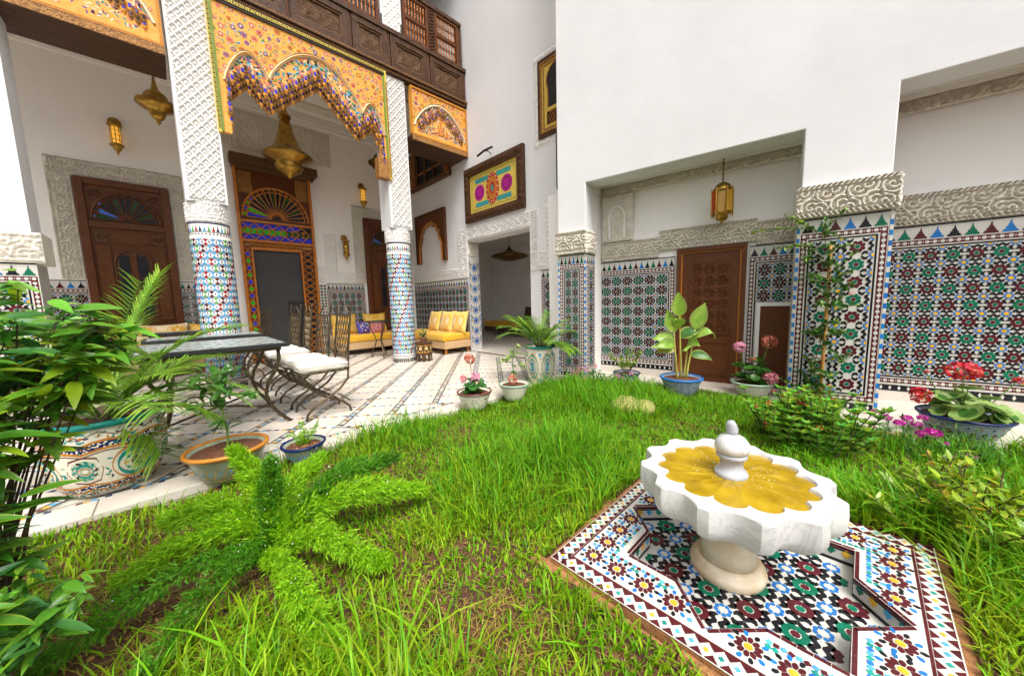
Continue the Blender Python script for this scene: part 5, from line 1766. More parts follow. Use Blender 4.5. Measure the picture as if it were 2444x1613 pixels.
def chair_proto():
    t = thing('iron_chair', 'iron chair', 'chair')
    s, z = .215, .455
    b = MB()
    # cushion, softly boxed
    n = 10
    vs, fs = [], []
    for k, (zz, ins) in enumerate(((z + .012, .02), (z + .03, .0), (z + .065, .0), (z + .085, .022), (z + .092, .09))):
        for i in range(4 * n):
            q, f = divmod(i, n)
            f = f / n * 2 - 1
            x, y = [(f, -1), (1, f), (-f, 1), (-1, -f)][q]
            r = 1 - .05 * (abs(x) ** 6 * abs(y) ** 6)
            vs.append(((s + .008 - ins) * x * r, (s + .008 - ins) * y * r, zz + .004 * math.sin(7 * x + 5 * y)))
    m_ = 4 * n
    for k in range(4):
        for i in range(m_):
            fs.append((k * m_ + i, k * m_ + (i + 1) % m_, (k + 1) * m_ + (i + 1) % m_, (k + 1) * m_ + i))
    fs.append(tuple(4 * m_ + i for i in range(m_)))
    b.add(vs, fs); b.build('seat_cushion', 'cushion_white', t, smooth=True)
    b = MB()
    for zz in (z + .03, z + .065):
        b.tube([(s + .009, -s - .009, zz), (-s - .009, -s - .009, zz), (-s - .009, s + .009, zz), (s + .009, s + .009, zz)], .003, 5)
    b.build('piping', 'cushion_white', t)
    b = MB(); b.tube([(-s, -s, z), (s, -s, z), (s, s, z), (-s, s, z), (-s, -s, z)], .011, 6); b.tube([(-s + .05, 0, z - .03), (s, 0, z - .03)], .006, 5); b.build('seat_frame', 'iron', t)
    for sy in (-1, 1):
        y = sy * (s - .01)
        # two crossing S-curved legs on each side
        A_ = [(s, z), (s - .01, z - .10), (s - .09, z - .19), (s - .22, z - .27), (s - .34, z - .335), (s - .40, z - .40), (s - .415, 0)]
        B_ = [(-s, z), (-s + .03, z - .10), (-s + .12, z - .20), (-s + .25, z - .28), (-s + .36, z - .335), (-s + .425, z - .40), (-s + .435, 0)]
        b = MB(); b.tube([(x, y, zz) for x, zz in A_], .0115, 7); b.build('leg', 'iron', t, smooth=True)
        b = MB(); b.tube([(x, y - sy * .022, zz) for x, zz in B_], .0115, 7); b.build('leg', 'iron', t, smooth=True)
        # back post, leaning outwards and ending in a finial
        b = MB(); b.tube([(s, y, z - .02), (s + .015, y, z + .2), (s + .05, y, z + .45), (s + .075, y, z + .655)], .010, 6)
        b.lathe([(0, -.012), (.015, 0), (0, .02)], 6, c=(s + .077, y, z + .665)); b.build('back_post', 'iron', t)
    for xx, sg in ((s - .41, 1), (-s + .43, -1)):
        b = MB()
        b.tube([(xx, -s + .02, .12), (xx, s - .02, .12)], .007, 5)
        b.build('stretcher', 'iron', t)
    b = MB()
    X = lambda zz: s + .006 + .11 * (zz - z)
    b.tube([(X(z + .10), -s + .01, z + .10), (X(z + .10), s - .01, z + .10)], .008, 6)
    b.tube([(X(z + .54), -s + .01, z + .54), (X(z + .54), s - .01, z + .54)], .008, 6)
    b.build('back_rail', 'iron', t)
    b = MB()
    yy = s - .02
    for k in range(6):
        for sg in (-1, 1):
            y0 = -yy + k * .075 - .10
            y1 = y0 + .20
            z0, z1 = z + .10, z + .54
            a0, a1 = max(0, (-yy - y0) / .20), min(1, (yy - y0) / .20)
            if a1 > a0:
                g = lambda a: (X(z0 + (z1 - z0) * a), sg * (y0 + .20 * a), z0 + (z1 - z0) * a)
                b.tube([g(a0), g((a0 + a1) / 2), g(a1)], .0055, 5)
    b.build('back_lattice', 'iron', t)
    b = MB()
    b.tube([(X(z + .54 + .07 * math.sin(pi * k / 12) ** 1) + .0, -s + .02 + (2 * s - .04) * k / 12, z + .54 + .115 * math.sin(pi * k / 12) ** 3) for k in range(13)], .007, 5)
    b.build('top_scroll', 'iron', t)
    return t
ch0 = chair_proto()
spots = [(.985, 3.88, 0.0, 'nearest iron chair with white cushion, beside the table corner'),
         (.96, 4.46, .06, 'second iron chair with white cushion, behind the nearest one'),
         (.98, 5.25, -.05, 'third iron chair seen against the portal jamb'),
         (.97, 5.86, .08, 'fourth iron chair of the row, before the black board'),
         (.80, 7.05, -.5, 'farthest iron chair, standing before the dark opening')]
for i, (x, y, a, lb) in enumerate(spots):
    o = ch0 if i == 0 else copytree(ch0)
    o.location = (x, y, 0)
    o.rotation_euler[2] = a
    tag(o, lb, 'chair', 'iron chairs along the tables')

# ------------------------------------------------------------------ sofas, cushions, small tables
def puff(u, v, t):
    return t * (max(0, 1 - abs(u) ** 3.2) ** .55) * (max(0, 1 - abs(v) ** 3.2) ** .55)
def pillow(name, label, loc, w, h, t, rz, tilt, mats=('fabric_brocade', 'fabric_motif', 'fabric_yellow'), motif='drop', group=None, cat='cushion'):
    e = thing(name, label, cat, loc, rz, group)
    n = 14
    b = MB()
    def pos(u, v, off, side):
        k = 1 + .07 * (abs(u * v) ** 3)
        k2 = 1 - .05 * (1 - abs(u * v))
        return (u * w / 2 * k * k2, side * (-puff(u, v, t) - off), h / 2 + v * h / 2 * k * k2)
    for side in (1, -1):
        vs, fs = [], []
        for j in range(n + 1):
            for i in range(n + 1):
                vs.append(pos(2 * i / n - 1, 2 * j / n - 1, 0, side))
        for j in range(n):
            for i in range(n):
                a = j * (n + 1) + i
                f = (a, a + 1, a + n + 2, a + n + 1)
                fs.append(f if side > 0 else f[::-1])
        b.add(vs, fs)
    c = b.build('cover', mats[0], e, smooth=True)
    c.rotation_euler[0] = tilt
    b = MB()
    mp = lambda u, v, hh: pos(u, v, hh, 1)
    if motif == 'drop':
        for cx in (-.5, .5):
            P = [(cx + .34 * math.sin(a) * (1 - .25 * math.cos(a)), -.02 - .62 * math.cos(a)) for a in np.linspace(0, 2 * pi, 25)[:-1]]
            b.strip(P, .11, mp, .0025, 2, closed=True)
            for r in (.2, .42, .64):
                b.strip([(cx + (p[0] - cx) * r, p[1] * r) for p in P], .07, mp, .0025, 1, closed=True)
    elif motif == 'damask':
        for cx, cy in ((0, 0), (-.62, .5), (.62, .5), (-.62, -.5), (.62, -.5)):
            for q in range(8):
                b.piece([(x, y) for x, y in petal(cx, cy, q * pi / 4, .08, .34, .16)], mp, .003, 2)
            b.strip(ring_pts(cx, cy, .40, 14), .05, mp, .003, 2, closed=True)
    elif motif == 'ikat':
        for k in range(26):
            cx, cy = random.uniform(-.8, .8), random.uniform(-.8, .8)
            b.piece(ring_pts(cx, cy, .12, 4, random.random()), mp, .003 + .0002 * k, random.choice((1, 2)))
    if b.V:
        q = b.build('woven_motif', list(mats), e, kind='stuff')
        q.rotation_euler[0] = tilt
    return e

def sofa(name, label, loc, rz, L, D, seat_m, base_m, hs=.44, legs=True):
    """local x along the sofa, back towards +y"""
    t = thing(name, label, 'sofa', loc, rz)
    b = MB(); b.box(0, 0, .12, L, D, .275); b.build('base', base_m, t, bev=.012)
    k = max(1, round(L / 1.2))
    for i in range(k):
        b = MB(); b.box(i * L / k + .003, -.015, .277, (i + 1) * L / k - .003, D, hs); b.build('seat_cushion', seat_m, t, bev=.035, smooth=True)
    if legs:
        for x in (.05, L - .05):
            for y in (.05, D - .05):
                b = MB(); b.lathe([(.016, 0), (.026, .12)], 8, c=(x, y, 0)); b.build('leg', 'wood_honey', t)
    return t
sofa('corner_sofa', 'low yellow sofa with tan base along the far white wall', (3.94, 8.30, 0), -pi / 2, 2.22, .68, 'fabric_yellow', 'fabric_tan')
sofa('gallery_sofa', 'low yellow sofa with tan base below the gallery wall', (2.42, 7.78, 0), 0, 1.48, .68, 'fabric_yellow', 'fabric_tan')
sofa('salon_sofa', 'yellow upholstered bench sofa inside the salon', (7.35, 8.9, 0), -pi / 2, 4.6, .78, 'fabric_yellow', 'fabric_brown', .47, False)
sofa('side_sofa', 'low sofa with tan seat behind the dining tables', (-1.3, 7.85, 0), 0, 1.6, .55, 'fabric_tan', 'fabric_tan')
G_ = 'yellow cushions on the sofas'
for k, (y, lb) in enumerate(((6.27, 'yellow teardrop patterned cushion at the right end of the far sofa'), (6.78, 'yellow teardrop patterned cushion in the middle of the far sofa'), (7.30, 'yellow teardrop patterned cushion beside the slim column'))):
    pillow('sofa_cushion', lb, (4.42, y, .44), .50, .47, .075, -pi / 2 + random.uniform(-.06, .06), -.24, group=G_)
pillow('sofa_cushion', 'yellow damask cushion at the left end of the gallery sofa', (2.72, 8.27, .44), .56, .46, .085, .06, -.26, motif='damask', group=G_, mats=('fabric_yellow', 'fabric_motif', 'fabric_brocade'))
pillow('sofa_cushion', 'yellow damask cushion half hidden behind the slim column', (3.42, 8.27, .44), .52, .46, .085, -.06, -.26, motif='damask', group=G_, mats=('fabric_yellow', 'fabric_motif', 'fabric_brocade'))
pillow('blue_cushion', 'small blue and white zigzag cushion on the gallery sofa', (3.06, 8.0, .44), .34, .30, .06, .25, -.4, mats=('fabric_blue', 't_white', 'fabric_pink'), motif='ikat')
pillow('pink_cushion', 'small salmon pink patterned cushion beside the blue one', (3.32, 7.96, .44), .34, .26, .06, -.2, -.5, mats=('fabric_pink', 'fabric_blue', 'petal_salmon'), motif='ikat')
pillow('sofa_cushion', 'orange and cream damask cushion behind the small table', (-.22, 8.08, .44), .62, .44, .09, .05, -.3, motif='damask', group=G_, mats=('fabric_motif', 'fabric_motif', 'fabric_yellow'))
pillow('sofa_cushion', 'orange damask cushion edge beside the thick column', (.30, 8.12, .44), .46, .42, .08, -.35, -.3, motif='damask', group=G_, mats=('fabric_yellow', 'fabric_motif', 'fabric_brocade'))
for k, (y, m, lb) in enumerate(((7.25, 'fabric_brown', 'brown cushion left of the salon doorway view'), (6.75, 'fabric_yellow', 'yellow bolster cushion on the salon sofa'), (6.2, 'fabric_brown', 'dark brown cushion near the middle of the salon sofa'), (5.6, 'fabric_yellow', 'yellow bolster at the right of the salon sofa'))):
    pillow('salon_cushion', lb, (7.85, y, .47), .62, .44, .09, -pi / 2, -.3, mats=(m, 'fabric_motif', 'fabric_brown'), motif='none', group='cushions in the salon')

st = thing('side_table', 'small round iron side table before the gallery sofa', 'table', (2.95, 7.0, 0))
b = MB(); b.lathe([(.25, .735), (.255, .745), (.25, .76)], 28); b.build('table_top', 'iron_black', st)
for q in range(3):
    a = q * 2 * pi / 3 + .5
    c, s = math.cos(a), math.sin(a)
    b = MB(); b.tube([(r * c, r * s, z) for r, z in ((.18, .735), (.17, .62), (.10, .48), (.06, .36), (.10, .24), (.17, .10), (.16, .0))], .011, 6); b.build('leg', 'iron', st)
b = MB(); b.lathe([(.062, .36), (.075, .365), (.062, .372)], 14); b.build('ring', 'iron', st)

ss = thing('inlaid_stool', 'dark octagonal inlaid stool at the foot of the slim column', 'stool', (3.30, 5.83, 0), .2)
b = MB(); b.lathe([(.165, .335), (.17, .345), (.165, .362)], 8); b.build('stool_top', 'wood_dark', ss)
for q in range(8):
    a0, a1 = q * pi / 4, (q + 1) * pi / 4
    p0, p1 = Vector((.15 * math.cos(a0), .15 * math.sin(a0), 0)), Vector((.15 * math.cos(a1), .15 * math.sin(a1), 0))
    prof = [(0, 0), (.14, 0), (.2, .08), (.5, .16), (.8, .08), (.86, 0), (1, 0), (1, .335), (0, .335)]
    vs = [tuple(p0.lerp(p1, u) + Vector((0, 0, z))) for u, z in prof]
    vs += [tuple(p0.lerp(p1, u) * .92 + Vector((0, 0, z))) for u, z in prof]
    n = len(prof)
    b = MB(); b.add(vs, [tuple(range(n)), tuple(reversed(range(n, 2 * n)))] + [(i, i + n, (i + 1) % n + n, (i + 1) % n) for i in range(n)]); side = b.build('side', 'wood_dark', ss)
    b = MB()
    am = (a0 + a1) / 2
    nx, ny = math.cos(am), math.sin(am)
    tx, ty = -ny, nx
    rr = .15 * math.cos(pi / 8) + .001
    mp = lambda u, v, hh: (nx * (rr + hh) + tx * u, ny * (rr + hh) + ty * u, v)
    for k in range(8):
        b.piece(petal(0, .255, k * pi / 4, .008, .036, .016), mp, .0015, 5 if k % 2 else 6)
    for u in (-.04, .04):
        b.piece(ring_pts(u, .20, .010, 6), mp, .0015, 6)
    b.strip([(-.05, .31), (.05, .31)], .012, mp, .0015, 0); b.strip([(-.05, .18), (.05, .18)], .010, mp, .0015, 0)
    b.build('inlay', FM, side, kind='stuff')

# ------------------------------------------------------------------ fountain and its tiled plinth
PCX, PCY = (PL[0] + PL[2]) / 2, (PL[1] + PL[3]) / 2
HX, HY = (PL[2] - PL[0]) / 2, (PL[3] - PL[1]) / 2
pf = thing('fountain_plinth', 'square zellige tiled plinth with sunken star under the marble fountain', 'plinth', (PCX, PCY, 0))
ZT, ZF = .010, -.068
NT = 16
star = []
for k in range(NT):
    a = k * pi / 8
    r = .475 if k % 2 == 0 else .475 * .765
    star.append((r * math.cos(a), r * math.sin(a)))
def sq(a):
    c, s = math.cos(a), math.sin(a)
    k = 1 / max(abs(c) / HX, abs(s) / HY)
    return (k * c, k * s)
ca = math.atan2(HY, HX)
angs = sorted(set([k * pi / 8 for k in range(16)] + [ca, pi - ca, pi + ca, 2 * pi - ca]))
def starpt(a):
    k = int(a / (pi / 8) + 1e-9) % 16
    p, q = star[k], star[(k + 1) % 16]
    # ray/segment
    c, s = math.cos(a), math.sin(a)
    ex, ey = q[0] - p[0], q[1] - p[1]
    den = c * ey - s * ex
    t = (p[0] * ey - p[1] * ex) / den
    return (t * c, t * s)
b = MB()
n = len(angs)
for i in range(n):
    a, a2 = angs[i], angs[(i + 1) % n]
    o0, o1, i0, i1 = sq(a), sq(a2), starpt(a), starpt(a2)
    b.add([(*o0, ZT), (*o1, ZT), (*i1, ZT), (*i0, ZT)], [(0, 1, 2, 3)])
    b.add([(*o0, ZT - .002), (*o1, ZT - .002), (*o1, -.16), (*o0, -.16)], [(3, 2, 1, 0)], 1)
b.build('plinth_top', ['t_white', 'brick'], pf)
b = MB(); b.add([(*p, ZF) for p in star], [tuple(range(16))]); b.build('basin_floor', 't_white', pf)
for k in range(16):
    p, q = star[k], star[(k + 1) % 16]
    L = math.hypot(q[0] - p[0], q[1] - p[1])
    ux, uy = (q[0] - p[0]) / L, (q[1] - p[1]) / L
    nx, ny = uy, -ux       # outward
    mp = lambda u, v, hh: (p[0] + ux * u - nx * hh, p[1] + uy * u - ny * hh, v)
    b = MB(); b.add([mp(0, ZF, 0), mp(L, ZF, 0), mp(L, ZT, 0), mp(0, ZT, 0)], [(0, 1, 2, 3)]); w_ = b.build('basin_side', 't_white', pf)
    b = MB()
    b.piece(rectp(0, ZT - .014, L, ZT - .001), mp, .0015, ZI['t_maroon'])
    b.piece(rectp(0, ZT - .022, L, ZT - .016), mp, .0015, ZI['t_black'])
    b.piece(rectp(0, ZF, L, ZF + .014), mp, .0015, ZI['t_black'])
    for j in range(4):
        u = L * (j + .5) / 4
        b.piece([(u - .016, -.022), (u, -.042), (u + .016, -.022), (u, -.002)], mp, .0015, ZI[('t_teal', 't_sky', 't_yellow', 't_green')[(j + k) % 4]])
    b.build('side_tiles', ZM, w_, kind='stuff')
    # maroon edging along the star on the top, and white band
    n2 = 5
    for j in range(n2):
        u0, u1 = L * j / n2 + .001, L * (j + 1) / n2 - .001
        bb = MB(); bb.piece([(p[0] + ux * u0 + nx * .002, p[1] + uy * u0 + ny * .002), (p[0] + ux * u1 + nx * .002, p[1] + uy * u1 + ny * .002), (p[0] + ux * u1 + nx * .014, p[1] + uy * u1 + ny * .014), (p[0] + ux * u0 + nx * .014, p[1] + uy * u0 + ny * .014)][::-1], lambda u, v, hh: (u, v, ZT + hh), .0015); bb.build('tile', ['t_maroon'], pf)
def in_star(x, y, k=1.0):
    r = math.hypot(x, y)
    if r < 1e-6:
        return True
    a = math.atan2(y, x) % (2 * pi)
    sp = starpt(a)
    return r < math.hypot(*sp) * k
mpf = lambda u, v, hh: (u, v, ZF + hh)
cell = .135
nn = 8
st_ = [([(x - nn * cell / 2, y - nn * cell / 2) for x, y in p], m) for p, m in zell_star(nn * cell, nn * cell, nn, nn, flower='t_white')]
st_ = [s_ for s_ in st_ if all(in_star(x, y, .985) for x, y in s_[0])]
mpt = lambda u, v, hh: (u, v, ZT + hh)
PV = (-PCX, -PCY)
lay(st_, pf, mpf, .0025, 220, key=lambda s_: math.hypot(s_[0][0][0] - PV[0], s_[0][0][1] - PV[1]))
top = []
bw = .075
low = [(rectp(-HX + .062, -HY + .062, HX - .062, -HY + .070), 't_maroon'), (rectp(-HX + .062, HY - .070, HX - .062, HY - .062), 't_maroon'), (rectp(-HX + .062, -HY + .07, -HX + .070, HY - .07), 't_maroon'), (rectp(HX - .07, -HY + .07, HX - .062, HY - .07), 't_maroon')]
# saw-tooth border
for side in range(4):
    half = HX if side % 2 == 0 else HY
    other = HY if side % 2 == 0 else HX
    n = int(half * 2 / .042)
    for i in range(n):
        u = -half + (i + .5) * 2 * half / n
        s_ = 2 * half / n
        for (poly, m) in (([(u - s_ * .45, -other + .004), (u + s_ * .45, -other + .004), (u, -other + .026)], 't_maroon'), ([(u - s_ * .45, -other + .060), (u, -other + .040), (u + s_ * .45, -other + .060)], 't_maroon'),
                          ([(u + s_ * .5 - .009, -other + .032), (u + s_ * .5, -other + .023), (u + s_ * .5 + .009, -other + .032), (u + s_ * .5, -other + .041)], ('t_sky', 't_yellow', 't_teal', 't_sky')[i % 4])):
            q = poly
            for _ in range(side):
                q = [(-y, x) for x, y in q]
            if all(abs(x) <= HX and abs(y) <= HY for x, y in q):
                top.append((q, m))
# rosettes on the field
ok = lambda x, y, r: abs(x) + r < HX - .075 and abs(y) + r < HY - .075 and all(not in_star(x + r * math.cos(t), y + r * math.sin(t), 1.075) for t in np.linspace(0, 2 * pi, 24))
ros = []
for e in (-.448, -.335, -.222, -.112, .112, .222, .335, .448):
    for (x, y) in ((e, -.442), (e, .442), (-.448, e), (.448, e)):
        if all((x - a) ** 2 + (y - c) ** 2 > .08 ** 2 for a, c in ros):
            ros.append((x, y))
for x, y in ros:
    top.append((ring_pts(x, y, .0125, 10), 't_yellow'))
    for q in range(10):
        top.append((petal(x, y, q * pi / 5, .0165, .039, .0165), 't_maroon'))
    for q in range(10):
        a = q * pi / 5 + pi / 10
        top.append((petal(x, y, a, .039, .058, .014), 't_black' if q % 2 else 't_blue'))
fld = []
for i in range(56):
    for j in range(56):
        x, y = -HX + .083 + i * .0185, -HY + .083 + j * .0185
        if abs(x) < HX - .085 and abs(y) < HY - .085 and not in_star(x, y, 1.10) and all((x - a) ** 2 + (y - c) ** 2 > .060 ** 2 for a, c in ros):
            fld.append((ring_pts(x, y, .0102, 4, i * .7 + j), ('t_sky', 't_teal', 't_blue', 't_maroon', 't_teal', 't_sky')[(i * 2 + j * 3) % 6]))
bb = MB()
for p, m in low:
    bb.piece(p, mpt, .0012, ZI[m])
bb.build('border_tiles', ZM, pf, kind='stuff')
big = [t_ for t_ in top if t_[1] in ('t_maroon', 't_yellow')]
sml = [t_ for t_ in top if t_[1] not in ('t_maroon', 't_yellow')]
lay(big, pf, mpt, .002, 280, key=lambda s_: math.hypot(s_[0][0][0] - PV[0], s_[0][0][1] - PV[1]))
lay(sml + fld, pf, mpt, .002)
# bricks round the plinth
bk = MB(); bk.box(-.10, -.022, -.035, .10, .022, .0)
me_bk = bk.mesh('brick', ['brick'])
for i in range(6):
    for (x, y, a) in ((PL[0] - .024, PL[1] + .1 + i * .205, pi / 2), (PL[0] + .1 + i * .205, PL[3] + .024, 0), (PL[2] + .024, PL[1] + .1 + i * .205, pi / 2), (PL[0] + .1 + i * .205, PL[1] - .024, 0)):
        link(me_bk, 'brick', pf, (x - PCX + random.uniform(-.006, .006), y - PCY + random.uniform(-.006, .006), random.uniform(-.03, -.008)), (random.uniform(-.06, .06), random.uniform(-.03, .03), a + random.uniform(-.04, .04)))

fo = thing('marble_fountain', 'white marble fountain with scalloped basin and yellow water', 'fountain', (1.585, .345, ZF))
NA = 240
def lobe(a, n=12, dip=.115):
    f = (a * n / (2 * pi)) % 1.0
    d = abs(2 * f - 1)                    # 1 at the tips, 0 mid-scallop
    d = min(1.0, d / .78)
    return 1 - dip * (1 - d ** 1.9)
RZ = .438            # rim height above basin floor
RO = .352
prof = [(RO - .004, RZ, 1), (RO, RZ - .005, 1), (RO + .003, RZ - .04, 1), (RO, RZ - .082, 1), (RO - .016, RZ - .115, 1), (RO - .05, RZ - .142, .97), (RO - .11, RZ - .162, .85), (RO - .18, RZ - .172, .4), (.115, RZ - .176, 0)]
vs, fs = [], []
for (r, z, k) in prof:
    for i in range(NA):
        a = 2 * pi * i / NA
        l = 1 + (lobe(a) - 1) * k
        vs.append((r * l * math.cos(a), r * l * math.sin(a), z))
for j in range(len(prof) - 1):
    for i in range(NA):
        i2 = (i + 1) % NA
        fs.append((j * NA + i2, j * NA + i, (j + 1) * NA + i, (j + 1) * NA + i2))
b = MB(); b.add(vs, fs)
def wat(a, n=14):
    f = (a * n / (2 * pi)) % 1.0
    return .286 * (.845 + .155 * math.sqrt(max(0, math.sin(pi * f))))
o = len(b.V)
for (kind, dz) in ((0, 0), (1, 0), (2, -.012), (3, -.03)):
    for i in range(NA):
        a = 2 * pi * i / NA
        r = (RO - .004) * lobe(a) if kind == 0 else wat(a) - (.006 if kind == 2 else .012 if kind == 3 else 0)
        b.V.append((r * math.cos(a), r * math.sin(a), RZ + dz))
for j in range(3):
    for i in range(NA):
        i2 = (i + 1) % NA
        b.F.append((o + j * NA + i, o + j * NA + i2, o + (j + 1) * NA + i2, o + (j + 1) * NA + i)); b.M.append(0)
b.build('basin', 'marble', fo, smooth=True, auto=True)
b = MB()
rings = 12
for k in range(rings + 1):
    for i in range(NA):
        a = 2 * pi * i / NA
        r = (wat(a) - .002) * (.12 + .88 * k / rings)
        f = (a * 14 / (2 * pi)) % 1.0
        b.V.append((r * math.cos(a), r * math.sin(a), RZ - .012 + .0045 * (1 - math.sin(pi * f)) ** 2 * math.sin(pi * min(1, k / rings * 1.05)) + .0012 * math.sin(40 * r + 3 * a) + .001 * math.sin(17 * a + 60 * r)))
for k in range(rings):
    for i in range(NA):
        i2 = (i + 1) % NA
        b.F.append((k * NA + i, k * NA + i2, (k + 1) * NA + i2, (k + 1) * NA + i)); b.M.append(0)
b.build('water', 'water', fo, smooth=True)
b = MB(); b.lathe([(.118, RZ - .17), (.108, RZ - .20), (.102, .12), (.108, .062)], 40); b.build('pedestal', 'marble_stained', fo, smooth=True)
b = MB(); b.lathe([(.111, .064), (.126, .058), (.128, .045), (.138, .038), (.142, .022), (.138, .010), (.138, 0)], 44); b.build('foot', 'marble_stained', fo, smooth=True)
b = MB(); b.lathe([(.060, RZ - .02), (.062, RZ - .002), (.056, RZ + .008), (.046, RZ + .014), (.041, RZ + .035), (.045, RZ + .06), (.055, RZ + .066), (.057, RZ + .078), (.05, RZ + .084)], 30); b.build('stem', 'marble_grey', fo, smooth=True)
b = MB(); b.lathe([(.05, RZ + .084), (.060, RZ + .094), (.064, RZ + .110), (.060, RZ + .128), (.045, RZ + .148), (.022, RZ + .160), (.018, RZ + .163)], 30); b.build('dome', 'marble', fo, smooth=True)
b = MB()
kn = [(0, 0, 0), (.004, .003, .018), (.0, .006, .036), (-.006, .004, .05), (-.010, -.003, .06)]
b.tube([(x, y, RZ + .158 + z) for x, y, z in kn], [.020, .023, .021, .018, .006], 10); b.build('finial', 'marble_grey', fo, smooth=True)
# splash drops on and around the basin
b = MB()
for k in range(60):
    a, r = random.uniform(0, 2 * pi), random.uniform(.065, .16)
    s_ = random.uniform(.001, .0022)
    b.lathe([(0, -s_), (s_, 0), (0, s_)], 5, c=(r * math.cos(a), r * math.sin(a), RZ + random.uniform(-.006, .02)))
b.build('splash_drops', 'petal_white', fo, kind='stuff')

# ------------------------------------------------------------------ glazed pots
def prof_r(prof):
    zs = [p[1] for p in prof]; rs = [p[0] for p in prof]
    return lambda z: float(np.interp(z, zs, rs))
def pot(name, label, loc, prof, body, rim, rimr=.014, soil=None, cat='pot', group=None, n=48):
    t = thing(name, label, cat, loc, 0, group)
    inner = [(p[0] - .018, p[1]) for p in prof if p[1] > prof[-1][1] * .45][::-1]
    b = MB(); b.lathe(prof + inner, n); b.build('body', body, t, smooth=True)
    R, Z = prof[-1]
    b = MB(); pts = [(R * math.cos(a), R * math.sin(a), Z) for a in np.linspace(0, 2 * pi, 41)]
    b.tube(pts, rimr, 8, cap=False); b.build('rim', rim, t, smooth=True)
    zs = soil if soil is not None else Z - .035
    rs = prof_r(prof)(zs) - .017
    nr, na = 8, 40
    A, Q = np.meshgrid(np.linspace(0, 2 * pi, na + 1), np.linspace(0, 1, nr + 1))
    gridmesh('potting_soil', rs * Q * np.cos(A), rs * Q * np.sin(A), zs + .012 * (1 - Q ** 2) + rng.normal(0, .004, A.shape) * (Q < .99) * (A > .01) * (A < 6.27), 'compost', t)
    f = prof_r(prof)
    mp = lambda u, v, h: ((f(v) + h) * math.cos(u), (f(v) + h) * math.sin(u), v)
    return t, mp
def facing(loc):
    return math.atan2(-loc[1], -loc[0])
PT = ['cream_glaze', 't_teal', 't_navy', 't_orange', 't_brown', 't_black', 't_yellow', 't_sky', 'green_glaze', 't_maroon', 'ochre_glaze']

# large painted pot on the left
L0 = (-.40, 3.32, 0)
big_prof = [(.165, 0), (.185, .01), (.215, .06), (.245, .13), (.268, .22), (.272, .30), (.262, .37), (.25, .42), (.255, .445)]
bp, mp = pot('painted_pot', 'large painted pot with teal rim holding a palm', L0, big_prof, 'cream_glaze', 't_teal', .020)
b = MB()
f0 = facing(L0)
NM = 8
per = 2 * pi / NM
def wave(v0, amp, n=160):
    return [(2 * pi * i / n, v0 + amp * abs(math.cos((2 * pi * i / n - f0) * NM / 2))) for i in range(n + 1)]
for (v0, amp, w_, m) in ((.337, .022, .014, 3), (.290, .022, .013, 3), (.10, -.020, .014, 3), (.060, -.018, .012, 3), (.274, .022, .006, 4)):
    b.strip(wave(v0, amp), w_, mp, .0015, m)
b.strip([(2 * pi * i / 120, .395 + .018 * (1 if i % 10 < 5 else -1) * ((i % 5) / 5 - .5) * 2 * 0 + .016 * (2 * abs(((i / 10) % 1) - .5) * 2 - 1)) for i in range(121)], .006, mp, .0015, 4)
for (v0, amp, w_) in ((.3135, .022, .034), (.0805, -.019, .030)):
    b.strip(wave(v0, amp), w_, mp, .0010, 2)
r_ = random.Random(5)
for k in range(420):
    a = r_.uniform(0, 2 * pi)
    for (v0, amp, s_) in ((.314, .022, .016), (.081, -.019, .014)):
        v = v0 + amp * abs(math.cos((a - f0) * NM / 2)) + r_.uniform(-s_, s_)
        q = .006
        b.piece([(a + q * math.cos(t) / .26, v + q * .8 * math.sin(t)) for t in np.linspace(r_.random(), 2 * pi + r_.random(), 5)[:-1]], mp, .0012 + .0006 * r_.random(), 0 if r_.random() < .8 else r_.choice((1, 3)))
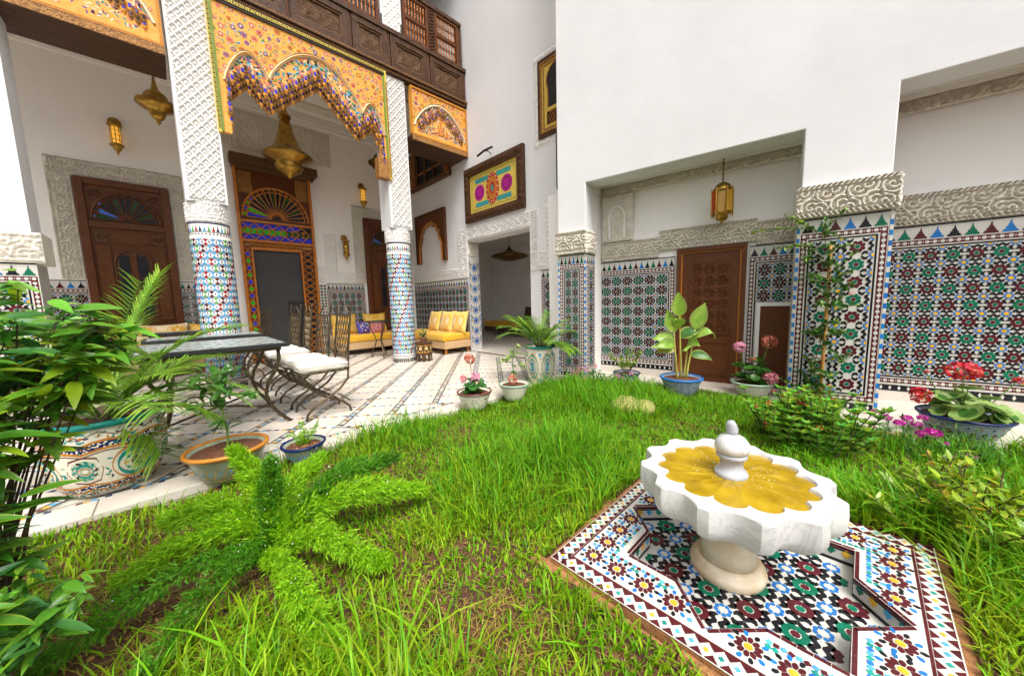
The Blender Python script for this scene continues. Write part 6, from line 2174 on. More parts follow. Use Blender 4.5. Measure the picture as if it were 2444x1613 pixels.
for k in range(NM):
    a = f0 + k * per + per / 2
    c0 = .19
    sc_ = .27
    if k % 2 == 0:
        for (rx, rz, w_, m) in ((.078, .078, .026, 1), (.050, .049, .016, 8), (.102, .100, .011, 3)):
            b.strip([(a + rx * math.cos(t) / sc_, c0 + rz * math.sin(t)) for t in np.linspace(0, 2 * pi, 33)[:-1]], w_, mp, .0022, m, closed=True)
        b.strip([(a + .020 * math.cos(t) / sc_, c0 + .020 * math.sin(t)) for t in np.linspace(0, 2 * pi, 17)[:-1]], .018, mp, .003, 5, closed=True)
        for q in range(4):
            b.piece([(a + x / sc_, c0 + y) for x, y in petal(0, 0, q * pi / 2 + pi / 4, .012, .024, .010)], mp, .0045, 0)
            b.piece([(a + x / sc_, c0 + y) for x, y in petal(0, 0, q * pi / 2, .034, .056, .016)], mp, .003, 6)
            b.piece([(a + x / sc_, c0 + y) for x, y in petal(0, 0, q * pi / 2 + pi / 4, .040, .058, .014)], mp, .003, 1)
        b.piece([(a + x / sc_, c0 + y) for x, y in ring_pts(0, 0, .006, 8)], mp, .006, 9)
    else:
        for kk in (.25, .5, .72):
            b.strip([(a + .068 * kk * math.cos(t) / sc_, c0 + .078 * kk * math.sin(t)) for t in np.linspace(0, 2 * pi, 17)[:-1]], .016, mp, .0012, 8 if kk != .5 else 1, closed=True)
        P = [(.055, -.07), (.075, 0), (.055, .07), (0, .085), (-.055, .07), (-.075, 0), (-.055, -.07), (0, -.085)]
        b.strip([(a + x / sc_, c0 + y) for x, y in P], .010, mp, .002, 4, closed=True)
        b.strip([(a + x * .8 / sc_, c0 + y * .8) for x, y in P], .004, mp, .002, 0, closed=True)
        b.strip([(a + .026 * math.cos(t) / sc_, c0 + .022 * math.sin(t)) for t in np.linspace(0, 2 * pi, 17)[:-1]], .006, mp, .0025, 3, closed=True)
        for q in range(10):
            an = q * 2 * pi / 10
            b.piece([(a + (x + .045 * math.cos(an)) / sc_, c0 + y + .055 * math.sin(an)) for x, y in petal(0, 0, an + .8, -.01, .014, .012)], mp, .0022, 1 if q % 3 else 5)
    for (v0, m) in ((.382, 1), (.032, 1)):
        b.strip([(a + x / .25, v0 + y) for x, y in ((-.07, 0), (0, .024), (.07, 0), (0, -.024))], .012, mp, .0015, m, closed=True)
        b.piece([(a + x / .25, v0 + y) for x, y in ring_pts(0, 0, .008, 8)], mp, .002, 3)
for k in range(420):
    a, v = r_.uniform(0, 2 * pi), r_.choice((r_.uniform(.12, .27), r_.uniform(.36, .41), r_.uniform(.015, .05)))
    q = (a - f0) / per - .5
    if abs(q - round(q)) * per * .27 < (.108 if round(q) % 2 == 0 else .085) and .1 < v < .285:
        continue
    b.piece([(a + x / .26, v + y) for x, y in petal(0, 0, r_.uniform(0, 6.28), -.010, .012, .010)], mp, .001 + .0008 * r_.random(), r_.choice((1, 1, 8, 4, 3, 2, 1)))
b.build('painted_pattern', PT, bp, kind='stuff')

# ------------------------------------------------------------------ plant builders
def bend(base, d, L, n, droop, rnd=0.0):
    d = Vector(d).normalized()
    p = Vector(base)
    out = [p.copy()]
    for i in range(n):
        d = (d + Vector((random.gauss(0, rnd), random.gauss(0, rnd), -droop / n))).normalized()
        p = p + d * (L / n)
        out.append(p.copy())
    return out
def palm_frond(parent, base, d, L, droop, lw=.012, ll=.20, n=22, mats=('leaf_palm', 'stem_green')):
    P = bend(base, d, L, 14, droop)
    b = MB()
    b.tube(P, [.007 * (1 - .8 * i / 14) + .001 for i in range(15)], 5, 1)
    for k in range(n):
        t = .22 + .78 * (k + .5) / n
        i = min(13, int(t * 14)); f = t * 14 - i
        p = P[i].lerp(P[i + 1], f)
        ax = (P[i + 1] - P[i]).normalized()
        side = ax.cross(Vector((0, 0, 1)))
        if side.length < .05:
            side = ax.cross(Vector((1, 0, 0)))
        side.normalize()
        l = ll * (.55 + .45 * math.sin(pi * (t * .8 + .12)))
        for sg in (1, -1):
            dd = (ax * .75 + side * sg * .85 + Vector((0, 0, random.uniform(-.05, .3)))).normalized()
            b.leaf(p, dd, l * random.uniform(.85, 1.1), lw, 0, droop=random.uniform(.3, .9), fold=.5, segs=4, shape='blade')
    return b.build('frond', list(mats), parent)
def round_leaf(b, base, d, up, R, m, scal=7, cup=.25, rimm=None):
    """scalloped round leaf on a stalk end"""
    up = Vector(up).normalized()
    x = up.orthogonal().normalized()
    q = Matrix.Rotation(random.uniform(0, 2 * pi), 3, up)
    x = q @ x
    y = up.cross(x)
    c = Vector(base)
    n = 20
    vs = [c]
    for rr in (.55, 1.0):
        for i in range(n):
            a = 2 * pi * i / n
            r = R * rr * (1 + (.07 * math.cos(scal * a) if rr > .9 else 0)) * (1 - .35 * (max(0, math.cos(a)) ** 12))
            vs.append(c + x * r * math.cos(a) + y * r * math.sin(a) + up * (cup * R * rr ** 2 + (.05 * R * math.cos(scal * a) if rr > .9 else 0)))
    fs = [(0, 1 + i, 1 + (i + 1) % n) for i in range(n)]
    o = len(b.V)
    b.V.extend([tuple(v) for v in vs])
    for f in fs:
        b.F.append(tuple(k + o for k in f)); b.M.append(m)
    for i in range(n):
        b.F.append((o + 1 + i, o + 1 + n + i, o + 1 + n + (i + 1) % n, o + 1 + (i + 1) % n)); b.M.append(m if rimm is None else rimm)
def flower_head(parent, c, R, m, n=60, name='flower_head', flat_=1.0):
    b = MB()
    c = Vector(c)
    for i in range(n):
        v = Vector((random.gauss(0, 1), random.gauss(0, 1), random.gauss(0.25, 1))).normalized()
        p = c + Vector((v.x, v.y, v.z * flat_)) * R * random.uniform(.72, 1.0)
        x = v.orthogonal().normalized()
        q = Matrix.Rotation(random.uniform(0, 6.28), 3, v)
        x = q @ x
        for k in range(3):
            dd = Matrix.Rotation(k * 2.1, 3, v) @ x
            b.leaf(p, dd + v * .35, R * .38, R * .34, 0, droop=0.1, fold=.1, up=v, segs=2, shape='round')
    return b.build(name, m, parent)
def geranium(t, z0, spread, hgt, heads, leafm='leaf_mid', rimm=None, nleaf=26, R=.05):
    stems = MB()
    for k in range(nleaf):
        a, r = random.uniform(0, 2 * pi), spread * math.sqrt(random.random())
        z = z0 + hgt * random.uniform(.12, .95) * (1 - .45 * r / spread)
        p = Vector((r * math.cos(a), r * math.sin(a), z))
        stems.tube([(0, 0, z0), (p.x * .5, p.y * .5, z0 + (z - z0) * .7), tuple(p)], .003, 4)
        b = MB()
        up = Vector((p.x * 2.2 + random.gauss(0, .25), p.y * 2.2 + random.gauss(0, .25), .8))
        round_leaf(b, p, None, up, R * random.uniform(.65, 1.2), 0, rimm=1 if rimm else None)
        b.build('leaf', [leafm, rimm or leafm], t, smooth=True)
    for (x, y, z, r, m, fl) in heads:
        stems.tube([(x * .2, y * .2, z0), (x * .7, y * .7, z0 + (z - z0) * .6), (x, y, z)], .0035, 5)
        flower_head(t, (x, y, z), r, m, 46, flat_=fl)
    stems.build('stems', 'stem_green', t)
def bushy(t, pts, leafm, L, Wd, n, name='leaf', shape='lance', join=True, droop=.4, rim=None, spreadz=.3):
    """n leaves over the given twig polylines"""
    b = MB()
    for k in range(n):
        P = random.choice(pts)
        i = random.randrange(max(1, len(P) // 4), len(P) - 1)
        p = P[i].lerp(P[i + 1], random.random())
        ax = (P[i + 1] - P[i]).normalized()
        dd = Vector((random.gauss(0, 1), random.gauss(0, 1), random.gauss(.1, .6))).normalized() + ax * .5
        b.leaf(p, dd, L * random.uniform(.6, 1.15), Wd * random.uniform(.7, 1.1), 0, droop=droop * random.random() * 1.6, fold=random.uniform(.05, .4), segs=3, shape=shape, rim=1 if rim else None)
    return b.build(name, [leafm] + ([rim] if rim else []), t, kind='stuff')
def local(*ps):
    return [Vector(p) for p in ps]

# palm of the large pot
pm_ = thing('potted_palm', 'feathery palm growing from the large painted pot', 'palm', (L0[0], L0[1], .42))
for k in range(15):
    a = k * 2.399 + .3
    el = random.uniform(.7, 2.4)
    palm_frond(pm_, (.02 * math.cos(a), .02 * math.sin(a), 0), (math.cos(a), math.sin(a), el), random.uniform(.55, .85), random.uniform(.8, 1.7), ll=.24, lw=.014, n=26)
for (dx, dy, el, L_, dr_) in ((.95, -.35, .75, .62, 1.6), (.7, -.75, .35, .42, 2.2), (.45, .2, 2.4, 1.0, .9), (1, .1, .9, .70, 1.5), (.35, -.5, 2.6, .95, 1.1), (.9, -.2, 2.2, .95, 1.5)):
    palm_frond(pm_, (.03, -.02, 0), (dx, dy, el), L_, dr_, ll=.25, lw=.014, n=30)
b = MB(); b.lathe([(.05, -.02), (.045, .05), (.02, .09)], 8); b.build('crown_base', 'bark', pm_)

# palm pot beside the pilaster
L1 = (3.40, 2.98, 0)
p_prof = [(.115, 0), (.13, .01), (.155, .08), (.185, .18), (.20, .30), (.195, .38), (.17, .445), (.165, .47), (.19, .49)]
pp, mp = pot('palm_pot', 'turquoise rimmed patterned jar with a palm beside the pilaster', L1, p_prof, 'cream_glaze', 't_teal', .017)
b = MB(); f1 = facing(L1)
for k in range(6):
    a = f1 + k * pi / 3 + pi / 6
    for (s_, w_, m) in ((1.0, .014, 3), (.86, .026, 1), (.70, .012, 3), (.56, .026, 1), (.40, .010, 4)):
        b.strip([(a + .43 * s_ * math.cos(t), .245 + .17 * s_ * math.sin(t)) for t in np.linspace(0, 2 * pi, 33)[:-1]], w_, mp, .0015, m, closed=True)
    b.strip([(a + .13 * math.cos(t), .245 + .045 * math.sin(t)) for t in np.linspace(0, 2 * pi, 17)[:-1]], .014, mp, .002, 2, closed=True)
    b.piece([(a + .07 * math.cos(t), .245 + .024 * math.sin(t)) for t in np.linspace(0, 2 * pi, 11)[:-1]], mp, .002, 1)
    for (v0, m) in ((.40, 1), (.06, 7)):
        for q in range(5):
            b.piece([(a + pi / 6 + x / .2, v0 + y) for x, y in petal(0, 0, q * 2 * pi / 5, .004, .028, .018)], mp, .0015, m if q % 2 else 7)
for k in range(260):
    a, v = random.uniform(0, 2 * pi), random.uniform(.02, .43)
    q = (a - f1) / (pi / 3) - .5
    if (abs(q - round(q)) * (pi / 3) / .46) ** 2 + ((v - .245) / .185) ** 2 < 1:
        continue
    b.piece([(a + x / .18, v + y) for x, y in petal(0, 0, random.uniform(0, 6.28), -.010, .013, .013)], mp, .001 + .0008 * random.random(), random.choice((1, 7, 7, 3, 1, 8)))
for k in range(6):
    a = f1 + k * pi / 3 + pi / 6
    for s_ in (.2, .3):
        b.strip([(a + .43 * s_ * math.cos(t), .245 + .17 * s_ * math.sin(t)) for t in np.linspace(0, 2 * pi, 17)[:-1]], .018, mp, .0012, 7, closed=True)
b.build('painted_pattern', PT, pp, kind='stuff')
pp2 = thing('potted_palm', 'dense low palm growing from the turquoise rimmed jar', 'palm', (L1[0], L1[1], .455))
for k in range(24):
    a = k * 2.399
    palm_frond(pp2, (.02 * math.cos(a), .02 * math.sin(a), 0), (math.cos(a), math.sin(a), random.uniform(.6, 3.2)), random.uniform(.45, .74), random.uniform(.8, 1.7), lw=.014, ll=.17, n=26)
b = MB(); b.lathe([(.06, -.02), (.055, .06), (.03, .10)], 8); b.build('crown_base', 'bark', pp2)

# low bowls along the kerb
def bowl(name, label, loc, R, H, body, rim, bandm, kind, rimr=.010):
    pr_ = [(R * .62, 0), (R * .66, .008), (R * .78, H * .35), (R * .92, H * .75), (R, H)]
    t, mp = pot(name, label, loc, pr_, body, rim, rimr, soil=H - .018, cat='bowl')
    b = MB(); f = facing(loc)
    n = 22
    for k in range(n):
        a = f + k * 2 * pi / n
        if kind == 'vine':
            b.strip([(a - pi / n, H * .40), (a - pi / n / 2, H * .62), (a, H * .40), (a + pi / n / 2, H * .22), (a + pi / n, H * .40)], .008, mp, .0015, bandm)
            b.piece([(a + .05 * math.cos(q), H * .42 + .012 * math.sin(q)) for q in np.linspace(0, 2 * pi, 7)[:-1]], mp, .0015, 7)
        elif kind == 'ribs':
            for d in (-.25, .25):
                b.strip([(a + d * 2 * pi / n, H * .12), (a + d * 2 * pi / n, H * .82)], .006, mp, .0015, bandm)
        elif kind == 'scrawl':
            for q in range(5):
                x, z = random.uniform(-.5, .5) * 2 * pi / n, H * random.uniform(.2, .75)
                b.strip([(a + x, z), (a + x + .04, z + .012), (a + x + .07, z - .006)], .006, mp, .001 + .0004 * q, bandm)
        else:
            b.piece([(a + .07 * math.cos(q), H * .45 + .016 * math.sin(q)) for q in np.linspace(0, 2 * pi, 9)[:-1]], mp, .0015, 5)
            b.piece([(a + .035 * math.cos(q), H * .45 + .008 * math.sin(q)) for q in np.linspace(0, 2 * pi, 7)[:-1]], mp, .0022, 3 if k % 2 else 8)
            b.piece([(a + pi / n + .03 * math.cos(q), H * .74 + .008 * math.sin(q)) for q in np.linspace(0, 2 * pi, 7)[:-1]], mp, .0015, 3 if k % 2 else 9)
    for v in (H * .12, H * .86):
        b.strip([(2 * pi * i / 48, v) for i in range(49)], .004, mp, .0012, bandm)
    b.build('painted_pattern', PT, t, kind='stuff')
    return t
B1 = (.15, 2.90, 0); B2 = (.56, 2.77, 0); B3 = (2.13, 2.78, 0); B4 = (2.64, 2.71, 0)
bowl('ochre_bowl', 'ochre rimmed bowl with a slender sapling near the kerb', B1, .215, .185, 'olive_glaze', 't_orange', 6, 'vine', .014)
bowl('blue_rim_bowl', 'small blue rimmed bowl with a feathery plant on the kerb', B2, .135, .12, 'olive_glaze', 't_navy', 7, 'vine')
bowl('scrawled_bowl', 'cream bowl with black scrolls holding a pink geranium', B3, .175, .175, 'cream_glaze', 't_brown', 5, 'scrawl')
bowl('ribbed_bowl', 'pale green striped bowl with a leafy seedling', B4, .165, .17, 'cream_glaze', 'green_glaze', 1, 'ribs')
def sapling(name, label, loc, z0, H, cr, leafm, n, L, Wd, nb=6, cat='plant', cz=.75):
    t = thing(name, label, cat, (loc[0], loc[1], z0))
    st_ = [Vector((.008 * math.sin(i), .006 * math.cos(i * 1.3), H * i / 8)) for i in range(9)]
    b = MB(); b.tube(st_, [.0065 - .0004 * i for i in range(9)], 6)
    tw = [st_]
    for k in range(nb):
        i = random.randint(int(8 * cz) - 1, 8)
        P = bend(st_[i], (math.cos(k * 2.4), math.sin(k * 2.4), .35), cr * random.uniform(.7, 1.1), 5, .6, .1)
        tw.append(P); b.tube(P, .0025, 4)
    b.build('stem', 'stem_green', t)
    for k in range(n):
        P = tw[1 + k % nb] if k % 5 else tw[0]
        i = random.randrange(max(1, int(len(P) * .3)), len(P))
        lb = MB()
        lb.leaf(P[i], (random.gauss(0, 1), random.gauss(0, 1), random.gauss(.15, .4)), L * random.uniform(.65, 1.1), Wd * random.uniform(.8, 1.1), 0, droop=random.uniform(.2, .9), fold=.25, segs=4)
        lb.build('leaf', leafm, t)
    return t
sapling('sapling', 'slender green sapling growing in the ochre rimmed bowl', B1, .165, .56, .20, 'leaf_mid', 60, .13, .045, 8, cz=.85)
sapling('seedling', 'pale leafy seedling growing in the striped bowl', B4, .15, .42, .17, 'leaf_pale', 46, .085, .045, 6, cz=.6)
flower_head(bpy.data.objects['seedling'], (-.10, -.08, .10), .05, 'petal_salmon', 40)
gm = thing('pink_geranium', 'geranium with three pink heads in the scrawled bowl', 'geranium', (B3[0], B3[1], .155))
geranium(gm, 0, .11, .22, [(-.02, .03, .36, .058, 'petal_salmon', .9), (.0, -.03, .17, .058, 'petal_rose', .9), (-.12, .02, .17, .04, 'petal_pink', .9)], 'leaf_dark', nleaf=24, R=.045)
def feathery(name, label, loc, z0, H, spread, n, mats=('fern',)):
    t = thing(name, label, 'plant', (loc[0], loc[1], z0))
    for k in range(n):
        a = k * 2.4
        P = bend((0, 0, 0), (math.cos(a) * spread, math.sin(a) * spread, 1), H * random.uniform(.6, 1.05), 8, .5, .05)
        frond(t, P, .03, 260, random.choice(mats))
    return t
def frond(parent, P, R, n, m, flowers=0, taper=True):
    """fluffy needle plume round a stem"""
    nP = len(P) - 1
    t = rng.random(n) * .97 + .03
    i = np.minimum((t * nP).astype(int), nP - 1)
    f = (t * nP - i)[:, None]
    A = np.array([tuple(p) for p in P])
    base = A[i] * (1 - f) + A[i + 1] * f
    ax = A[i + 1] - A[i]
    ax /= np.linalg.norm(ax, axis=1, keepdims=True) + 1e-9
    nb = max(12, n // 18)
    tb = np.sort(rng.random(nb) * .97 + .03)
    ib = rng.integers(0, nb, n)
    t = np.clip(tb[ib] + rng.normal(0, .006, n), .02, .999)
    i = np.minimum((t * nP).astype(int), nP - 1)
    f = (t * nP - i)[:, None]
    base = A[i] * (1 - f) + A[i + 1] * f
    ax = A[i + 1] - A[i]
    ax /= np.linalg.norm(ax, axis=1, keepdims=True) + 1e-9
    d = rng.normal(0, 1, (nb, 3))[ib]
    d -= ax * (d * ax).sum(1, keepdims=True)
    d /= np.linalg.norm(d, axis=1, keepdims=True) + 1e-9
    d = d + ax * .55
    rad = R * (np.sin(np.pi * np.clip(t * .9 + .08, 0, 1)) ** .6 if taper else 1.0)
    off = (rng.random(n) ** .8 * rad)[:, None]
    p0 = base + d * off * 1.05 + rng.normal(0, .13 * R, (n, 3))
    dd = d * .8 + ax * rng.uniform(.1, .8, (n, 1)) + rng.normal(0, .6, (n, 3))
    dd /= np.linalg.norm(dd, axis=1, keepdims=True)
    L = (rng.uniform(.28, .55, n) * R)[:, None]
    s = np.cross(dd, rng.normal(0, 1, (n, 3)))
    s /= np.linalg.norm(s, axis=1, keepdims=True) + 1e-9
    w = .14 * L
    co = np.stack([p0 - s * w, p0 + s * w, p0 + dd * L], 1).reshape(-1, 3)
    o = arrmesh('frond', co, np.arange(3 * n).reshape(-1, 3), m, parent)
    b = MB(); b.tube(P, .002, 4)
    c = b.build('stalk', 'stem_green', o)
    if flowers:
        fb = MB()
        for k in range(flowers):
            i = random.randrange(len(P) - 1)
            q = P[i].lerp(P[i + 1], random.random()) + Vector((random.gauss(0, R * .5), random.gauss(0, R * .5), abs(random.gauss(0, R * .6)) + R * .3))
            s_ = random.uniform(.002, .0045)
            fb.lathe([(0, -s_), (s_, 0), (0, s_)], 5, c=tuple(q))
        fb.build('blossom', 'petal_white', o, kind='stuff')
    return o
feathery('feathery_plant', 'feathery light green plant in the small blue rimmed bowl', B2, .10, .20, .5, 9)
b = MB()
for k in range(24):
    a, r = random.uniform(0, 2 * pi), random.uniform(.02, .10)
    b.lathe([(0, -.008), (.011, 0), (0, .008)], 6, c=(r * math.cos(a), r * math.sin(a), .012))
b.build('leaf_litter', 'straw', bpy.data.objects['feathery_plant'], kind='stuff')

# asparagus fern in the bed
fr_ = thing('asparagus_fern', 'bright fluffy asparagus fern spreading over the grass', 'fern', (.21, 1.78, 0))
plumes = [((.62, -.16, .42), .74, 1.15, 'fern', .058), ((.50, .10, .50), .66, 1.1, 'fern_deep', .052), ((.16, -.75, .24), .78, .9, 'fern', .048), ((.38, -.50, .34), .52, 1.1, 'fern', .05), ((-.15, .30, .95), .52, .9, 'fern', .05), ((-.35, .48, .52), .62, 1.2, 'fern', .055),
          ((-.62, .22, .42), .60, 1.2, 'fern', .052), ((-.78, -.10, .20), .98, .65, 'fern_deep', .046), ((-.56, -.52, .18), .84, .6, 'fern_deep', .044), ((.30, .36, .62), .52, 1.2, 'fern', .05), ((.10, .1, 1.0), .40, .8, 'fern_deep', .045)]
for (d, L_, dr_, m, R) in plumes:
    P = bend((random.gauss(0, .03), random.gauss(0, .03), 0), d, L_, 14, dr_, .03)
    P = [Vector((p.x, p.y, max(p.z, .0) + .05 * math.sin(pi * min(1, k / 10)) + .035)) for k, p in enumerate(P)]
    frond(fr_, P, R * 1.0, 5600, m, flowers=7)

# broad leaved plant in the blue bowl
C0 = (4.02, 1.40, 0)
bowl('blue_bowl', 'speckled blue bowl holding the broad leaved plant', C0, .215, .185, 'blue_glaze', 't_blue', 2, 'scrawl', .013)
cn = thing('canna_plant', 'broad leaved yellow green plant in front of the carved door', 'plant', (C0[0], C0[1], .16))
cn.scale = (1.15, 1.15, 1.15)
b = MB()
stems = []
for (dx, dy, L_) in ((.03, -.10, .50), (-.02, .10, .46), (.0, .0, .62), (.04, -.05, .36), (-.04, .06, .34)):
    P = bend((dx * .4, dy * .4, 0), (dx * 1.2, dy * 1.2, 1), L_, 6, -.02, .02)
    stems.append(P); b.tube(P, [.011 - .001 * i for i in range(7)], 7)
b.build('stalk', 'stem_yellow', cn, smooth=True)
# leaves: screen-right is about (+.7,-.7)
for (si, k, d, L_, Wd, dr_, m) in ((0, 6, (.12, -.25, 1.0), .30, .15, .3, 'leaf_canna'), (2, 6, (-.05, .05, 1.0), .26, .14, .2, 'leaf_canna'), (1, 6, (-.1, .25, 1.0), .26, .13, .2, 'leaf_canna'), (0, 5, (.3, -.75, .75), .34, .10, 1.9, 'leaf_canna'), (1, 5, (-.35, .7, .35), .25, .13, 1.0, 'leaf_canna'), (1, 4, (-.5, .8, .25), .24, .11, .6, 'leaf_canna'), (4, 6, (-.45, .35, .2), .24, .12, 1.3, 'leaf_canna'), (3, 5, (-.4, -.1, .25), .24, .14, 1.4, 'leaf_canna'), (3, 6, (-.35, -.45, .3), .25, .13, 1.4, 'leaf_canna'), (4, 5, (-.2, .5, .2), .24, .11, 1.6, 'leaf_yellow'), (0, 3, (.25, -.6, .1), .22, .10, 1.2, 'leaf_mid'), (2, 4, (.2, -.4, .4), .26, .13, 1.2, 'leaf_mid'), (2, 5, (-.4, .0, .5), .25, .13, 1.2, 'leaf_canna')):
    lb = MB(); lb.leaf(stems[si][k], d, L_, Wd, 0, droop=dr_, fold=.30, segs=9, shape='broad', rim=1, up=(-.75, -.2, .45))
    lb.build('leaf', [m, 'leaf_rim'], cn, smooth=True)

# variegated shrub in a dark bowl, with pink flowers before it
V0 = (4.02, 2.06, 0)
bowl('dark_bowl', 'dark grey bowl with a small yellow green shrub', V0, .16, .15, 'blue_glaze', 't_navy', 2, 'scrawl')
vs_ = thing('variegated_shrub', 'small yellow green shrub in the dark bowl by the tiled wall', 'shrub', (V0[0], V0[1], .12))
tw = [bend((0, 0, 0), (math.cos(k * 2.4) * .6, math.sin(k * 2.4) * .6, 1), random.uniform(.28, .42), 7, .3, .08) for k in range(12)]
b = MB()
for P in tw:
    b.tube(P, .003, 4)
b.build('twig', 'bark', vs_)
bushy(vs_, tw, 'leaf_lime', .04, .022, 420, 'leaves', rim='leaf_rim')
pk = thing('pink_flowers', 'low pink flowering plants at the edge of the grass', 'flowers', (3.72, 2.30, 0))
for k in range(16):
    x, y = random.uniform(-.18, .24), random.uniform(-.42, .5)
    z = random.uniform(.10, .24)
    flower_head(pk, (x, y, z), random.uniform(.018, .034), random.choice(('petal_pink', 'petal_rose', 'petal_rose')), 26)
tw = [bend((random.uniform(-.2, .2), random.uniform(-.4, .45), 0), (random.gauss(0, .4), random.gauss(0, .4), 1), random.uniform(.12, .24), 5, .2, .1) for k in range(40)]
bushy(pk, tw, 'leaf_dark', .045, .02, 500, 'leaves')

# geranium by the pilaster
G2 = (4.42, .80, 0)
bowl('green_white_bowl', 'white and green bowl with a tall pink geranium', G2, .20, .15, 'cream_glaze', 'green_glaze', 1, 'ribs')
g2 = thing('tall_geranium', 'geranium with pink heads growing before the small door', 'geranium', (G2[0], G2[1], .13))
geranium(g2, 0, .17, .36, [(-.06, .12, .40, .065, 'petal_rose', .9), (.08, -.12, .46, .075, 'petal_salmon', .9), (-.08, -.17, .10, .07, 'petal_pink', .9), (-.02, .0, .27, .035, 'petal_salmon', .8)], 'leaf_mid', nleaf=46, R=.05)
# red geranium on the apron
G3 = (4.07, -.56, .006)
bowl('painted_bowl', 'navy rimmed painted bowl with red geranium on the marble', G3, .225, .17, 'blue_glaze', 't_navy', 5, 'eyes')
g3 = thing('red_geranium', 'geranium with red heads in the navy rimmed bowl', 'geranium', (G3[0], G3[1], .145))
geranium(g3, 0, .20, .25, [(0.0, .02, .36, .085, 'petal_red', .75), (-.10, .22, .16, .062, 'petal_red', .9), (.06, -.22, .31, .026, 'petal_red', .9), (.05, .19, .32, .016, 'petal_red', .9)], 'leaf_mid', 'leaf_pale', nleaf=30, R=.075)

# climbing plant on a cane against the wide pilaster
K0 = WP(2.43, -.10)
cane = thing('bamboo_cane', 'yellow bamboo cane propping the climber on the tiled pilaster', 'cane', (K0[0], K0[1], 0))
b = MB(); b.tube([(0, 0, -.05), (.01, 0, .5), (.012, .0, 1.0), (.02, 0, 1.52)], .0135, 8)
for z in (.2, .48, .77, 1.05, 1.32):
    b.lathe([(.0135, -.008), (.017, 0), (.0135, .008)], 8, c=(.012, 0, z))
b.build('culm', 'bamboo', cane, smooth=True)
cl = thing('climbing_plant', 'small leaved climbing plant trained up the tiled pilaster', 'climber', (K0[0], K0[1], 0))
tw = []
path = [Vector((-.03 + .05 * math.sin(z * 5), .02 + .06 * math.sin(z * 3.3 + 1) + .03 * (z > 1.1), z)) for z in np.linspace(0, 1.72, 24)]
tw.append(path)
for k in range(64):
    i = random.randint(2, 22)
    tw.append(bend(path[i], (random.gauss(-.25, .5), random.gauss(0, .9), random.gauss(.35, .5)), random.uniform(.10, .26), 6, random.uniform(-.2, .7), .12))
for P_ in [bend(path[22], (-.25, 1.0, .45), .55, 9, .55, .05), bend(path[20], (-.2, .8, .35), .38, 8, .6, .06), bend(path[21], (-.1, .6, .9), .42, 8, .5, .06)]:
    tw.append(P_)
b = MB()
for P in tw:
    b.tube(P, .0032 if len(P) > 12 else .002, 4)
b.build('stem', 'bark', cl)
bushy(cl, tw, 'leaf_mid', .044, .024, 1500, 'leaves')
bushy(cl, tw[-3:], 'leaf_lime', .05, .022, 90, 'young_leaves')
bushy(cl, tw, 'leaf_pale', .045, .025, 600, 'pale_leaves')
flower_head(cl, (-.05, -.16, 1.08), .022, 'petal_salmon', 16); flower_head(cl, (-.03, .0, .50), .022, 'petal_salmon', 16)

# low bush with red flowers
eb = thing('flowering_bush', 'bright green bush dotted with small red flowers beside the fountain', 'bush', (3.30, .22, 0))
tw = []
for k in range(80):
    a, r = random.uniform(0, 2 * pi), random.uniform(0, .42)
    tw.append(bend((r * math.cos(a) * .95, r * math.sin(a) * .75, -.03), (random.gauss(0, .3), random.gauss(0, .3), 1), random.uniform(.18, .44), 6, .2, .1))
b = MB()
for P in tw:
    b.tube(P, .003, 4)
b.build('twig', 'bark', eb)
lb = MB()
for P in tw:
    for w in range(5):
        c = P[2 + w] if 2 + w < len(P) else P[-1]
        nl = 6
        for q in range(nl):
            a = q * 2 * pi / nl + w
            lb.leaf(c, (math.cos(a), math.sin(a), .35 + .12 * w), random.uniform(.045, .07), .028, 0 if random.random() < .72 else 1, droop=.5, fold=.15, segs=3, shape='broad')
lb.build('leaves', ['leaf_gloss', 'leaf_lime'], eb, kind='stuff')
for k in range(22):
    P = random.choice(tw)
    flower_head(eb, tuple(P[-1] + Vector((random.gauss(0, .02), random.gauss(0, .02), .025))), random.uniform(.016, .025), 'petal_red', 12)
# magenta flowers
mg = thing('magenta_flowers', 'clusters of magenta flowers at the grass edge before the bowl', 'flowers', (3.55, -.33, 0))
for (x, y, z, R) in ((.12, .22, .20, .030), (.02, .10, .17, .034), (.06, .17, .185, .034), (.17, .06, .175, .034), (.15, -.01, .20, .030), (-.02, -.01, .13, .042), (.02, -.05, .14, .042), (.10, .02, .16, .030), (-.12, -.19, .06, .04), (-.09, .24, .14, .018), (-.05, -.10, .10, .014), (-.85, .10, .05, .014)):
    flower_head(mg, (x, y, z), R, 'petal_magenta', 34, flat_=.5)
tw = [bend((random.uniform(-.2, .2), random.uniform(-.3, .3), 0), (random.gauss(0, .3), random.gauss(0, .3), 1), random.uniform(.10, .2), 5, .2, .1) for k in range(50)]
b = MB()
for P in tw:
    b.tube(P, .002, 4)
b.build('stems', 'stem_green', mg)
bushy(mg, tw, 'leaf_mid', .06, .012, 500, 'leaves')
